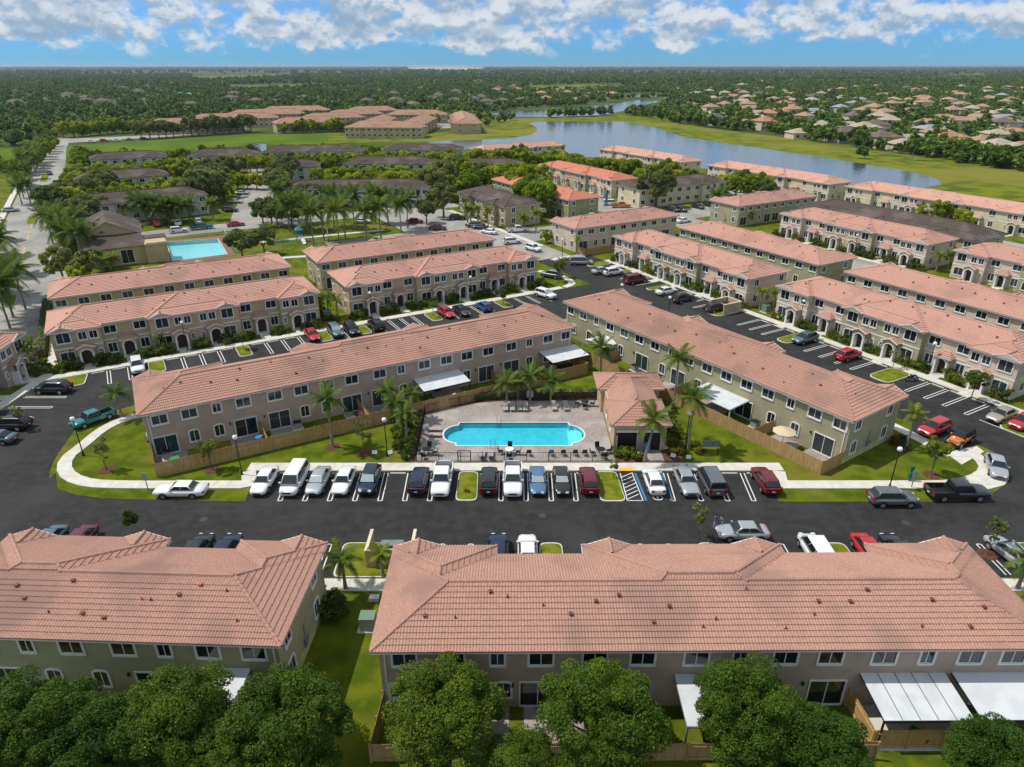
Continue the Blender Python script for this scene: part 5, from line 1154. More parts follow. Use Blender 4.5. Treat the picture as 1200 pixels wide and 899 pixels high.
# ================================================================== VEHICLES
def carpaint(name, c, metal=0.25, rough=0.32): return mat('paint_car_'+name, c, rough=rough, metal=metal, spec=0.5, coat=0.7)
for nm, c in dict(white=(.74, .75, .76), silver=(.40, .43, .46), grey=(.14, .155, .17), dark=(.030, .034, .040), black=(.012, .013, .015), navy=(.012, .022, .055), blue=(.02, .10, .30), skyblue=(.10, .19, .33), teal=(.015, .19, .20), red=(.42, .014, .022),
                  darkred=(.17, .012, .022), maroon=(.13, .018, .035), orange=(.60, .17, .012), beige=(.40, .36, .29), slate=(.10, .16, .20)).items(): carpaint(nm, c, 0.0 if nm in ('white', 'red', 'orange', 'black') else 0.35)
mat('car_glass', (.010, .016, .020), rough=.05, spec=.8); mat('tyre', (.012, .012, .012), rough=.8); mat('rim', (.42, .43, .45), rough=.35, metal=.7)
mat('headlight', (.62, .64, .66), rough=.12, spec=.7); mat('taillight', (.32, .010, .012), rough=.2); mat('car_trim', (.014, .014, .015), rough=.6); mat('plate', (.6, .6, .58), rough=.5)
mat('sunshade', (.30, .36, .36), rough=.4)
def loft(mb, stations, m=0):
    """stations: (x, half width, z bottom, z top); rounded sections joined along x."""
    rings = []
    for x, hw, zb, zt in stations:
        h = zt-zb
        half = [(hw*.80, zb), (hw*.97, zb+h*.18), (hw, zb+h*.45), (hw*.985, zb+h*.70), (hw*.90, zb+h*.93), (hw*.72, zt-.005), (hw*.36, zt+.018)]
        rings.append([(x, -y, z) for y, z in half] + [(x, 0, zt+.025)] + [(x, y, z) for y, z in half[::-1]])
    n = len(rings[0]); vs = [p for r in rings for p in r]; fs = []
    for k in range(len(rings)-1):
        for i in range(n): j = (i+1) % n; fs.append((k*n+i, (k+1)*n+i, (k+1)*n+j, k*n+j))
    mb.add(vs, fs, m, True); mb.add(rings[0], [tuple(range(n))], m, True); mb.add(rings[-1], [tuple(range(n))[::-1]], m, True)
def frustum(mb, b0, b1, hb, t0, t1, ht, zb, zt, m=0, bev=.12):
    bm = bmesh.new()
    pts = [(b0, -hb, zb), (b1, -hb, zb), (b1, hb, zb), (b0, hb, zb), (t0, -ht, zt), (t1, -ht, zt), (t1, ht, zt), (t0, ht, zt)]
    v = [bm.verts.new(p) for p in pts]
    for f in ((0,3,2,1),(4,5,6,7),(0,1,5,4),(1,2,6,5),(2,3,7,6),(3,0,4,7)): bm.faces.new([v[i] for i in f])
    bmesh.ops.bevel(bm, geom=[e for e in bm.edges if max(q.co.z for q in e.verts) > zb+.01], offset=bev, segments=3, affect='EDGES', profile=.6)
    bm.verts.index_update(); mb.add([tuple(q.co) for q in bm.verts], [tuple(q.index for q in f.verts) for f in bm.faces], m, True); bm.free()
CARS = {}
def car_parts(kind):
    if kind in CARS: return CARS[kind]
    parts = []      # (name, mesh, loc, painted)
    body = MB(); K = dict(
        sedan=dict(L=4.75, W=.91, wb=(-1.42, 1.40), r=.33, st=[(-2.37, .66, .45, .80), (-2.30, .80, .30, .93), (-2.0, .87, .24, .99), (-1.2, .91, .22, .98), (0, .91, .22, .95), (1.0, .91, .22, .96), (1.6, .89, .22, .90), (2.1, .82, .26, .80), (2.33, .68, .34, .68), (2.38, .52, .40, .58)], cab=(-1.85, 1.12, .80, -1.05, .30, .60, .93, 1.45)),
        hatch=dict(L=4.2, W=.89, wb=(-1.28, 1.28), r=.32, st=[(-2.1, .70, .40, .85), (-2.05, .82, .28, .96), (-1.3, .89, .22, .98), (0, .89, .22, .95), (.95, .89, .22, .96), (1.5, .87, .22, .88), (1.9, .80, .26, .78), (2.1, .60, .36, .62)], cab=(-2.0, 1.05, .78, -1.55, .25, .62, .93, 1.48)),
        suv=dict(L=4.7, W=.95, wb=(-1.38, 1.40), r=.37, st=[(-2.33, .78, .50, .98), (-2.28, .88, .36, 1.08), (-1.4, .95, .30, 1.08), (0, .95, .30, 1.05), (1.0, .95, .30, 1.06), (1.6, .93, .30, 1.02), (2.1, .87, .34, .94), (2.30, .74, .40, .80), (2.36, .58, .46, .66)], cab=(-2.24, 1.22, .84, -1.72, .30, .64, 1.00, 1.68)),
        van=dict(L=5.1, W=1.0, wb=(-1.55, 1.55), r=.36, st=[(-2.55, .86, .45, 1.05), (-2.50, .95, .32, 1.12), (-1.4, 1.0, .26, 1.12), (0, 1.0, .26, 1.10), (1.3, 1.0, .26, 1.08), (1.9, .96, .27, .98), (2.35, .86, .32, .84), (2.54, .66, .40, .66)], cab=(-2.52, 1.78, .92, -2.35, .75, .74, 1.06, 1.92)),
        old=dict(L=5.2, W=.93, wb=(-1.5, 1.5), r=.34, st=[(-2.6, .78, .45, .82), (-2.55, .86, .32, .92), (-1.6, .93, .24, .96), (0, .93, .24, .95), (1.0, .93, .24, .95), (1.8, .92, .24, .92), (2.4, .86, .28, .86), (2.56, .76, .36, .74)], cab=(-1.75, 1.0, .82, -1.05, .35, .62, .93, 1.42)),
        pickup=dict(L=5.9, W=1.0, wb=(-1.85, 1.75), r=.41, st=[(-.55, 1.0, .38, 1.15), (0, 1.0, .36, 1.16), (1.1, 1.0, .36, 1.16), (1.7, .99, .38, 1.15), (2.4, .96, .40, 1.12), (2.85, .90, .44, 1.04), (2.96, .78, .50, .86)], cab=(-.95, 1.45, .90, -.80, .75, .74, 1.12, 1.88)),
        jeep=dict(L=4.3, W=.80, wb=(-1.35, 1.35), r=.44, st=[(-1.95, .78, .55, 1.10), (-1.0, .80, .50, 1.12), (.3, .80, .50, 1.12), (.75, .76, .50, 1.12), (1.4, .66, .52, 1.10), (1.90, .60, .55, 1.05)], cab=(-1.93, .70, .76, -1.88, .45, .70, 1.08, 1.82)))[kind]
    loft(body, K['st']); b0, b1, hb, t0, t1, ht, zb, zt = K['cab']
    cabmat = 0
    frustum(body, b0, b1, hb, t0, t1, ht, zb, zt, 1 if kind == 'jeep' else 0)
    mats = ['paint_car_white', 'car_trim']
    if kind == 'pickup':
        for y in (-1, 1): body.box(-2.95, -.5, min(y*.99, y*.90), max(y*.99, y*.90), .45, 1.14)
        body.box(-2.95, -2.86, -.90, .90, .45, 1.14); body.box(-2.86, -.95, -.90, .90, .45, .62, 1); body.box(-1.02, -.95, -.9, .9, .62, 1.15)
        frustum(body, -3.02, -2.94, .85, -3.02, -2.94, .85, .42, .66, 1, .02)
    if kind == 'jeep':
        for x in K['wb']:
            for y in (-1, 1): body.add([(x-.6, y*.78, .85), (x-.35, y*.78, 1.0), (x+.35, y*.78, 1.0), (x+.6, y*.78, .85), (x-.6, y*.98, .82), (x-.35, y*.98, .97), (x+.35, y*.98, .97), (x+.6, y*.98, .82)], [(0,1,5,4),(1,2,6,5),(2,3,7,6),(4,5,6,7)], 1)
        body.box(1.9, 2.08, -.75, .75, .5, .68, 1); body.box(-2.1, -1.95, -.75, .75, .5, .66, 1); body.cyl((-2.22, 0, 1.0), (-1.98, 0, 1.0), .40, n=16, m=1)
    for x in K['wb']:                                      # dark wheel arches
        for y in (-1, 1):
            n = 12; ra = K['r']+.07; yy = y*(K['W']+.004)
            body.add([(x, yy, K['r'])]+[(x+ra*math.cos(math.pi*i/n), yy, K['r']+ra*math.sin(math.pi*i/n)) for i in range(n+1)], [(0, i+1, i+2) for i in range(n)], 1)
    parts.append(('body', body.mesh('body', mats), (0, 0, 0), True))
    def lerp(a, b, f): return a+(b-a)*f
    def panel(name, quad, m, off=.015):
        a, b, c, d = (Vector(p) for p in quad); nr = (b-a).cross(d-a).normalized()*off; s_ = MB()
        top = [p+nr for p in (a, b, c, d)]; s_.add(top+[a, b, c, d], [(0,1,2,3),(4,5,1,0),(5,6,2,1),(6,7,3,2),(7,4,0,3)]); parts.append((name, s_.mesh(name, [m]), (0, 0, 0), False))
    f0, f1 = .12, .90
    def at(f, base, top): return lerp(base, top, f)
    zf = lambda f: lerp(zb, zt, f); wf = lambda f: lerp(hb, ht, f)*.88; ws = lambda f: lerp(hb, ht, f)
    lo, hi = .16, .88
    panel('windshield', [(at(lo, b1, t1), -wf(lo), zf(lo)), (at(lo, b1, t1), wf(lo), zf(lo)), (at(hi, b1, t1), wf(hi), zf(hi)), (at(hi, b1, t1), -wf(hi), zf(hi))], 'car_glass')
    panel('rear_window', [(at(lo+.1, b0, t0), wf(lo), zf(lo+.1)), (at(lo+.1, b0, t0), -wf(lo), zf(lo+.1)), (at(hi, b0, t0), -wf(hi), zf(hi)), (at(hi, b0, t0), wf(hi), zf(hi))], 'car_glass')
    nwin = {'van': 3, 'suv': 3, 'pickup': 2, 'jeep': 2}.get(kind, 2)
    for y in (-1, 1):
        for k in range(nwin):
            g0, g1 = k/nwin, (k+1)/nwin
            def xx(f, q): return lerp(lerp(b0, t0, f)+.14, lerp(b1, t1, f)-.14, q)
            qd = [(xx(lo+.06, g0)+.03, y*ws(lo+.06), zf(lo+.06)), (xx(lo+.06, g1)-.03, y*ws(lo+.06), zf(lo+.06)), (xx(hi, g1)-.03, y*ws(hi), zf(hi)), (xx(hi, g0)+.03, y*ws(hi), zf(hi))]
            panel('side_window', qd if y < 0 else qd[::-1], 'car_glass')
    wm = MB(); wm.cyl((0, -.11, 0), (0, .11, 0), K['r'], n=18, m=0); rm = MB(); rm.cyl((0, -.125, 0), (0, .125, 0), K['r']*.62, n=12); rm.cyl((0, -.135, 0), (0, .135, 0), K['r']*.16, n=6)
    wme, rme = wm.mesh('wheel', ['tyre']), rm.mesh('rim', ['rim'])
    wheels = [(x, y*(K['W']-.10), K['r']) for x in K['wb'] for y in (-1, 1)]
    xf, xr = K['L']/2, -K['L']/2; hw = K['W']; tall = kind in ('suv', 'van', 'pickup', 'jeep')
    zh, zt_ = (.86 if kind == 'pickup' else .80 if tall else .64), (.92 if tall else .80)
    hl = MB(); hl.add([(-.22, -.2, -.07), (.04, -.16, -.07), (.04, .16, -.07), (-.22, .2, -.07), (-.26, -.2, .09), (-.03, -.14, .07), (-.03, .14, .07), (-.26, .2, .09)], [(3,2,1,0),(4,5,6,7),(0,1,5,4),(1,2,6,5),(2,3,7,6),(3,0,4,7)])
    tl = MB(); h_ = .22 if tall else .09; tl.box(-.03, .10, -.15, .15, -h_, h_)
    hm, tm = hl.mesh('headlight', ['headlight']), tl.mesh('taillight', ['taillight'])
    xb = -2.97 if kind == 'pickup' else K['st'][0][0]
    for y in (-1, 1):
        parts.append(('headlight', hm, (K['st'][-1][0]-.02, y*(K['st'][-1][1]-.10), zh), False)); parts.append(('taillight', tm, (xb, y*(min(hw, K['st'][0][1]+.05)-.14), zt_), False))
    gr = MB(); gr.box(-.05, .03, -.42, .42, -.08, .08); parts.append(('grille', gr.mesh('grille', ['car_trim']), (K['st'][-1][0]-.01, 0, zh-.14), False))
    pt = MB(); pt.box(-.02, .02, -.17, .17, -.06, .06); parts.append(('number_plate', pt.mesh('number_plate', ['plate']), (xb-.03, 0, .62 if not tall else .70), False))
    mr = MB(); mr.box(-.08, .08, -.10, .10, -.06, .07); mm = mr.mesh('mirror', ['paint_car_white'])
    for y in (-1, 1): parts.append(('mirror', mm, (lerp(b1, t1, .25)-.12, y*(hb+.10), zb+.12), True))
    CARS[kind] = (parts, wme, rme, wheels); return CARS[kind]
def car(kind, colour, X, Y, head, lab, name=None, shade=False, group=None, roof_rack=False):
    """head = direction the nose points, degrees from +X."""
    parts, wme, rme, wheels = car_parts(kind)
    t = thing(name or {'pickup': 'pickup_truck', 'van': 'passenger_van', 'suv': 'sport_utility_car', 'jeep': 'off_road_car'}.get(kind, 'parked_car'), lab, {'pickup': 'pickup', 'van': 'van'}.get(kind, 'car'), (X, Y, 0.016), R(head), group)
    for nm, me, loc, painted in parts:
        o = obj(nm, me, t, loc)
        if painted: o.material_slots[0].link = 'OBJECT'; o.material_slots[0].material = MATS['paint_car_'+colour]
        if shade and nm == 'windshield': o.material_slots[0].link = 'OBJECT'; o.material_slots[0].material = MATS['sunshade']
    for p in wheels: wv = obj('wheel', wme, t, p); obj('rim', rme, wv)
    return t
# pool row (noses: -90 towards the near road, 90 towards the pool)
PR = 60.55
for kind, col, px, hd, lab, sh in (
    ('sedan', 'white', 310, -90, 'white sedan first in the pool row beside the fence lamp post', 0), ('van', 'white', 345, -90, 'long white van in the pool row between white and silver sedans', 0),
    ('sedan', 'silver', 373, -90, 'silver sedan with sunshade beside the long white van', 1), ('sedan', 'white', 403, -90, 'white sedan between the silver sedan and dark blue car in the pool row', 0),
    ('suv', 'navy', 433, -90, 'dark blue car with bright sunshade next to the empty bay', 1), ('suv', 'navy', 491, 90, 'navy car backed beside the white pickup, its tail to the road', 0),
    ('pickup', 'white', 518, -90, 'white pickup truck beside the grass island of the pool row', 0), ('suv', 'black', 573, 90, 'black car between the grass island and the second white pickup', 0),
    ('pickup', 'white', 601, -90, 'white pickup truck between a black car and a light blue sedan', 0), ('sedan', 'skyblue', 630, -90, 'light blue sedan between the white pickup and black sedan', 1),
    ('sedan', 'black', 658, -90, 'black sedan with pale sunshade next to the dark red car', 1), ('suv', 'darkred', 690, 90, 'dark red car at the island opposite the pool house', 0),
    ('sedan', 'white', 766, 90, 'white sedan in the blue lined accessible bay', 0), ('old', 'silver', 804, -90, 'silver old sedan beside the blue lined bay', 0),
    ('van', 'grey', 833, 90, 'dark grey minivan beside the silver old sedan', 0), ('suv', 'darkred', 897, 90, 'dark red car at the lawn corner of the pool row', 0)):
    Xc = solve(lambda t: (t, PR, .7), -60, 60, px); car(kind, col, Xc, PR + (.0 if kind != 'pickup' else .15), hd+(-1.5 if px < 500 else 1.5 if px > 750 else 0), lab, shade=bool(sh))
def cg(kind, col, px, py, hd, lab, z=.6, **k): X, Y = g(px, py, z); return car(kind, col, X, Y, hd, lab, **k)
cg('old', 'white', 212, 574, 180, 'white sedan parked half on the grass verge beside the street sign')
cg('pickup', 'teal', 109, 490, 205+30, 'teal pickup truck parked on the curved verge').scale = (.84, .86, .84)
cg('suv', 'dark', 62, 455, 180, 'black car parked across the end bays by the lawn island')
cg('suv', 'black', 12, 497, 180, 'black car in the side car park by the small island'); cg('sedan', 'slate', -6, 513, 180, 'blue grey car cut by the picture edge'.replace('cut by the picture edge', 'parked beside the black car at the side car park'))
cg('suv', 'white', 161, 429, -60, 'white car at the front path of the khaki porched row'); cg('sedan', 'red', 366, 392, -60, 'red sedan at the end of the khaki porched row bays'); cg('suv', 'slate', 393, 388, -60, 'grey blue car beside the red sedan and a black one', shade=True)
cg('suv', 'black', 412, 386, -60, 'black car between the grey blue one and a grass island'); cg('suv', 'black', 441, 381, 120, 'black car beyond the narrow grass island before the tan row'); cg('sedan', 'red', 523, 366, -60, 'bright red coupe beside the grass island before the tan row')
cg('sedan', 'dark', 541, 364, -60, 'dark grey sedan beside the bright red coupe'); cg('hatch', 'blue', 567, 359, 120, 'bright blue hatchback before the tan row'); cg('suv', 'white', 639, 345, -45, 'white car by the curved walk at the tan row end', shade=True)
cg('suv', 'grey', 646, 322, 150, 'grey car behind the tan row end'); cg('suv', 'white', 625, 291, -50, 'white car on the grass corner by the pale cross road'); cg('van', 'silver', 681, 307, 0, 'silver minivan beside the beige row fence')
for kind, col, px, py, lab in (('sedan', 'silver', 705, 317, 'silver sedan first in the bays by the beige row'), ('suv', 'white', 719, 319, 'white car beside the silver sedan at the beige row bays'), ('van', 'darkred', 745, 328, 'dark red minivan before the beige row porches'),
                               ('sedan', 'white', 781, 341, 'white sedan in the bays between dark red minivan and black car'), ('suv', 'black', 801, 350, 'black car beside the white sedan before the beige row'), ('suv', 'dark', 839, 361, 'black car parked beside the walled bin store'),
                               ('suv', 'slate', 943, 397, 'grey blue car before the beige porches next to a red one'), ('suv', 'red', 994, 416, 'red car alone in the bays before the beige porches'), ('sedan', 'beige', 1174, 486, 'beige sedan beside the yellow shrub island'), ('suv', 'red', 1200, 495, 'red car beside the beige sedan')):
    cg(kind, col, px, py, 30 if px < 1100 and col != 'slate' else 210, lab)
cg('suv', 'red', 1095, 502, 210, 'red car with roof bars beside the orange off road car'); cg('jeep', 'orange', 1125, 515, 215, 'orange off road car with black top beside the lawn'); cg('sedan', 'silver', 1168, 546, 245, 'silver sedan on the pavement at the lawn tip')
cg('pickup', 'dark', 1122, 577, 0, 'black crew cab pickup truck at the verge by the road bend'); cg('suv', 'grey', 1046, 584, 0, 'grey hatchback parked at the verge before the lamp post'); cg('sedan', 'silver', 870, 623, 180, 'silver sedan driving on the near road with its doors beside two people'.replace(' driving', ' stopped').replace(' with its doors', ''))
for kind, col, X, lab in (('van', 'white', 27.2, 'white van behind the near taupe roof'), ('sedan', 'red', 32.0, 'red sedan behind the near taupe roof'), ('suv', 'black', 34.6, 'black car beside the red sedan behind the near taupe roof'), ('suv', 'navy', -1.25, 'navy car behind the near taupe roof'), ('sedan', 'white', 1.4, 'white sedan beside the navy car behind the near taupe roof'),
                          ('suv', 'black', -28.2, 'black car behind the near olive roof'), ('suv', 'navy', -25.6, 'navy car beside the black one behind the near olive roof'), ('sedan', 'slate', -42.4, 'blue grey sedan behind the near olive roof beside the maroon one'), ('sedan', 'maroon', -39.6, 'maroon sedan behind the near olive roof')):
    car(kind, col, X, 48.9 if kind == 'van' else 50.2 if X < -36 else 49.0, 90 if col not in ('maroon', 'slate', 'silver', 'red') else -90, lab)
cg('sedan', 'silver', 1184, 647, 100, 'silver sedan in the end bay beside a small lawn tree')
AGc = 'cars parked around the older estate'
for kind, col, px, py, hd, lab in (('suv', 'black', 536, 255, 10, 'black car on the old car park before the brown roofed block'), ('sedan', 'darkred', 513, 267, 0, 'dark red car under the palms behind the khaki rear row'), ('sedan', 'darkred', 486, 259, 0, 'dark red car on the old car park beneath trees'),
        ('suv', 'black', 555, 264, 160, 'black car of a pair beside the brown roofed block'), ('sedan', 'navy', 562, 266, 160, 'dark sedan of a pair beside the brown roofed block'), ('sedan', 'white', 573, 271.5, 150, 'white sedan beside the dark pair'), ('pickup', 'white', 607, 269.5, 10, 'white pickup before the brown roofed block end wall'),
        ('sedan', 'white', 161, 263.5, 120, 'white sedan beside the clubhouse roof'), ('suv', 'red', 184, 262.5, 120, 'red car among the clubhouse car park palms'), ('sedan', 'white', 208, 261, 120, 'white sedan of the clubhouse car park before the arcade'), ('suv', 'white', 209, 270, 30, 'white car at the clubhouse pool railing'),
        ('suv', 'white', 232, 259.5, 120, 'white car behind the teal pickup'), ('pickup', 'teal', 236, 266, 30, 'dark teal pickup behind the clubhouse pool'), ('sedan', 'red', 276, 262.5, 30, 'red sedan beyond the clubhouse pool tree'), ('suv', 'navy', 270, 246, 0, 'dark car on the old parking lane'), ('sedan', 'silver', 276, 236, 0, 'silver car on the old parking lane'),
        ('sedan', 'white', 316, 213, 90, 'white car on the far side of the old parking lane'), ('sedan', 'silver', 284, 226, 0, 'silver sedan under the lane trees'), ('sedan', 'white', 425, 259, 0, 'white car among the tall palms'), ('suv', 'black', 789, 245.5, -60, 'black car behind the beige row roof'), ('suv', 'black', 798, 245.5, -60, 'black car next to another behind the beige row roof'),
        ('sedan', 'dark', 818, 242, -60, 'dark sedan in the lot before the cream block'), ('suv', 'black', 832, 240, -60, 'black car at the olive row end'), ('sedan', 'white', 801, 258.5, 30, 'white sedan between the beige and olive rows'), ('van', 'white', 716, 238.5, 0, 'white van by the flags'), ('pickup', 'orange', 728, 241, 0, 'orange pickup by the flags'),
        ('suv', 'white', 600, 283, 20, 'white car on the pale cross road corner'), ('sedan', 'silver', 660, 0, 0, '')):
    if py: cg(kind, col, px, py, hd, lab)
for px, py, col, hd, lab in ((58, 203, 'navy', -60, 'dark car driving on the palm avenue'), (50, 227, 'black', -60, 'black car entering the avenue junction'), (12, 246, 'silver', 30, 'silver car on the side street of the avenue'), (107, 166, 'white', 25, 'white car on the road along the far field'), (122, 165, 'red', 25, 'red car on the road along the far field'),
                             (137, 164.5, 'white', 25, 'white car after the red one along the far field'), (152, 163.6, 'grey', 25, 'grey car along the far field road'), (169, 162.7, 'black', 25, 'black car along the far field road'), (506, 146, 'white', 80, 'white car between the tan blocks'), (512, 141, 'grey', 80, 'grey car between the tan blocks')):
    cg('suv' if col in ('red', 'black') else 'sedan', col, px, py, hd, lab)
# motorcycle
t = thing('motorcycle', 'black motorcycle parked beside the kerb island before the porches', 'motorcycle', (*g(1068, 447), 0.016), R(10))
for x in (-.72, .72):
    q = MB()
    for i in range(16): a0, a1 = 2*math.pi*i/16, 2*math.pi*(i+1)/16; q.tube([(x+.28*math.cos(a0), 0, .33+.28*math.sin(a0)), (x+.28*math.cos(a1), 0, .33+.28*math.sin(a1))], [.06, .06], 6)
    wv = q.build('wheel', 'tyre', t); q = MB(); q.cyl((x, -.03, .33), (x, .03, .33), .2, n=10); q.build('rim', 'rim', wv)
q = MB(); q.tube([(-.6, 0, .72), (-.2, 0, .74), (.25, 0, .85), (.5, 0, .80)], [.10, .14, .16, .08], 8); q.build('tank', 'car_trim', t); q = MB(); q.box(-.28, .25, -.16, .16, .3, .62); q.build('engine', 'metal_grey', t); q = MB(); q.bar((.72, 0, .33), (.45, 0, .98), .08, .06); q.bar((.45, -.36, 1.0), (.45, .36, 1.0), .04, .04); q.build('fork', 'metal_grey', t); q = MB(); q.box(-.75, -.15, -.13, .13, .74, .82); q.build('seat', 'car_trim', t)
# ------------------------------------------------------------------ people (body as one skinned surface, clothes as children)
mat('skin', (.33, .19, .125), rough=.6); mat('hair', (.02, .014, .01), rough=.7); mat('shirt_blue', (.02, .11, .42), rough=.9); mat('jeans', (.25, .33, .42), rough=.9); mat('shirt_teal', (.06, .17, .19), rough=.9); mat('trousers', (.03, .03, .035), rough=.9); mat('shoe', (.03, .03, .03), rough=.7)
def skin_obj(name, pts, edges, rad, m, parent, sub=1, root=0):
    me = bpy.data.meshes.new(name); me.from_pydata(pts, edges, []); me.materials.append(MATS[m]); o = obj(name, me, parent)
    md = o.modifiers.new('skin', 'SKIN'); md.use_smooth_shade = True
    for i, v in enumerate(me.skin_vertices[0].data): v.radius = rad[i] if isinstance(rad[i], tuple) else (rad[i], rad[i]); v.use_root = (i == root)
    s_ = o.modifiers.new('sub', 'SUBSURF'); s_.levels = sub; s_.render_levels = sub; return o
def person(p, rz, lab, shirt, legs, k=1.0, bend=.0):
    t = thing('person', lab, 'person', (*p, .016), rz); t.scale = (k, k, k)
    J = dict(pel=(0, 0, .95), sp=(0, .0, 1.15), ch=(0, .02, 1.36), nk=(0, .02, 1.50), h1=(0, .0, 1.57), h2=(0, -.01, 1.70))
    pts = [J['pel'], J['sp'], J['ch'], J['nk'], J['h1'], J['h2']]; ed = [(0,1),(1,2),(2,3),(3,4),(4,5)]; rad = [(.14, .10), (.125, .09), (.15, .10), .055, .085, .09]
    arms = {}; lg = {}
    for s_ in (-1, 1):
        b = len(pts); fwd = -.16 if s_ > 0 else -.05
        pts += [(s_*.19, .02, 1.43), (s_*.25, .03, 1.17), (s_*.25, fwd, .95), (s_*.245, fwd-.05, .87)]; ed += [(2, b), (b, b+1), (b+1, b+2), (b+2, b+3)]; rad += [.065, .048, .036, .042]; arms[s_] = b
        for q, (dx, dl) in enumerate(((-.03, .085), (-.012, .10), (.008, .10), (.028, .08))):
            pts += [(s_*.245+dx, fwd-.08, .82-dl*.3), (s_*.245+dx*1.1, fwd-.06, .82-dl)]; e = len(pts); ed += [(b+3, e-2), (e-2, e-1)]; rad += [.011, .009]
        pts += [(s_*.215, fwd-.11, .84), (s_*.205, fwd-.13, .80)]; e = len(pts); ed += [(b+3, e-2), (e-2, e-1)]; rad += [.012, .010]
        b = len(pts); st = .10*s_
        pts += [(s_*.095, 0, .88), (s_*.11, -st*.6, .50), (s_*.115, -st*.4+.02, .09), (s_*.125, -st*.4-.15, .035)]; ed += [(0, b), (b, b+1), (b+1, b+2), (b+2, b+3)]; rad += [.095, .062, .045, (.045, .03)]; lg[s_] = b
    body = skin_obj('body', pts, ed, rad, 'skin', t)
    a, b = arms[-1], arms[1]
    cp = [pts[0], pts[1], pts[2], (0, .02, 1.46)] + [pts[a], tuple(Vector(pts[a])*.35+Vector(pts[a+1])*.65), pts[b], tuple(Vector(pts[b])*.35+Vector(pts[b+1])*.65)]
    skin_obj('shirt', cp, [(0,1),(1,2),(2,3),(2,4),(4,5),(2,6),(6,7)], [(.165, .125), (.15, .112), (.172, .122), .07, .085, .068, .085, .068], shirt, body)
    a, b = lg[-1], lg[1]
    skin_obj('trousers', [(0, 0, 1.0), (0, 0, .93), pts[a], pts[a+1], (pts[a+2][0], pts[a+2][1], .12), pts[b], pts[b+1], (pts[b+2][0], pts[b+2][1], .12)], [(0,1),(1,2),(2,3),(3,4),(1,5),(5,6),(6,7)], [(.15, .11), (.155, .115), .108, .078, .062, .108, .078, .062], legs, body)
    q = MB(); q.ball((0, .015, 1.675), .105, 0, 12, 8, 1.05); q.build('hair', 'hair', body)
    q = MB(); q.add([(-.015, -.095, 1.64), (.015, -.095, 1.64), (0, -.12, 1.63), (0, -.095, 1.67)], [(0,1,2),(0,2,3),(1,3,2)]); q.build('nose', 'skin', body)
    for s_ in (-1, 1):
        q = MB(); q.ball((s_*.035, -.088, 1.665), .012, 0, 6, 4); q.build('eye', 'hair', body)
        q = MB(); q.ball((pts[lg[s_]+2][0]+s_*.005, pts[lg[s_]+2][1]-.07, .045), .075, 0, 10, 6, .6); q.build('shoe', 'shoe', body).scale = (1, 1, 1)
    return t
person(g(837, 620), R(60), 'person in bright blue shirt and pale jeans standing on the near road', 'shirt_blue', 'jeans'); person(g(844, 621), R(-70), 'person in teal top and dark trousers at the silver sedan bonnet', 'shirt_teal', 'trousers', .95)
# ================================================================== VEGETATION
def leaf_quads(C, Nrm, size, rng, asp=1.6):
    n = len(C); r = rng.normal(size=(n, 3)); U = np.cross(Nrm, r); U /= np.linalg.norm(U, axis=1)[:, None]+1e-9; W = np.cross(Nrm, U)
    s = (size*rng.uniform(.7, 1.3, n))[:, None]
    V = np.stack([C-U*s*asp*.5, C+W*s*.5, C+U*s*asp*.5, C-W*s*.5], 1).reshape(-1, 3)
    return V, np.arange(4*n).reshape(n, 4)
def crown(n, rx, rz, zc, nc, cr, size, seed, flat=.35, core=None, mat_='leaf_oak'):
    """leaf clumps over an uneven ellipsoid; every leaf its own face."""
    rng = np.random.default_rng(seed); nl = max(5, nc//7); j = np.arange(nl)+.5
    ph = np.arccos(1-2*j/nl*.88); th = math.pi*(1+5**.5)*j+seed
    D = np.stack([np.cos(th)*np.sin(ph), np.sin(th)*np.sin(ph), np.cos(ph)], 1)
    E_ = np.array([rx, rx, rz]); LC = D*rng.uniform(.36, .62, nl)[:, None]*E_; LR = .52*min(rx, rz)*rng.uniform(.75, 1.2, nl)
    q = rng.integers(0, nl, nc); dd = rng.normal(size=(nc, 3)) + D[q]*.9; dd[:, 2] += .2; dd /= np.linalg.norm(dd, axis=1)[:, None]
    CC = LC[q] + dd*(LR[q]*rng.uniform(.6, 1.0, nc))[:, None] + np.array([0, 0, zc])
    CR = cr*rng.uniform(.5, 1.05, nc); ct = np.clip(rng.uniform(-.15, .9, nc)+.25*rng.normal(size=nl)[q], 0, 1)
    k = rng.integers(0, nc, n); d = rng.normal(size=(n, 3)); d[:, 2] += .35; d /= np.linalg.norm(d, axis=1)[:, None]
    rr = rng.uniform(.55, 1.05, n)**.6
    P_ = CC[k] + d*(CR[k]*rr)[:, None]*np.array([1, 1, .8])
    nr = d*.7 + rng.normal(size=(n, 3))*.55; nr[:, 2] += .25; nr /= np.linalg.norm(nr, axis=1)[:, None]
    V, F = leaf_quads(P_, nr, size, rng)
    tone = np.zeros((n, 4)); tone[:, 0] = np.clip(.25+.45*ct[k]+rng.normal(size=n)*.18, 0, 1); tone[:, 1] = (rng.uniform(0, 1, n) < .06)*rng.uniform(.3, 1, n); tone[:, 3] = 1
    T = np.repeat(tone, 4, 0)
    return V, F, T
def crown_mesh(name, m, *a, **k):
    V, F, T = crown(*a, **k); return npmesh(name, V, F, [m], False, T)
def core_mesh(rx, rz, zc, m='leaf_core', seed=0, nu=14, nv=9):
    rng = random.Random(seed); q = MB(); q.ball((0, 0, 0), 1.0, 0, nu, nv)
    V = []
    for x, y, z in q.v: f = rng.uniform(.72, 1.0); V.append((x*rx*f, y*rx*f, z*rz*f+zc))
    q.v = V; return q.mesh('inner_shade', [m])
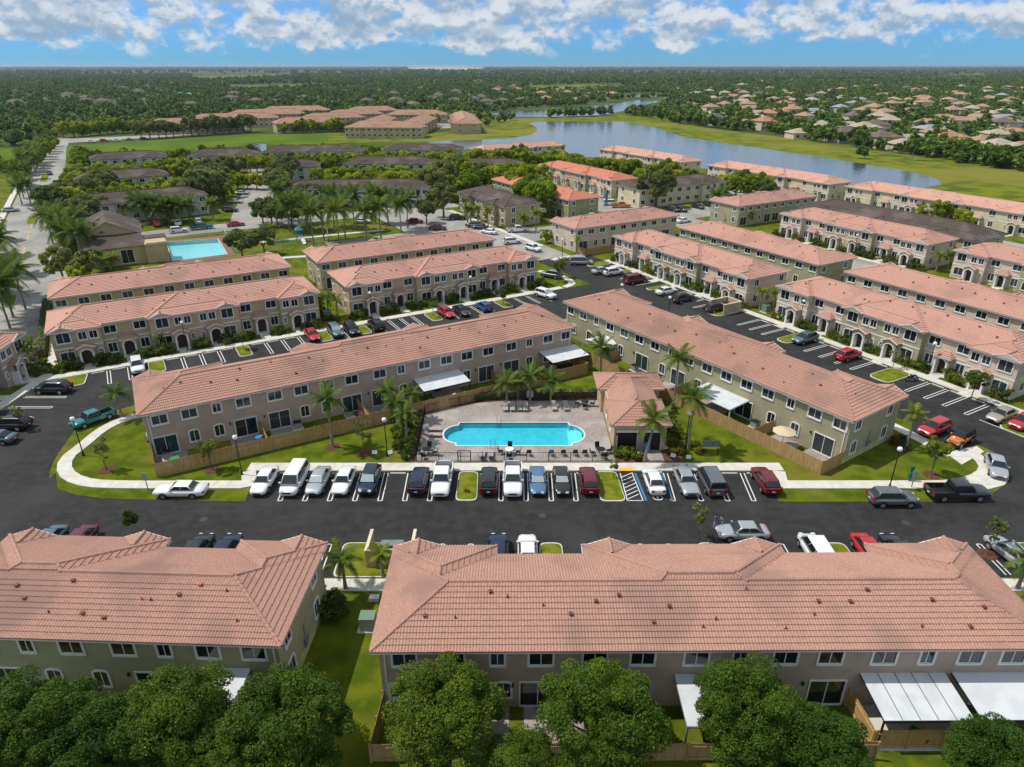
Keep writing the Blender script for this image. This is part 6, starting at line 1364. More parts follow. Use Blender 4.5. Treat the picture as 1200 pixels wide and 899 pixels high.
def trunk_mesh(h, r, rx, nb=5, seed=0, m='bark'):
    rng = random.Random(seed); q = MB(); q.tube([(0, 0, -.1), (.05, .03, h*.5), (0, .05, h)], [r*1.25, r, r*.8], 8)
    for k in range(nb):
        a = 2*math.pi*k/nb+rng.uniform(-.3, .3); e = rx*rng.uniform(.55, .8); z1 = h+e*rng.uniform(.5, .9)
        q.tube([(0, 0, h*.85), (e*.45*math.cos(a), e*.45*math.sin(a), h+(z1-h)*.55), (e*math.cos(a), e*math.sin(a), z1)], [r*.6, r*.4, r*.16], 6)
    return q.mesh('trunk', [m])
def tree_kind(key, mats, n, rx, rz, zc, nc, cr, size, seeds, trunk_h, trunk_r, nb=5):
    def mk():
        return [(crown_mesh('crown', mats, n, rx, rz, zc, nc, cr, size, s_), trunk_mesh(trunk_h, trunk_r, rx, nb, s_)) for s_ in seeds]
    return cached(('tree', key), mk)
def tree(key, X, Y, s, lab, group=None, name='broadleaf_tree', mats=None, rz=None, cat='tree'):
    v = _cache[('tree', key)]; c, tr = v[int(abs(X*7.3+Y*3.1)) % len(v)]
    t = thing(name, lab, cat, (X, Y, 0), random.uniform(0, 6.28) if rz is None else rz, group, s)
    obj('crown', c, t, mats=[mats] if mats else None)
    if tr: obj('trunk', tr, t)
    return t
tree_kind('near', 'leaf_oak', 66000, 4.0, 3.6, 5.1, 150, .90, .10, (1, 2, 3), 2.6, .22, 6)
tree_kind('mid', 'leaf_ficus', 4200, 3.0, 2.6, 3.6, 56, .85, .33, (4, 5, 6, 7), 1.8, .2)
tree_kind('mid_oak', 'leaf_grey', 4600, 3.6, 2.5, 4.6, 60, .85, .32, (8, 9), 2.4, .2)
tree_kind('small', 'leaf_light', 1500, 1.0, 1.1, 2.5, 20, .38, .13, (10, 11), 1.7, .05, 4)
tree_kind('sparse', 'leaf_grey', 420, .8, 1.2, 2.2, 14, .30, .13, (12, 13), 1.6, .04, 4)
tree_kind('spire', 'leaf_grey', 900, .62, 1.5, 2.4, 24, .28, .12, (18, 19), 1.0, .045, 4)
tree_kind('column', 'leaf_shrub', 1400, .55, 1.6, 1.9, 26, .30, .14, (14,), .4, .06, 2)
tree_kind('far', 'leaf_far', 420, 3.0, 2.6, 3.3, 26, 1.1, .95, (15, 16, 17), 1.5, .22, 3)
# the big trees behind the near yards
for px, py, h, k, lab in ((190, 776, 8.4, .95, 'big leafy tree apex before the grey panel of the near olive row'), (118, 806, 7.6, .95, 'leafy tree behind the yellow tub of the near olive row'), (332, 780, 8.4, 1.02, 'big leafy tree beside the grassy gap hiding a white awning'), (12, 788, 8.6, 1.05, 'big dark leafy tree at the far end of the near olive row yards'), (255, 842, 6.4, .8, 'lower leafy tree between two big ones of the olive row'), (75, 850, 6.5, .85, 'low leafy tree under the two big ones of the olive row'),
                          (518, 779, 8.4, 1.0, 'big leafy tree at the corner yard of the near taupe row'), (712, 776, 8.6, 1.06, 'big leafy tree by the middle sliding door of the near taupe row'), (892, 774, 8.4, .95, 'big leafy tree beside the half hidden white awning'), (968, 826, 6.6, .85, 'lower leafy tree beside the new pine fence'), (1194, 848, 6.4, .85, 'leafy tree before the wide plain white awning'), (612, 850, 6.0, .7, 'low leafy tree between two bigger ones of the taupe row')):
    X, Y = g(px, py+(24 if px < 420 else 18), h-.8); t = tree('near', X, Y, 1.0, lab); t.scale = (k*.94, k*.94, (h-1.0)/8.8)
# ------------------------------------------------------------------ palms
def frond_mesh(Ln, droop, seed, m, nl=26, wl=.5):
    rng = np.random.default_rng(seed); V, F, T = [], [], []
    def pt(t): return np.array([0, Ln*(t*.92), Ln*(.42*t-droop*t*t)])
    base = 0
    for i in range(nl):
        t = .12+.86*i/nl; p = pt(t); tan = pt(t+.01)-pt(t-.01); tan /= np.linalg.norm(tan)
        ll = wl*(.35+.9*math.sin(math.pi*min(1, t*.95+.08))**.7)*rng.uniform(.85, 1.15)
        for s_ in (-1, 1):
            d = np.array([s_*.78, 0, -.30+rng.uniform(-.18, .12)])+tan*.62; d /= np.linalg.norm(d); e = p+d*ll; wd = tan*.055
            V += [p-wd, p+wd, e+wd*.35, e-wd*.35]; F.append((base, base+1, base+2, base+3)); base += 4
            tn = np.clip(.45+rng.normal()*.2, 0, 1); T += [(tn, float(rng.uniform() < .12)*.7, 0, 1)]*4
    for i in range(8):
        t0, t1 = i/8, (i+1)/8; a, b = pt(t0), pt(t1); w0, w1 = .045*(1-t0)+.01, .045*(1-t1)+.01
        V += [a+[w0, 0, 0], a-[w0, 0, 0], b-[w1, 0, 0], b+[w1, 0, 0]]; F.append((base, base+1, base+2, base+3)); base += 4; T += [(.7, .5, 0, 1)]*4
    return npmesh('frond', np.array(V), np.array(F), [m], False, np.array(T))
def palm_kind(key, m, Ln=2.6, droops=(.25, .55, .85), nl=26, wl=.55): return cached(('fronds', key), lambda: [frond_mesh(Ln, d, 50+i, m, nl, wl) for i, d in enumerate(droops)])
palm_kind('a', 'leaf_palm'); palm_kind('y', 'leaf_palm_yellow', 2.0, (.3, .6, .8), 20, .45); palm_kind('royal', 'leaf_palm', 3.4, (.2, .5, .9), 34, .8)
def palm_trunk(h, r, lean, shaft=True):
    q = MB(); q.tube([(0, 0, -.1), (lean*.25, 0, h*.33), (lean*.65, 0, h*.7), (lean, 0, h)], [r*1.5, r, r*.9, r*.8], 9); return q.mesh('trunk', ['palm_bark'])
def palm(X, Y, h, lab, key='a', s=1.0, nf=15, r=.14, lean=0.0, group=None, joined=False, cat='palm', rz=None):
    rng = random.Random(int(X*13+Y*7)); t = thing('palm_tree', lab, cat, (X, Y, 0), rng.uniform(0, 6.28) if rz is None else rz, group)
    if joined:
        cm, tm = joined_palm(key); obj('crown', cm, t, (0, 0, h), 0, s); obj('trunk', cached(('ptr', round(h)), lambda: palm_trunk(round(h), .15, .15)), t, sc_=(1, 1, h/round(h))); return t
    obj('trunk', palm_trunk(h, r, lean), t)
    q = MB(); q.cyl((lean, 0, h-.05), (lean*1.05, 0, h+.75*s), r*.95, r*.5, 8); q.build('crownshaft', 'crownshaft', t)
    fr = _cache[('fronds', key)]
    for k in range(nf):
        f = k/nf; o = obj('frond', fr[min(len(fr)-1, int(f*len(fr)+rng.uniform(-.3, .3))) if f < 1 else 0], t, (lean, 0, h+.6*s), 0, s*rng.uniform(.88, 1.1))
        o.rotation_euler = (R(38-58*f)+rng.uniform(-.12, .12), 0, k*2.399+rng.uniform(-.2, .2)); o.rotation_mode = 'XYZ'
    return t
def joined_palm(key):
    def mk():
        src = _cache[('fronds', key)]; VV, FF, TT = [], [], []; b = 0; rng = random.Random(3)
        for k in range(22):
            f = k/22; me = src[min(len(src)-1, int(f*len(src)))]; n = len(me.vertices); co = np.empty(n*3); me.vertices.foreach_get('co', co); co = co.reshape(-1, 3)
            M = np.array((Matrix.Rotation(k*2.399, 3, 'Z') @ Matrix.Rotation(R(40-62*f), 3, 'X'))); VV.append(co @ M.T)
            fc = np.empty(len(me.polygons)*4, dtype=np.int32); me.loops.foreach_get('vertex_index', fc); FF.append(fc.reshape(-1, 4)+b); b += n
            tc_ = np.empty(n*4, dtype=np.float32); me.color_attributes['tone'].data.foreach_get('color', tc_); TT.append(tc_.reshape(-1, 4))
        return npmesh('crown', np.concatenate(VV), np.concatenate(FF), [src[0].materials[0].name], False, np.concatenate(TT)), None
    return cached(('jp', key), mk)
MATS_ALIAS = None
for px, py, h, lab, kw in ((390, 524, 5.6, 'tall palm in a red mulch ring on the lawn behind the white sedans', {}), (755, 541, 4.6, 'leaning palm before the pool house doors', dict(lean=.7, rz=R(0))), (806, 527, 6.0, 'tall palm in the yellow shrub bed beside the lamp post', {}), (789, 478, 6.4, 'tall palm between pool house and olive row fence', {}), (703, 447, 4.6, 'palm behind the pool house roof by the board fence', {}),
                           (143, 489, 2.8, 'short palm on the curved lawn at the taupe row end', dict(s=.8)), (1061, 527, 4.2, 'palm at the end wall of the olive row', dict(s=.85, key='y')), (466, 505, 3.4, 'palm in the bed beside the pool railing lamp post', dict(s=.8)), (477, 518, 3.4, 'palm before the orange shrubs by the pool railing', dict(s=.7)), (457, 487, 3.2, 'palm at the fence end of the pool bed', dict(s=.75)), (484, 492, 3.2, 'palm hugging the pool railing corner', dict(s=.7)),
                           (594, 474, 2.6, 'palm in the pool hedge near the row of four loungers', dict(s=.85)), (621, 470, 3.2, 'palm in the pool hedge at the blue grey sign', dict(s=.85)), (645, 472, 2.8, 'palm in the pool hedge beyond the sign', dict(s=.85)), (607, 468, 2.2, 'low palm between two hedge palms', dict(s=.7)),
                           (405, 690, 2.6, 'palm at the olive near row corner by the walkway', dict(s=.8)), (449, 676, 2.0, 'small bright palm behind the bin enclosure', dict(s=.7, key='y')), (1192, 690, 2.6, 'palm by the near taupe row end', dict(s=.85)), (32, 437, 3.0, 'yellow green palm in the gap by the khaki row', dict(s=.85, key='y')), (45, 432, 3.2, 'yellow palm beside the khaki row corner', dict(s=.85, key='y'))):
    X, Y = g(px, py); palm(X, Y, h, lab, **kw)
for a, b, lab, key in ((30.0, 112.5, 'small palm at the corner of the tan row', 'y'), (29.0, 114.5, 'small palm behind the tan row corner palm', 'a'), (78, 114.5, 'small palm on the lawn of the curved walk', 'y'), (97.3, 79.2, 'yellow palm next to the bin store transformer', 'y'), (98.6, 77.4, 'yellow palm behind the bin store transformer', 'y'), (97.2, 35.2, 'yellow palm at the porched row end', 'y'), (150, 78.2, 'yellow palm in the gap of the rows before the brown roof', 'y'), (152, 77, 'green palm in the gap of the rows before the brown roof', 'a'), (91.6, 128.2, 'yellow palm at the fence of the beige row', 'y')):
    palm(*ab(a, b), 3.0, lab, key=key, s=.8)
# young trees on the lawns
for px, py, key, s, lab, nm in ((125, 551, 'spire', 1.2, 'thin dark young tree in a mulch ring on the curved lawn', 'young_tree'), (249, 551, 'small', 1.15, 'light green young tree against the taupe row fence', 'young_tree'), (427, 531, 'sparse', 1.3, 'thin young tree beside the tall lawn palm', 'young_tree'), (1091, 557, 'small', 1.35, 'light green young tree in a mulch ring near the orange car', 'young_tree'), (158, 627, 'column', 1.0, 'columnar green juniper on the near road island', 'young_tree'), (818, 632, 'spire', 1.2, 'thin dark young tree on the island near two people', 'young_tree'),
                                (1157, 650, 'spire', 1.2, 'young tree on the grass by the silver sedan in the end bay', 'young_tree'), (719, 562, 'spire', .8, 'thin sapling on the island by the accessible bay', 'young_tree'), (192, 414, 'sparse', 1.1, 'small tree on the island beside the white car bays', 'young_tree'), (84, 428, 'small', .9, 'small tree on the corner island of the khaki row', 'young_tree'), (286, 410, 'small', .9, 'small tree on the island before the khaki row centre', 'young_tree'), (508, 372, 'sparse', 1.0, 'small tree on the island beside the red coupe', 'young_tree'), (590, 358, 'small', .9, 'small tree on the island beside the blue hatchback', 'young_tree'), (1137, 470, 'small', 1.3, 'round young tree by the yellow shrub island', 'young_tree'), (1046, 432, 'sparse', 1.0, 'small tree on the island by the motorcycle', 'young_tree'), (28, 504, 'spire', 1.0, 'thin tree on the side car park island', 'young_tree'), (950, 398, 'small', .8, 'small tree on the island beside the grey blue car', 'young_tree'), (655, 330, 'small', 1.3, 'light tree behind the curved walk', 'young_tree')):
    X, Y = g(px, py); tree(key, X, Y, s, lab, name=nm)
def ring(X, Y, r_=.85): s_ = MB(); s_.prism([(X+r_*math.cos(R(t))*random.uniform(.9, 1.1), Y+r_*math.sin(R(t))) for t in range(0, 360, 30)], .0, .05); return tag(s_.build('mulch_ring', 'mulch', None), kind='structure')
for px, py in ((390, 524), (125, 551), (249, 551), (427, 531), (1091, 557), (1061, 527), (143, 489), (1157, 650)): ring(*g(px, py))
# ------------------------------------------------------------------ shrubs and hedges
def shrub_kind(key, m, n, seed, rx=.6, rz=.5, size=.11): return cached(('shrub', key), lambda: [crown_mesh('foliage', m, n, rx, rz, rz*.8, 14, .28, size, seed+i) for i in range(2)])
shrub_kind('g', 'leaf_shrub', 520, 60); shrub_kind('l', 'leaf_light', 520, 62); shrub_kind('y', 'leaf_yellow', 420, 64); shrub_kind('r', 'leaf_red', 420, 66)
def shrub(X, Y, key, s, lab, group, rz=None):
    me = _cache[('shrub', key)][random.randrange(2)]
    o = obj('shrub', me, None, (X, Y, 0), random.uniform(0, 6.28), s); tag(o, lab, 'shrub', group); return o
def bed(rows, keys, lab, group):
    for X, Y, s in rows:
        k = random.choice(keys); shrub(X, Y, k, s, {'g': 'dark green', 'l': 'light green', 'y': 'yellow', 'r': 'orange red'}[k]+' shrub '+lab, group+' '+k)
def front_beds(fn, Lx, lab, keys):
    fr = [0, .178*Lx, .328*Lx, .672*Lx, .822*Lx, Lx]; doors = [4.35, (fr[1]+fr[2])/2, fr[2]+4.25, fr[3]-4.25, (fr[3]+fr[4])/2, Lx-4.35]; rows = []
    x = .3
    while x < Lx-.2:
        if min(abs(x-d) for d in doors) > 1.25:
            d = random.uniform(.9, 1.8); rows.append((*fn(x+random.uniform(-.2, .2), d), random.uniform(1.2, 1.9)))
        x += 1.1
    bed(rows, keys, lab, 'shrubs '+lab)
front_beds(lambda x, d: ab(-12+x, 111.6-d), 38.6, 'in the beds before the khaki porched row', 'gggl'); front_beds(lambda x, d: ab(31.8+x, 112.3-d), 39.4, 'in the beds before the tan porched row', 'gggl')
front_beds(lambda x, d: ab(97.0-d, 80.9+x), 39.2, 'in the beds before the beige row by the bin store', 'gglly'); front_beds(lambda x, d: ab(97.9-d, 37+x), 38.6, 'in the beds before the beige row by the motorcycle', 'gglly'); front_beds(lambda x, d: ab(149.4-d, 80+x), 39.3, 'before the porched row with the brown roof behind', 'ggly')
def hedge(pth, lab, w_=.8, h_=1.0, m='leaf_shrub', per=230, size=.11):
    rg = np.random.default_rng(int(abs(pth[0][0])*10)); Vs, Fs, Ts = [], [], []; b = 0
    for (x0, y0), (x1, y1) in zip(pth, pth[1:]):
        Ln = math.hypot(x1-x0, y1-y0); n = int(per*Ln); t_ = rg.uniform(0, 1, n); an = rg.uniform(-.3, math.pi+.3, n); rr = rg.uniform(.8, 1.05, n)*(1+.15*np.sin(t_*Ln*3.1))
        nx, ny = -(y1-y0)/Ln, (x1-x0)/Ln; u = np.cos(an)*w_/2*rr; z = np.abs(np.sin(an))**.6*h_*rr
        C = np.stack([x0+(x1-x0)*t_+nx*u, y0+(y1-y0)*t_+ny*u, z], 1); nr = np.stack([nx*np.cos(an), ny*np.cos(an), np.sin(an)+.3], 1)+rg.normal(size=(n, 3))*.5; nr /= np.linalg.norm(nr, axis=1)[:, None]
        V, F = leaf_quads(C, nr, size, rg); T = np.zeros((n, 4)); T[:, 0] = np.clip(.5+rg.normal(size=n)*.25, 0, 1); T[:, 1] = (rg.uniform(0, 1, n) < .1)*.7; T[:, 3] = 1
        Vs.append(V); Fs.append(F+b); Ts.append(np.repeat(T, 4, 0)); b += len(V)
    t = thing('hedge', lab, 'hedge'); tag(obj('foliage', npmesh('foliage', np.concatenate(Vs), np.concatenate(Fs), [m], False, np.concatenate(Ts)), t), kind='stuff')
    q = MB()
    for (x0, y0), (x1, y1) in zip(pth, pth[1:]): q.bar((x0, y0, h_*.42), (x1, y1, h_*.42), w_*.7, h_*.8)
    q.build('branches', 'bark', t); return t
hedge(P((499, 481.5), (520, 475.5), (557, 468.5), (583, 466.5), (700, 464.8)), 'leafy green hedge running behind the far pool railing', 1.1, 1.15)
hedge([ab(-13.9, 118), ab(-13.9, 147)], 'long clipped hedge beside the avenue pavement', 1.5, 1.5, per=150, size=.16)
bed([(*g(random.uniform(462, 490), random.uniform(484, 540)), random.uniform(.7, 1.3)) for _ in range(24)], 'gggl', 'in the palm bed beside the pool railing', 'palm bed shrubs'); bed([(*g(466+random.uniform(-6, 10), 510+random.uniform(-8, 8)), random.uniform(.7, 1.0)) for _ in range(9)], 'yyr', 'in the palm bed beside the pool railing', 'palm bed shrubs')
bed([(*g(808+random.uniform(-24, 22), 527+random.uniform(-9, 7)), random.uniform(.6, .95)) for _ in range(20)], 'yyyl', 'around the tall palm lamp post bed', 'lamp bed shrubs'); bed([(18.7+random.uniform(-.3, 1.6), 69+random.uniform(0, 9), random.uniform(.7, 1.2)) for _ in range(22)], 'ggly', 'along the pool house side wall', 'pool house shrubs'); bed([(12.6+random.uniform(-.8, 1.9), 66.3+random.uniform(-.7, .9), random.uniform(.6, 1.1)) for _ in range(12)], 'ggl', 'before the pool house front', 'pool house front shrubs')
bed([(*g(379+random.uniform(-14, 18), 712+random.uniform(-14, 14)), random.uniform(1.0, 1.6)) for _ in range(14)], 'ggg', 'clump at the near olive row corner', 'corner clump'); bed([(*g(1056+random.uniform(-10, 8), 519+random.uniform(-4, 8)), random.uniform(.8, 1.2)) for _ in range(8)], 'ggr', 'at the olive row end palm', 'end palm shrubs')
bed([(*ab(28.2+random.uniform(-1.5, 1.5), 113+random.uniform(-2, 10)), random.uniform(.8, 1.3)) for _ in range(16)], 'gglr', 'in the gap between khaki and tan rows', 'gap shrubs'); bed([(*ab(-14.5+random.uniform(-2, 1.5), 111+random.uniform(-1, 9)), random.uniform(.9, 1.5)) for _ in range(18)], 'ggl', 'at the khaki row corner', 'khaki corner shrubs'); bed([(*F2(1.5+random.uniform(0, 5), -1-random.uniform(0, 2)), random.uniform(.7, 1.1)) for _ in range(8)], 'grl', 'in the first olive row yard', 'yard shrubs')
shrub(*ab(90.6, 31.5), 'y', 1.1, 'yellow shrub on the island beside the beige sedan', 'island shrubs'); shrub(*g(546, 578), 'y', .6, 'small yellow shrub on the pool row island', 'island shrubs b')
bed([(*F2(47.4+random.uniform(-1.5, .8), -2.6+random.uniform(-.5, .3)), random.uniform(.5, .8)) for _ in range(5)], 'gl', 'in the corner yard by the beige umbrella', 'corner yard shrubs')
# ------------------------------------------------------------------ trees of the older estate
def trow(p0, p1, n, key, s0, s1, lab, group, jit=.8, name='round_tree'):
    for i in range(n):
        f = (i+.5)/n; nm_ = 'spreading_tree' if key == 'mid_oak' else name; X = p0[0]+(p1[0]-p0[0])*f+random.uniform(-jit, jit); Y = p0[1]+(p1[1]-p0[1])*f+random.uniform(-jit, jit); tree(key, X, Y, random.uniform(s0, s1), lab, group, nm_)
def hrow(px0, py0, px1, py1, n, lab, key='mid', s0=.95, s1=1.25): trow(g(px0, py0), g(px1, py1), n, key, s0, s1, ('spreading grey green tree ' if key == 'mid_oak' else 'round green tree in the row ')+lab, 'trees '+lab)
def arow(a0, a1, b, lab, n=None, s0=1.0, s1=1.35):
    n = n or int((a1-a0)/3.6); trow(ab(a0, b), ab(a1, b), n, 'mid', s0, s1, 'round green tree in the hedge row '+lab, 'trees '+lab)
def xrow(x0, x1, y, lab, n=None, s0=1.0, s1=1.35, y1=None):
    n = n or int((x1-x0)/3.6); trow((x0, y), (x1, y if y1 is None else y1), n, 'mid', s0, s1, 'round green tree in the hedge row '+lab, 'trees '+lab)
arow(-12, 34, 243, 'behind the long clubhouse block'); arow(-14, 30, 259, 'before the second brown block', s0=.8, s1=1.1); arow(-12, 28, 297, 'behind the second brown block', s0=.9, s1=1.2); arow(-10, 30, 316, 'before the field edge block', s0=.8, s1=1.1); arow(-6, 60, 362, 'along the bright field strip', s0=.7, s1=1.0)
xrow(-62, -12, 237, 'behind the long block with palms'); xrow(-72, -14, 258, 'before the second palm block', s0=.9, s1=1.2); xrow(-68, -24, 296, 'behind the second palm block'); xrow(-60, -10, 309, 'before the meadow edge block', s0=.8, s1=1.1); xrow(-118, -66, 292, 'before the pond meadow block'); xrow(-112, -64, 334, 'along the meadow edge', s0=.8, s1=1.2)
xrow(-28, 30, 300, 'before the lone lakeside row'); xrow(-20, 12, 250, 'before the lakeside brown block', s0=1.3, s1=1.8); xrow(14, 60, 292, 'behind the coral roofed row', y1=262); xrow(-10, 6, 316, 'beside the lone lakeside row'); xrow(44, 84, 250, 'before the lakeside middle row', y1=232); xrow(-140, -110, 284, 'by the pond end', s0=.8, s1=1.1); xrow(-100, -84, 250, 'behind the small hipped houses', s0=.8, s1=1.1)
hrow(228, 246, 262, 230, 6, 'beside the old parking lane', 'mid_oak', 1.3, 1.6); hrow(240, 222, 284, 205, 6, 'at the far end of the old parking lane', 'mid_oak', 1.0, 1.3); hrow(326, 246, 338, 210, 5, 'across the old parking lane', 'mid_oak', 1.2, 1.5)
for px, py, key, s, lab in ((285, 305, 'mid_oak', 1.0, 'grey green tree over the clubhouse pool edge'), (310, 298, 'mid_oak', .9, 'grey green tree beside the playground railing'), (75, 330, 'mid_oak', 1.0, 'spreading grey green tree on the avenue corner'), (108, 330, 'mid_oak', .95, 'grey green tree before the clubhouse wing'), (95, 335, 'mid', .7, 'low round tree before the clubhouse'), (520, 255, 'mid_oak', 1.35, 'grey green tree by the old car park entrance'), (500, 262, 'mid_oak', .95, 'dark round tree on the old car park island'), (480, 235, 'mid', 1.3, 'dense tree behind the old car park'),
                            (588, 262, 'mid', .85, 'small tree before the brown roofed block end'), (605, 232, 'mid', 1.6, 'big round dense tree before the coral greenish row'), (632, 252, 'mid', 1.75, 'biggest round dark tree between brown block and greenish row'), (618, 243, 'mid', 1.5, 'round dense tree between two big ones'), (768, 243, 'mid_oak', 1.75, 'big grey green tree before the cream brown roofed block'), (895, 236, 'mid_oak', 1.0, 'grey green tree at the olive row by the lake'), (868, 226, 'mid_oak', 1.1, 'grey green tree before the lakeside middle row'), (560, 200, 'mid', 1.5, 'dense round tree beside the lakeside brown block'), (590, 200, 'mid', 1.4, 'dense tree behind the coral row end'), (700, 224, 'mid', .9, 'round tree by the coral row end wall'),
                            (885, 250, 'mid', .7, 'round tree behind the olive rear row'), (1100, 262, 'mid', 1.0, 'round tree at the end of the long brown roof'), (1125, 270, 'mid', .9, 'round tree beside the long brown roof end'), (1170, 262, 'mid', 1.0, 'tree between long brown roof and marsh row'), (1190, 268, 'mid', .9, 'tree next along between long brown roof and marsh row'), (1000, 250, 'mid', .5, 'small round tree over the long brown roof'), (1080, 256, 'mid', .7, 'low tree behind the long brown roof'), (960, 262, 'mid', .6, 'low tree in the yard behind the porched row'), (875, 262, 'mid', .7, 'bright tree in the yard of the olive rear row'), (640, 285, 'mid', .5, 'small tree at the beige row corner')):
    X, Y = g(px, py); tree(key, X, Y, s, lab)
hrow(104, 250, 128, 228, 5, 'between the avenue and the long clubhouse block', 'mid_oak', 1.1, 1.5); hrow(92, 275, 112, 262, 4, 'beside the avenue junction', 'mid_oak', 1.0, 1.3); hrow(80, 300, 100, 290, 3, 'before the clubhouse gable', 'mid', .8, 1.1)
hrow(160, 164, 300, 154.5, 15, 'before the tan blocks along the far road', 'mid_oak', 1.1, 1.7); hrow(395, 154.5, 500, 153.5, 8, 'at the foot of the tan courtyard block', 'mid_oak', .7, 1.1); hrow(330, 157, 400, 154.5, 7, 'between field and tan blocks', 'mid', 1.0, 1.5); hrow(70, 162, 160, 155, 9, 'at the avenue far end', 'mid', 1.1, 1.7); hrow(405, 186, 480, 182, 7, 'on the meadow side of the palm blocks', 'mid', .8, 1.1)
hrow(26, 214, 66, 171, 12, 'along the avenue median', 'mid', .9, 1.3); hrow(90, 232, 96, 186, 7, 'along the avenue inner side', 'mid', 1.0, 1.4); hrow(-5, 200, 24, 206, 4, 'at the bright field corner', 'mid', .8, 1.1)
hrow(232, 228, 250, 214, 4, 'at the end of the long clubhouse block', 'mid_oak', 1.1, 1.4); hrow(508, 238, 535, 214, 6, 'between the palm block and the old car park', 'mid_oak', 1.2, 1.6); hrow(345, 243, 500, 240, 12, 'before the long palm block wall', 'mid_oak', .75, 1.05); hrow(120, 262, 160, 252, 5, 'before the long clubhouse block wall', 'mid_oak', .8, 1.1); hrow(60, 258, 84, 238, 5, 'on the inner avenue verge', 'mid_oak', 1.0, 1.4)
hrow(400, 206, 520, 205, 9, 'before the second palm block wall', 'mid_oak', .8, 1.1); hrow(90, 222, 190, 214, 9, 'before the second clubhouse block wall', 'mid_oak', .8, 1.05); hrow(300, 262, 345, 268, 4, 'around the playground', 'mid_oak', .8, 1.1)
bank = [(640, 139), (735, 134.5), (800, 146), (933, 163), (1067, 184), (1210, 205)]
# palms of the older estate
def prow(pts, h, lab, group, key='royal', s=1.0):
    for px, py in pts: X, Y = g(px, py); palm(X, Y, h*random.uniform(.85, 1.15), lab, key, s*random.uniform(.85, 1.1), group=group, joined=True)
prow([(368, 290), (380, 282), (398, 290), (405, 280), (430, 283), (447, 282), (350, 262), (340, 272), (470, 272), (478, 268), (416, 270), (360, 270), (392, 266), (440, 262), (455, 262), (330, 258)], 8.0, 'tall palm of the grove between the khaki rear row and the long brown block', 'palm grove', s=1.3)
prow([(12, 385), (30, 362), (4, 350), (6, 322), (-8, 395), (-4, 300), (-12, 345), (-6, 282), (16, 372)], 7.0, 'tall palm of the avenue edge group beside the hedge', 'avenue edge palms', s=1.35)
prow([(75, 290), (80, 302), (100, 308), (62, 285), (118, 300), (70, 275), (88, 288), (96, 282)], 6.0, 'tall palm between the avenue and the clubhouse', 'clubhouse palms', s=1.3)
prow([(28, 232), (36, 238), (22, 222), (32, 218), (38, 210), (42, 202), (45, 195), (48, 190), (52, 184), (55, 178), (60, 172), (36, 200), (40, 192), (30, 205), (26, 240)], 6.5, 'palm lining the avenue', 'avenue palms', s=1.15)
prow([(172, 262), (180, 262), (190, 264), (198, 262), (205, 260), (213, 262), (165, 258), (222, 258), (176, 258)], 5.0, 'palm before the clubhouse car park block', 'car park palms', s=1.15); prow([(140, 258), (150, 260), (132, 256), (250, 258), (322, 255)], 4.2, 'yellow palm by the clubhouse car park', 'yellow car park palms', 'y', 1.3)
prow([(552, 262), (560, 260), (545, 255), (572, 266), (538, 245), (614, 272), (628, 270), (548, 262)], 4.2, 'palm along the front of the brown roofed block', 'block palms', 'y', 1.1); prow([(135, 315), (122, 318)], 2.2, 'yellow palm against the clubhouse wing', 'clubhouse wall palms', 'y', 1.3); prow([(560, 215), (572, 214), (585, 216), (545, 213)], 4.5, 'palm before the lakeside brown block', 'lakeside palms')
prow([(848, 240), (838, 245), (815, 232), (790, 236), (806, 230), (750, 238)], 4.2, 'palm before the cream brown roofed block', 'cream block palms'); prow([(740, 205), (660, 212), (672, 214), (684, 216), (650, 208), (706, 222), (694, 219)], 4.0, 'slim palm before the coral roofed row', 'coral row palms', 's' if False else 'a'); prow([(1118, 190), (1010, 175), (862, 152), (930, 160), (1068, 188), (1160, 196), (715, 137), (706, 138)], 7.0, 'tall palm on the far lake bank', 'lake bank palms')
prow([(320, 282), (1125, 300), (1112, 305), (1090, 305)], 3.5, 'yellow palm at a row end wall', 'row end palms', 'y', 1.1)
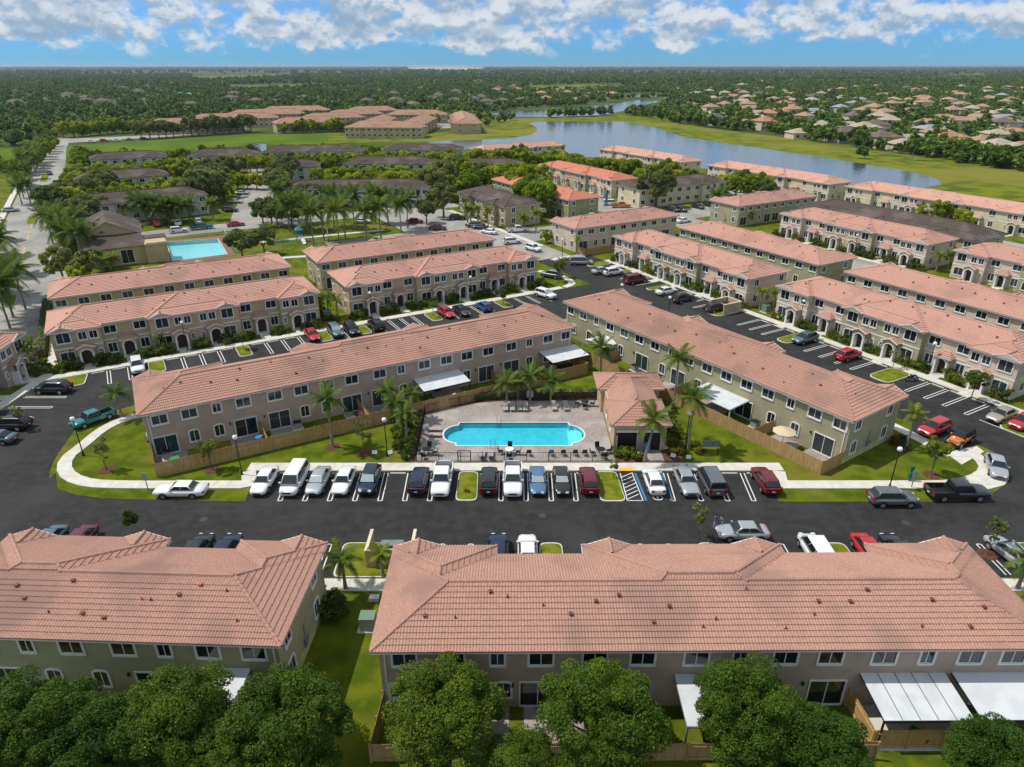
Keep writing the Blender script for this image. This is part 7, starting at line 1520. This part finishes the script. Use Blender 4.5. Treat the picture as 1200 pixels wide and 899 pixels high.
# ================================================================== THE FAR COUNTRY
def gn_scatter(name, src, pts, scales, label=None):
    me = bpy.data.meshes.new(name); me.from_pydata([tuple(p) for p in pts], [], [])
    at = me.attributes.new('sc', 'FLOAT', 'POINT'); at.data.foreach_set('value', np.asarray(scales, dtype=np.float32))
    ro_ = me.attributes.new('ro', 'FLOAT_VECTOR', 'POINT'); rv = np.zeros((len(pts), 3), dtype=np.float32); rv[:, 2] = np.random.uniform(0, 6.28, len(pts)); ro_.data.foreach_set('vector', rv.ravel())
    o = obj(name, me); tag(o, label, None, None, 'stuff')
    ng = bpy.data.node_groups.new(name, 'GeometryNodeTree'); ng.interface.new_socket('Geometry', in_out='INPUT', socket_type='NodeSocketGeometry'); ng.interface.new_socket('Geometry', in_out='OUTPUT', socket_type='NodeSocketGeometry')
    gi, go = ng.nodes.new('NodeGroupInput'), ng.nodes.new('NodeGroupOutput'); ip = ng.nodes.new('GeometryNodeInstanceOnPoints'); oi = ng.nodes.new('GeometryNodeObjectInfo'); oi.inputs['Object'].default_value = src; oi.inputs['As Instance'].default_value = True
    n1_, n2_ = ng.nodes.new('GeometryNodeInputNamedAttribute'), ng.nodes.new('GeometryNodeInputNamedAttribute'); n1_.data_type = 'FLOAT'; n1_.inputs[0].default_value = 'sc'; n2_.data_type = 'FLOAT_VECTOR'; n2_.inputs[0].default_value = 'ro'
    l = ng.links.new; l(gi.outputs[0], ip.inputs['Points']); l(oi.outputs['Geometry'], ip.inputs['Instance']); l(n1_.outputs[0], ip.inputs['Scale']); l(n2_.outputs[0], ip.inputs['Rotation']); l(ip.outputs[0], go.inputs[0])
    md = o.modifiers.new('scatter', 'NODES'); md.node_group = ng; return o
def far_tree_src(i, X, Y, lab):      # one far tree as a real single mesh (crown with its dark heart and trunk)
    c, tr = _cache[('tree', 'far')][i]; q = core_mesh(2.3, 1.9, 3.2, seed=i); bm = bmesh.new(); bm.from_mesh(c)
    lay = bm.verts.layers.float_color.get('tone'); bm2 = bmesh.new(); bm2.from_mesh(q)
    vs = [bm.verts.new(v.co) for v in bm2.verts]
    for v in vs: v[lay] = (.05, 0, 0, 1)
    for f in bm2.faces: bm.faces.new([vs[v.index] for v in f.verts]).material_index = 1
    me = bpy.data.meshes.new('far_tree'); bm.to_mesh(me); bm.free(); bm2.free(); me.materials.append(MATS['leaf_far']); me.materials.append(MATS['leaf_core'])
    o = obj('far_tree', me, None, (X, Y, 0)); return tag(o, lab, 'tree')
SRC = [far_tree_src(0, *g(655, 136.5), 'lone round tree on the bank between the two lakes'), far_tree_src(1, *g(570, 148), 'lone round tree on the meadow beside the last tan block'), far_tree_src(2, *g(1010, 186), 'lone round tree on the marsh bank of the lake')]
rng = np.random.default_rng(5)
LAKE = [P((495, 168), (560, 164), (622, 158), (630, 150), (618, 144), (690, 141), (745, 141), (800, 158), (900, 173), (1000, 188), (1090, 205), (1110, 219), (990, 224), (830, 202), (690, 188), (505, 176)), P((560, 137), (596, 129), (667, 125.5), (735, 115.5), (785, 115.5), (770, 129), (725, 135), (650, 141), (565, 140)), P((725, 114.5), (795, 114), (775, 109), (728, 110))]
CLEAR = [P((72, 162), (290, 148), (400, 154), (520, 152), (620, 139), (740, 134), (800, 145), (933, 161), (1067, 181), (1300, 212), (1300, 270), (1000, 225), (560, 180), (77, 190)), P((-80, 172), (34, 172), (24, 204), (-80, 206)), 
         P((476, 78.0), (540, 77.8), (570, 78.8), (566, 83), (480, 83)), P((225, 87.5), (340, 86.8), (345, 90.5), (225, 94)), P((615, 100), (730, 98), (735, 104), (620, 107)), P((1078, 90), (1152, 86), (1160, 90.6), (1088, 92)), P((268, 99.5), (380, 98), (385, 102.5), (270, 106))]
def inside(poly, x, y):
    c = np.zeros(len(x), bool); j = len(poly)-1
    for i in range(len(poly)):
        xi, yi = poly[i]; xj, yj = poly[j]; c ^= ((yi > y) != (yj > y)) & (x < (xj-xi)*(y-yi)/(yj-yi+1e-12)+xi); j = i
    return c
# houses beyond the lake, each its own
mat('roof_h1', (.40, .26, .17), (.33, .21, .14), rough=.9, coords='object', scale=1); mat('roof_h2', (.44, .36, .28), (.36, .29, .22), rough=.9, coords='object', scale=1); mat('roof_h3', (.17, .13, .11), (.13, .10, .085), rough=.9, coords='object', scale=1); mat('roof_h4', (.46, .22, .15), (.38, .18, .12), rough=.9, coords='object', scale=1); mat('roof_h5', (.30, .31, .32), rough=.9); mat('roof_h6', (.12, .42, .50), rough=.7)
def house_meshes(v):
    def mk():
        L_, W_, h_ = ((16, 12, 3.2), (14, 13, 5.6), (20, 12, 3.4))[v]; prims = [hip(0, L_, 0, W_, .42), hip(L_*.55, L_, -2.5, W_*.7, .42)]; (V, F), cp, env = tile_roof(prims, 1.2, None, False, zb=h_)
        V = V - np.array([L_/2, W_/2, 0]); wl = MB(); wl.box(-L_/2+.5, L_/2-.5, -W_/2+.5, W_/2-.5, 0, h_); wl.box(L_*.05+.5, L_/2-.5, -W_/2-2, -W_/2+.5, 0, h_)
        gl = MB(); gl.box(-.8, .8, -.06, 0, 0, 1.3); ga = MB(); ga.box(-2.3, 2.3, -.06, 0, 0, 2.2)
        return npmesh('roof', V, F, ['roof_h1']), wl.mesh('wall', ['wall_cream']), gl.mesh('window', ['glass']), ga.mesh('garage_door', ['trim']), (L_, W_, h_)
    return cached(('house', v), mk)
RN = {'roof_h1': 'tan roofed', 'roof_h2': 'pale roofed', 'roof_h3': 'dark brown roofed', 'roof_h4': 'terracotta roofed', 'roof_h5': 'grey roofed', 'roof_h6': 'turquoise roofed'}
def house(X, Y, rz, v, roof, wall, where, k=1.0):
    r_, w_, gl, ga, (L_, W_, h_) = house_meshes(v); t = thing('house', RN[roof]+' house '+where, 'house', (X, Y, 0), rz, RN[roof]+' houses '+where, k)
    obj('roof', r_, t, mats=[roof]); obj('wall', w_, t, mats=[wall])
    for x in (-L_*.35, -L_*.12):
        for z in ((1.0,) if h_ < 4 else (1.0, 3.7)): obj('window', gl, t, (x, -W_/2+.5, z))
    obj('garage_door', ga, t, (L_*.28, -W_/2-2, 0.05)); return t
HP = []
def clear_of(X, Y): return not any(inside(p, np.array([X]), np.array([Y]))[0] for p in LAKE+CLEAR)
def scatter_houses(n, pxr, pyr, roofs, where, dmin, seed, walls=('wall_cream', 'wall_sand', 'wall_pinkbeige', 'wall_ltgrey'), powr=1.0):
    rr = random.Random(seed); c = 0; tries = 0
    while c < n and tries < n*60:
        tries += 1; px = rr.uniform(*pxr); py = pyr[0]+(pyr[1]-pyr[0])*rr.random()**powr; lim = 148+max(0, px-800)*.135
        if where.startswith('of the suburb') and py > lim-3: continue
        X, Y = g(px, py)
        if not clear_of(X, Y) or any((X-x)**2+(Y-y)**2 < dmin**2 for x, y in HP): continue
        HP.append((X, Y)); house(X, Y, rr.choice([0, .5, -.5, 1.57, 2.1, 3.14])+rr.uniform(-.2, .2), rr.randrange(3), rr.choice(roofs), rr.choice(walls), where, rr.uniform(.9, 1.1)); c += 1
W1 = 'of the suburb beyond the lake meadow'; W2 = 'of the shaded quarter before the woodland'; W3 = 'of the estate by the second lake'
for px, py, v, rf_, wl_, rz in ((895, 152, 1, 'roof_h4', 'wall_cream', .3), (930, 154, 0, 'roof_h2', 'wall_sand', .2), (960, 158, 1, 'roof_h2', 'wall_cream', -.2), (1010, 160, 1, 'roof_h2', 'wall_cream', .1), (870, 150, 0, 'roof_h1', 'wall_cream', 0), (1030, 173, 1, 'roof_h3', 'wall_sand', .2), (1060, 176, 0, 'roof_h2', 'wall_cream', .1), (1105, 180, 0, 'roof_h3', 'wall_cream', .3), (1165, 184, 1, 'roof_h2', 'wall_cream', .1), (1195, 180, 0, 'roof_h4', 'wall_sand', .2), (1150, 172, 0, 'roof_h1', 'wall_sand', .2), (985, 166, 1, 'roof_h3', 'wall_cream', .3)):
    X, Y = g(px, py); HP.append((X, Y)); house(X, Y, rz, v, rf_, wl_, W1, 1.05)
scatter_houses(160, (800, 1215), (98, 172), ['roof_h1', 'roof_h1', 'roof_h2', 'roof_h2', 'roof_h3', 'roof_h4', 'roof_h5'], W1, 22, 3, powr=.9)
scatter_houses(36, (560, 800), (100, 122), ['roof_h1', 'roof_h3', 'roof_h3', 'roof_h4'], W3, 24, 4)
scatter_houses(55, (0, 640), (104, 126), ['roof_h3'], W2, 24, 6)
for px, py in ((212, 113.5), (222, 113.8), (262, 113), (290, 110)): X, Y = g(px, py); HP.append((X, Y)); house(X, Y, .2, 0, 'roof_h6', 'wall_ltgrey', W2)
HPa = np.array(HP + [(x+math.cos(R(an))*u-math.sin(R(an))*v, y+math.sin(R(an))*u+math.cos(R(an))*v) for x, y, an, l_, w_ in TAN_B for u in np.arange(-2, l_+3, 7) for v in (0, 9, w_+2)])
def wood(n, pr, pyr, s0, s1, avoid=14.0, dens=None):
    # choose points uniformly on the ground between two picture rows
    y0 = g(600, pyr[1])[1]; y1 = g(600, pyr[0])[1]; Y = np.sqrt(rng.uniform(y0**2, y1**2, n)); hw = .82*Y+40; X = rng.uniform(-hw, hw)
    ok = np.ones(n, bool)
    for p in LAKE+CLEAR: ok &= ~inside(p, X, Y)
    if avoid:
        for i in range(0, n, 4000):
            d2 = ((X[i:i+4000, None]-HPa[None, :, 0])**2+(Y[i:i+4000, None]-HPa[None, :, 1])**2).min(1); ok[i:i+4000] &= d2 > avoid**2
    # keep the built estate free
    A = X*C30+Y*S30; B = -X*S30+Y*C30
    ok &= ~((A > -45) & (A < 235) & (B < 345) & (Y < 400)); ok &= ~((A > -33) & (A < -11) & (B < 520)); ok &= ~((A > -60) & (A < -30) & (B < 300))
    if dens is not None: ok &= dens(X, Y)
    X, Y = X[ok], Y[ok]; return np.stack([X, Y, np.zeros(len(X))], 1), rng.uniform(s0, s1, len(X))
def patchy(sc_, th):
    ph_ = rng.uniform(0, 6.28, 6)
    def f(X, Y):
        v = np.sin(X/sc_+ph_[0])+np.sin(Y/sc_*1.3+ph_[1])+np.sin((X+Y)/sc_*.7+ph_[2])+np.sin((X-Y)/sc_*1.9+ph_[3])*.7+rng.normal(size=len(X))*.5
        return v > th
    return f
for nm, n, pyr, s0, s1, av, dn in (('suburb_trees', 19000, (99, 205), .6, 1.3, 7.8, None), ('woodland', 16000, (88, 104), 1.0, 2.0, 14, patchy(150, -1.0)), ('far_woodland', 26000, (79.5, 90), 1.5, 3.2, 0, patchy(420, -.9)), ('horizon_woodland', 16000, (77.9, 80.2), 3.0, 5.0, 0, patchy(1200, -1.3))):
    P_, S_ = wood(n, None, pyr, s0, s1, av, dn)
    if nm == 'suburb_trees':        # the denser belt along the lake meadow
        ex = []
        for (x0, y0), (x1, y1), c in zip(bank, bank[1:], (14, 16, 40, 42, 42)):
            for _ in range(c): f = random.random(); ex.append((*g(x0+(x1-x0)*f, y0+(y1-y0)*f-random.uniform(.3, 9 if x0 > 735 else 1.2)), 0))
        ex = np.array(ex); P_ = np.concatenate([P_, ex]); S_ = np.concatenate([S_, rng.uniform(.8, 1.5, len(ex))])
    k = rng.integers(0, 3, len(P_))
    for i in range(3): gn_scatter(nm, SRC[i], P_[k == i], S_[k == i], {'suburb_trees': 'mixed green trees scattered among the far houses', 'woodland': 'dense dark woodland beyond the houses', 'far_woodland': 'flat woodland running out to the horizon', 'horizon_woodland': 'thin dark line of woods on the horizon'}[nm])

# ------------------------------------------------------------------ air
hz = MB(); hz.box(-23000, 23000, -400, 34500, -1.0, 46.0); ho = hz.build('haze', 'land'); ho.data.materials.clear(); tag(ho, 'thin blue summer haze', None, None, 'stuff')
hm = bpy.data.materials.new('haze'); hm.use_nodes = True; ht = hm.node_tree; ht.nodes.clear(); hv = N(ht, 'ShaderNodeVolumePrincipled'); hv.inputs['Color'].default_value = (.72, .86, 1.0, 1); hv.inputs['Density'].default_value = 5e-5; hv.inputs['Anisotropy'].default_value = .3
hq = N(ht, 'ShaderNodeOutputMaterial'); L(ht, hv.outputs[0], hq.inputs['Volume']); ho.data.materials.append(hm)
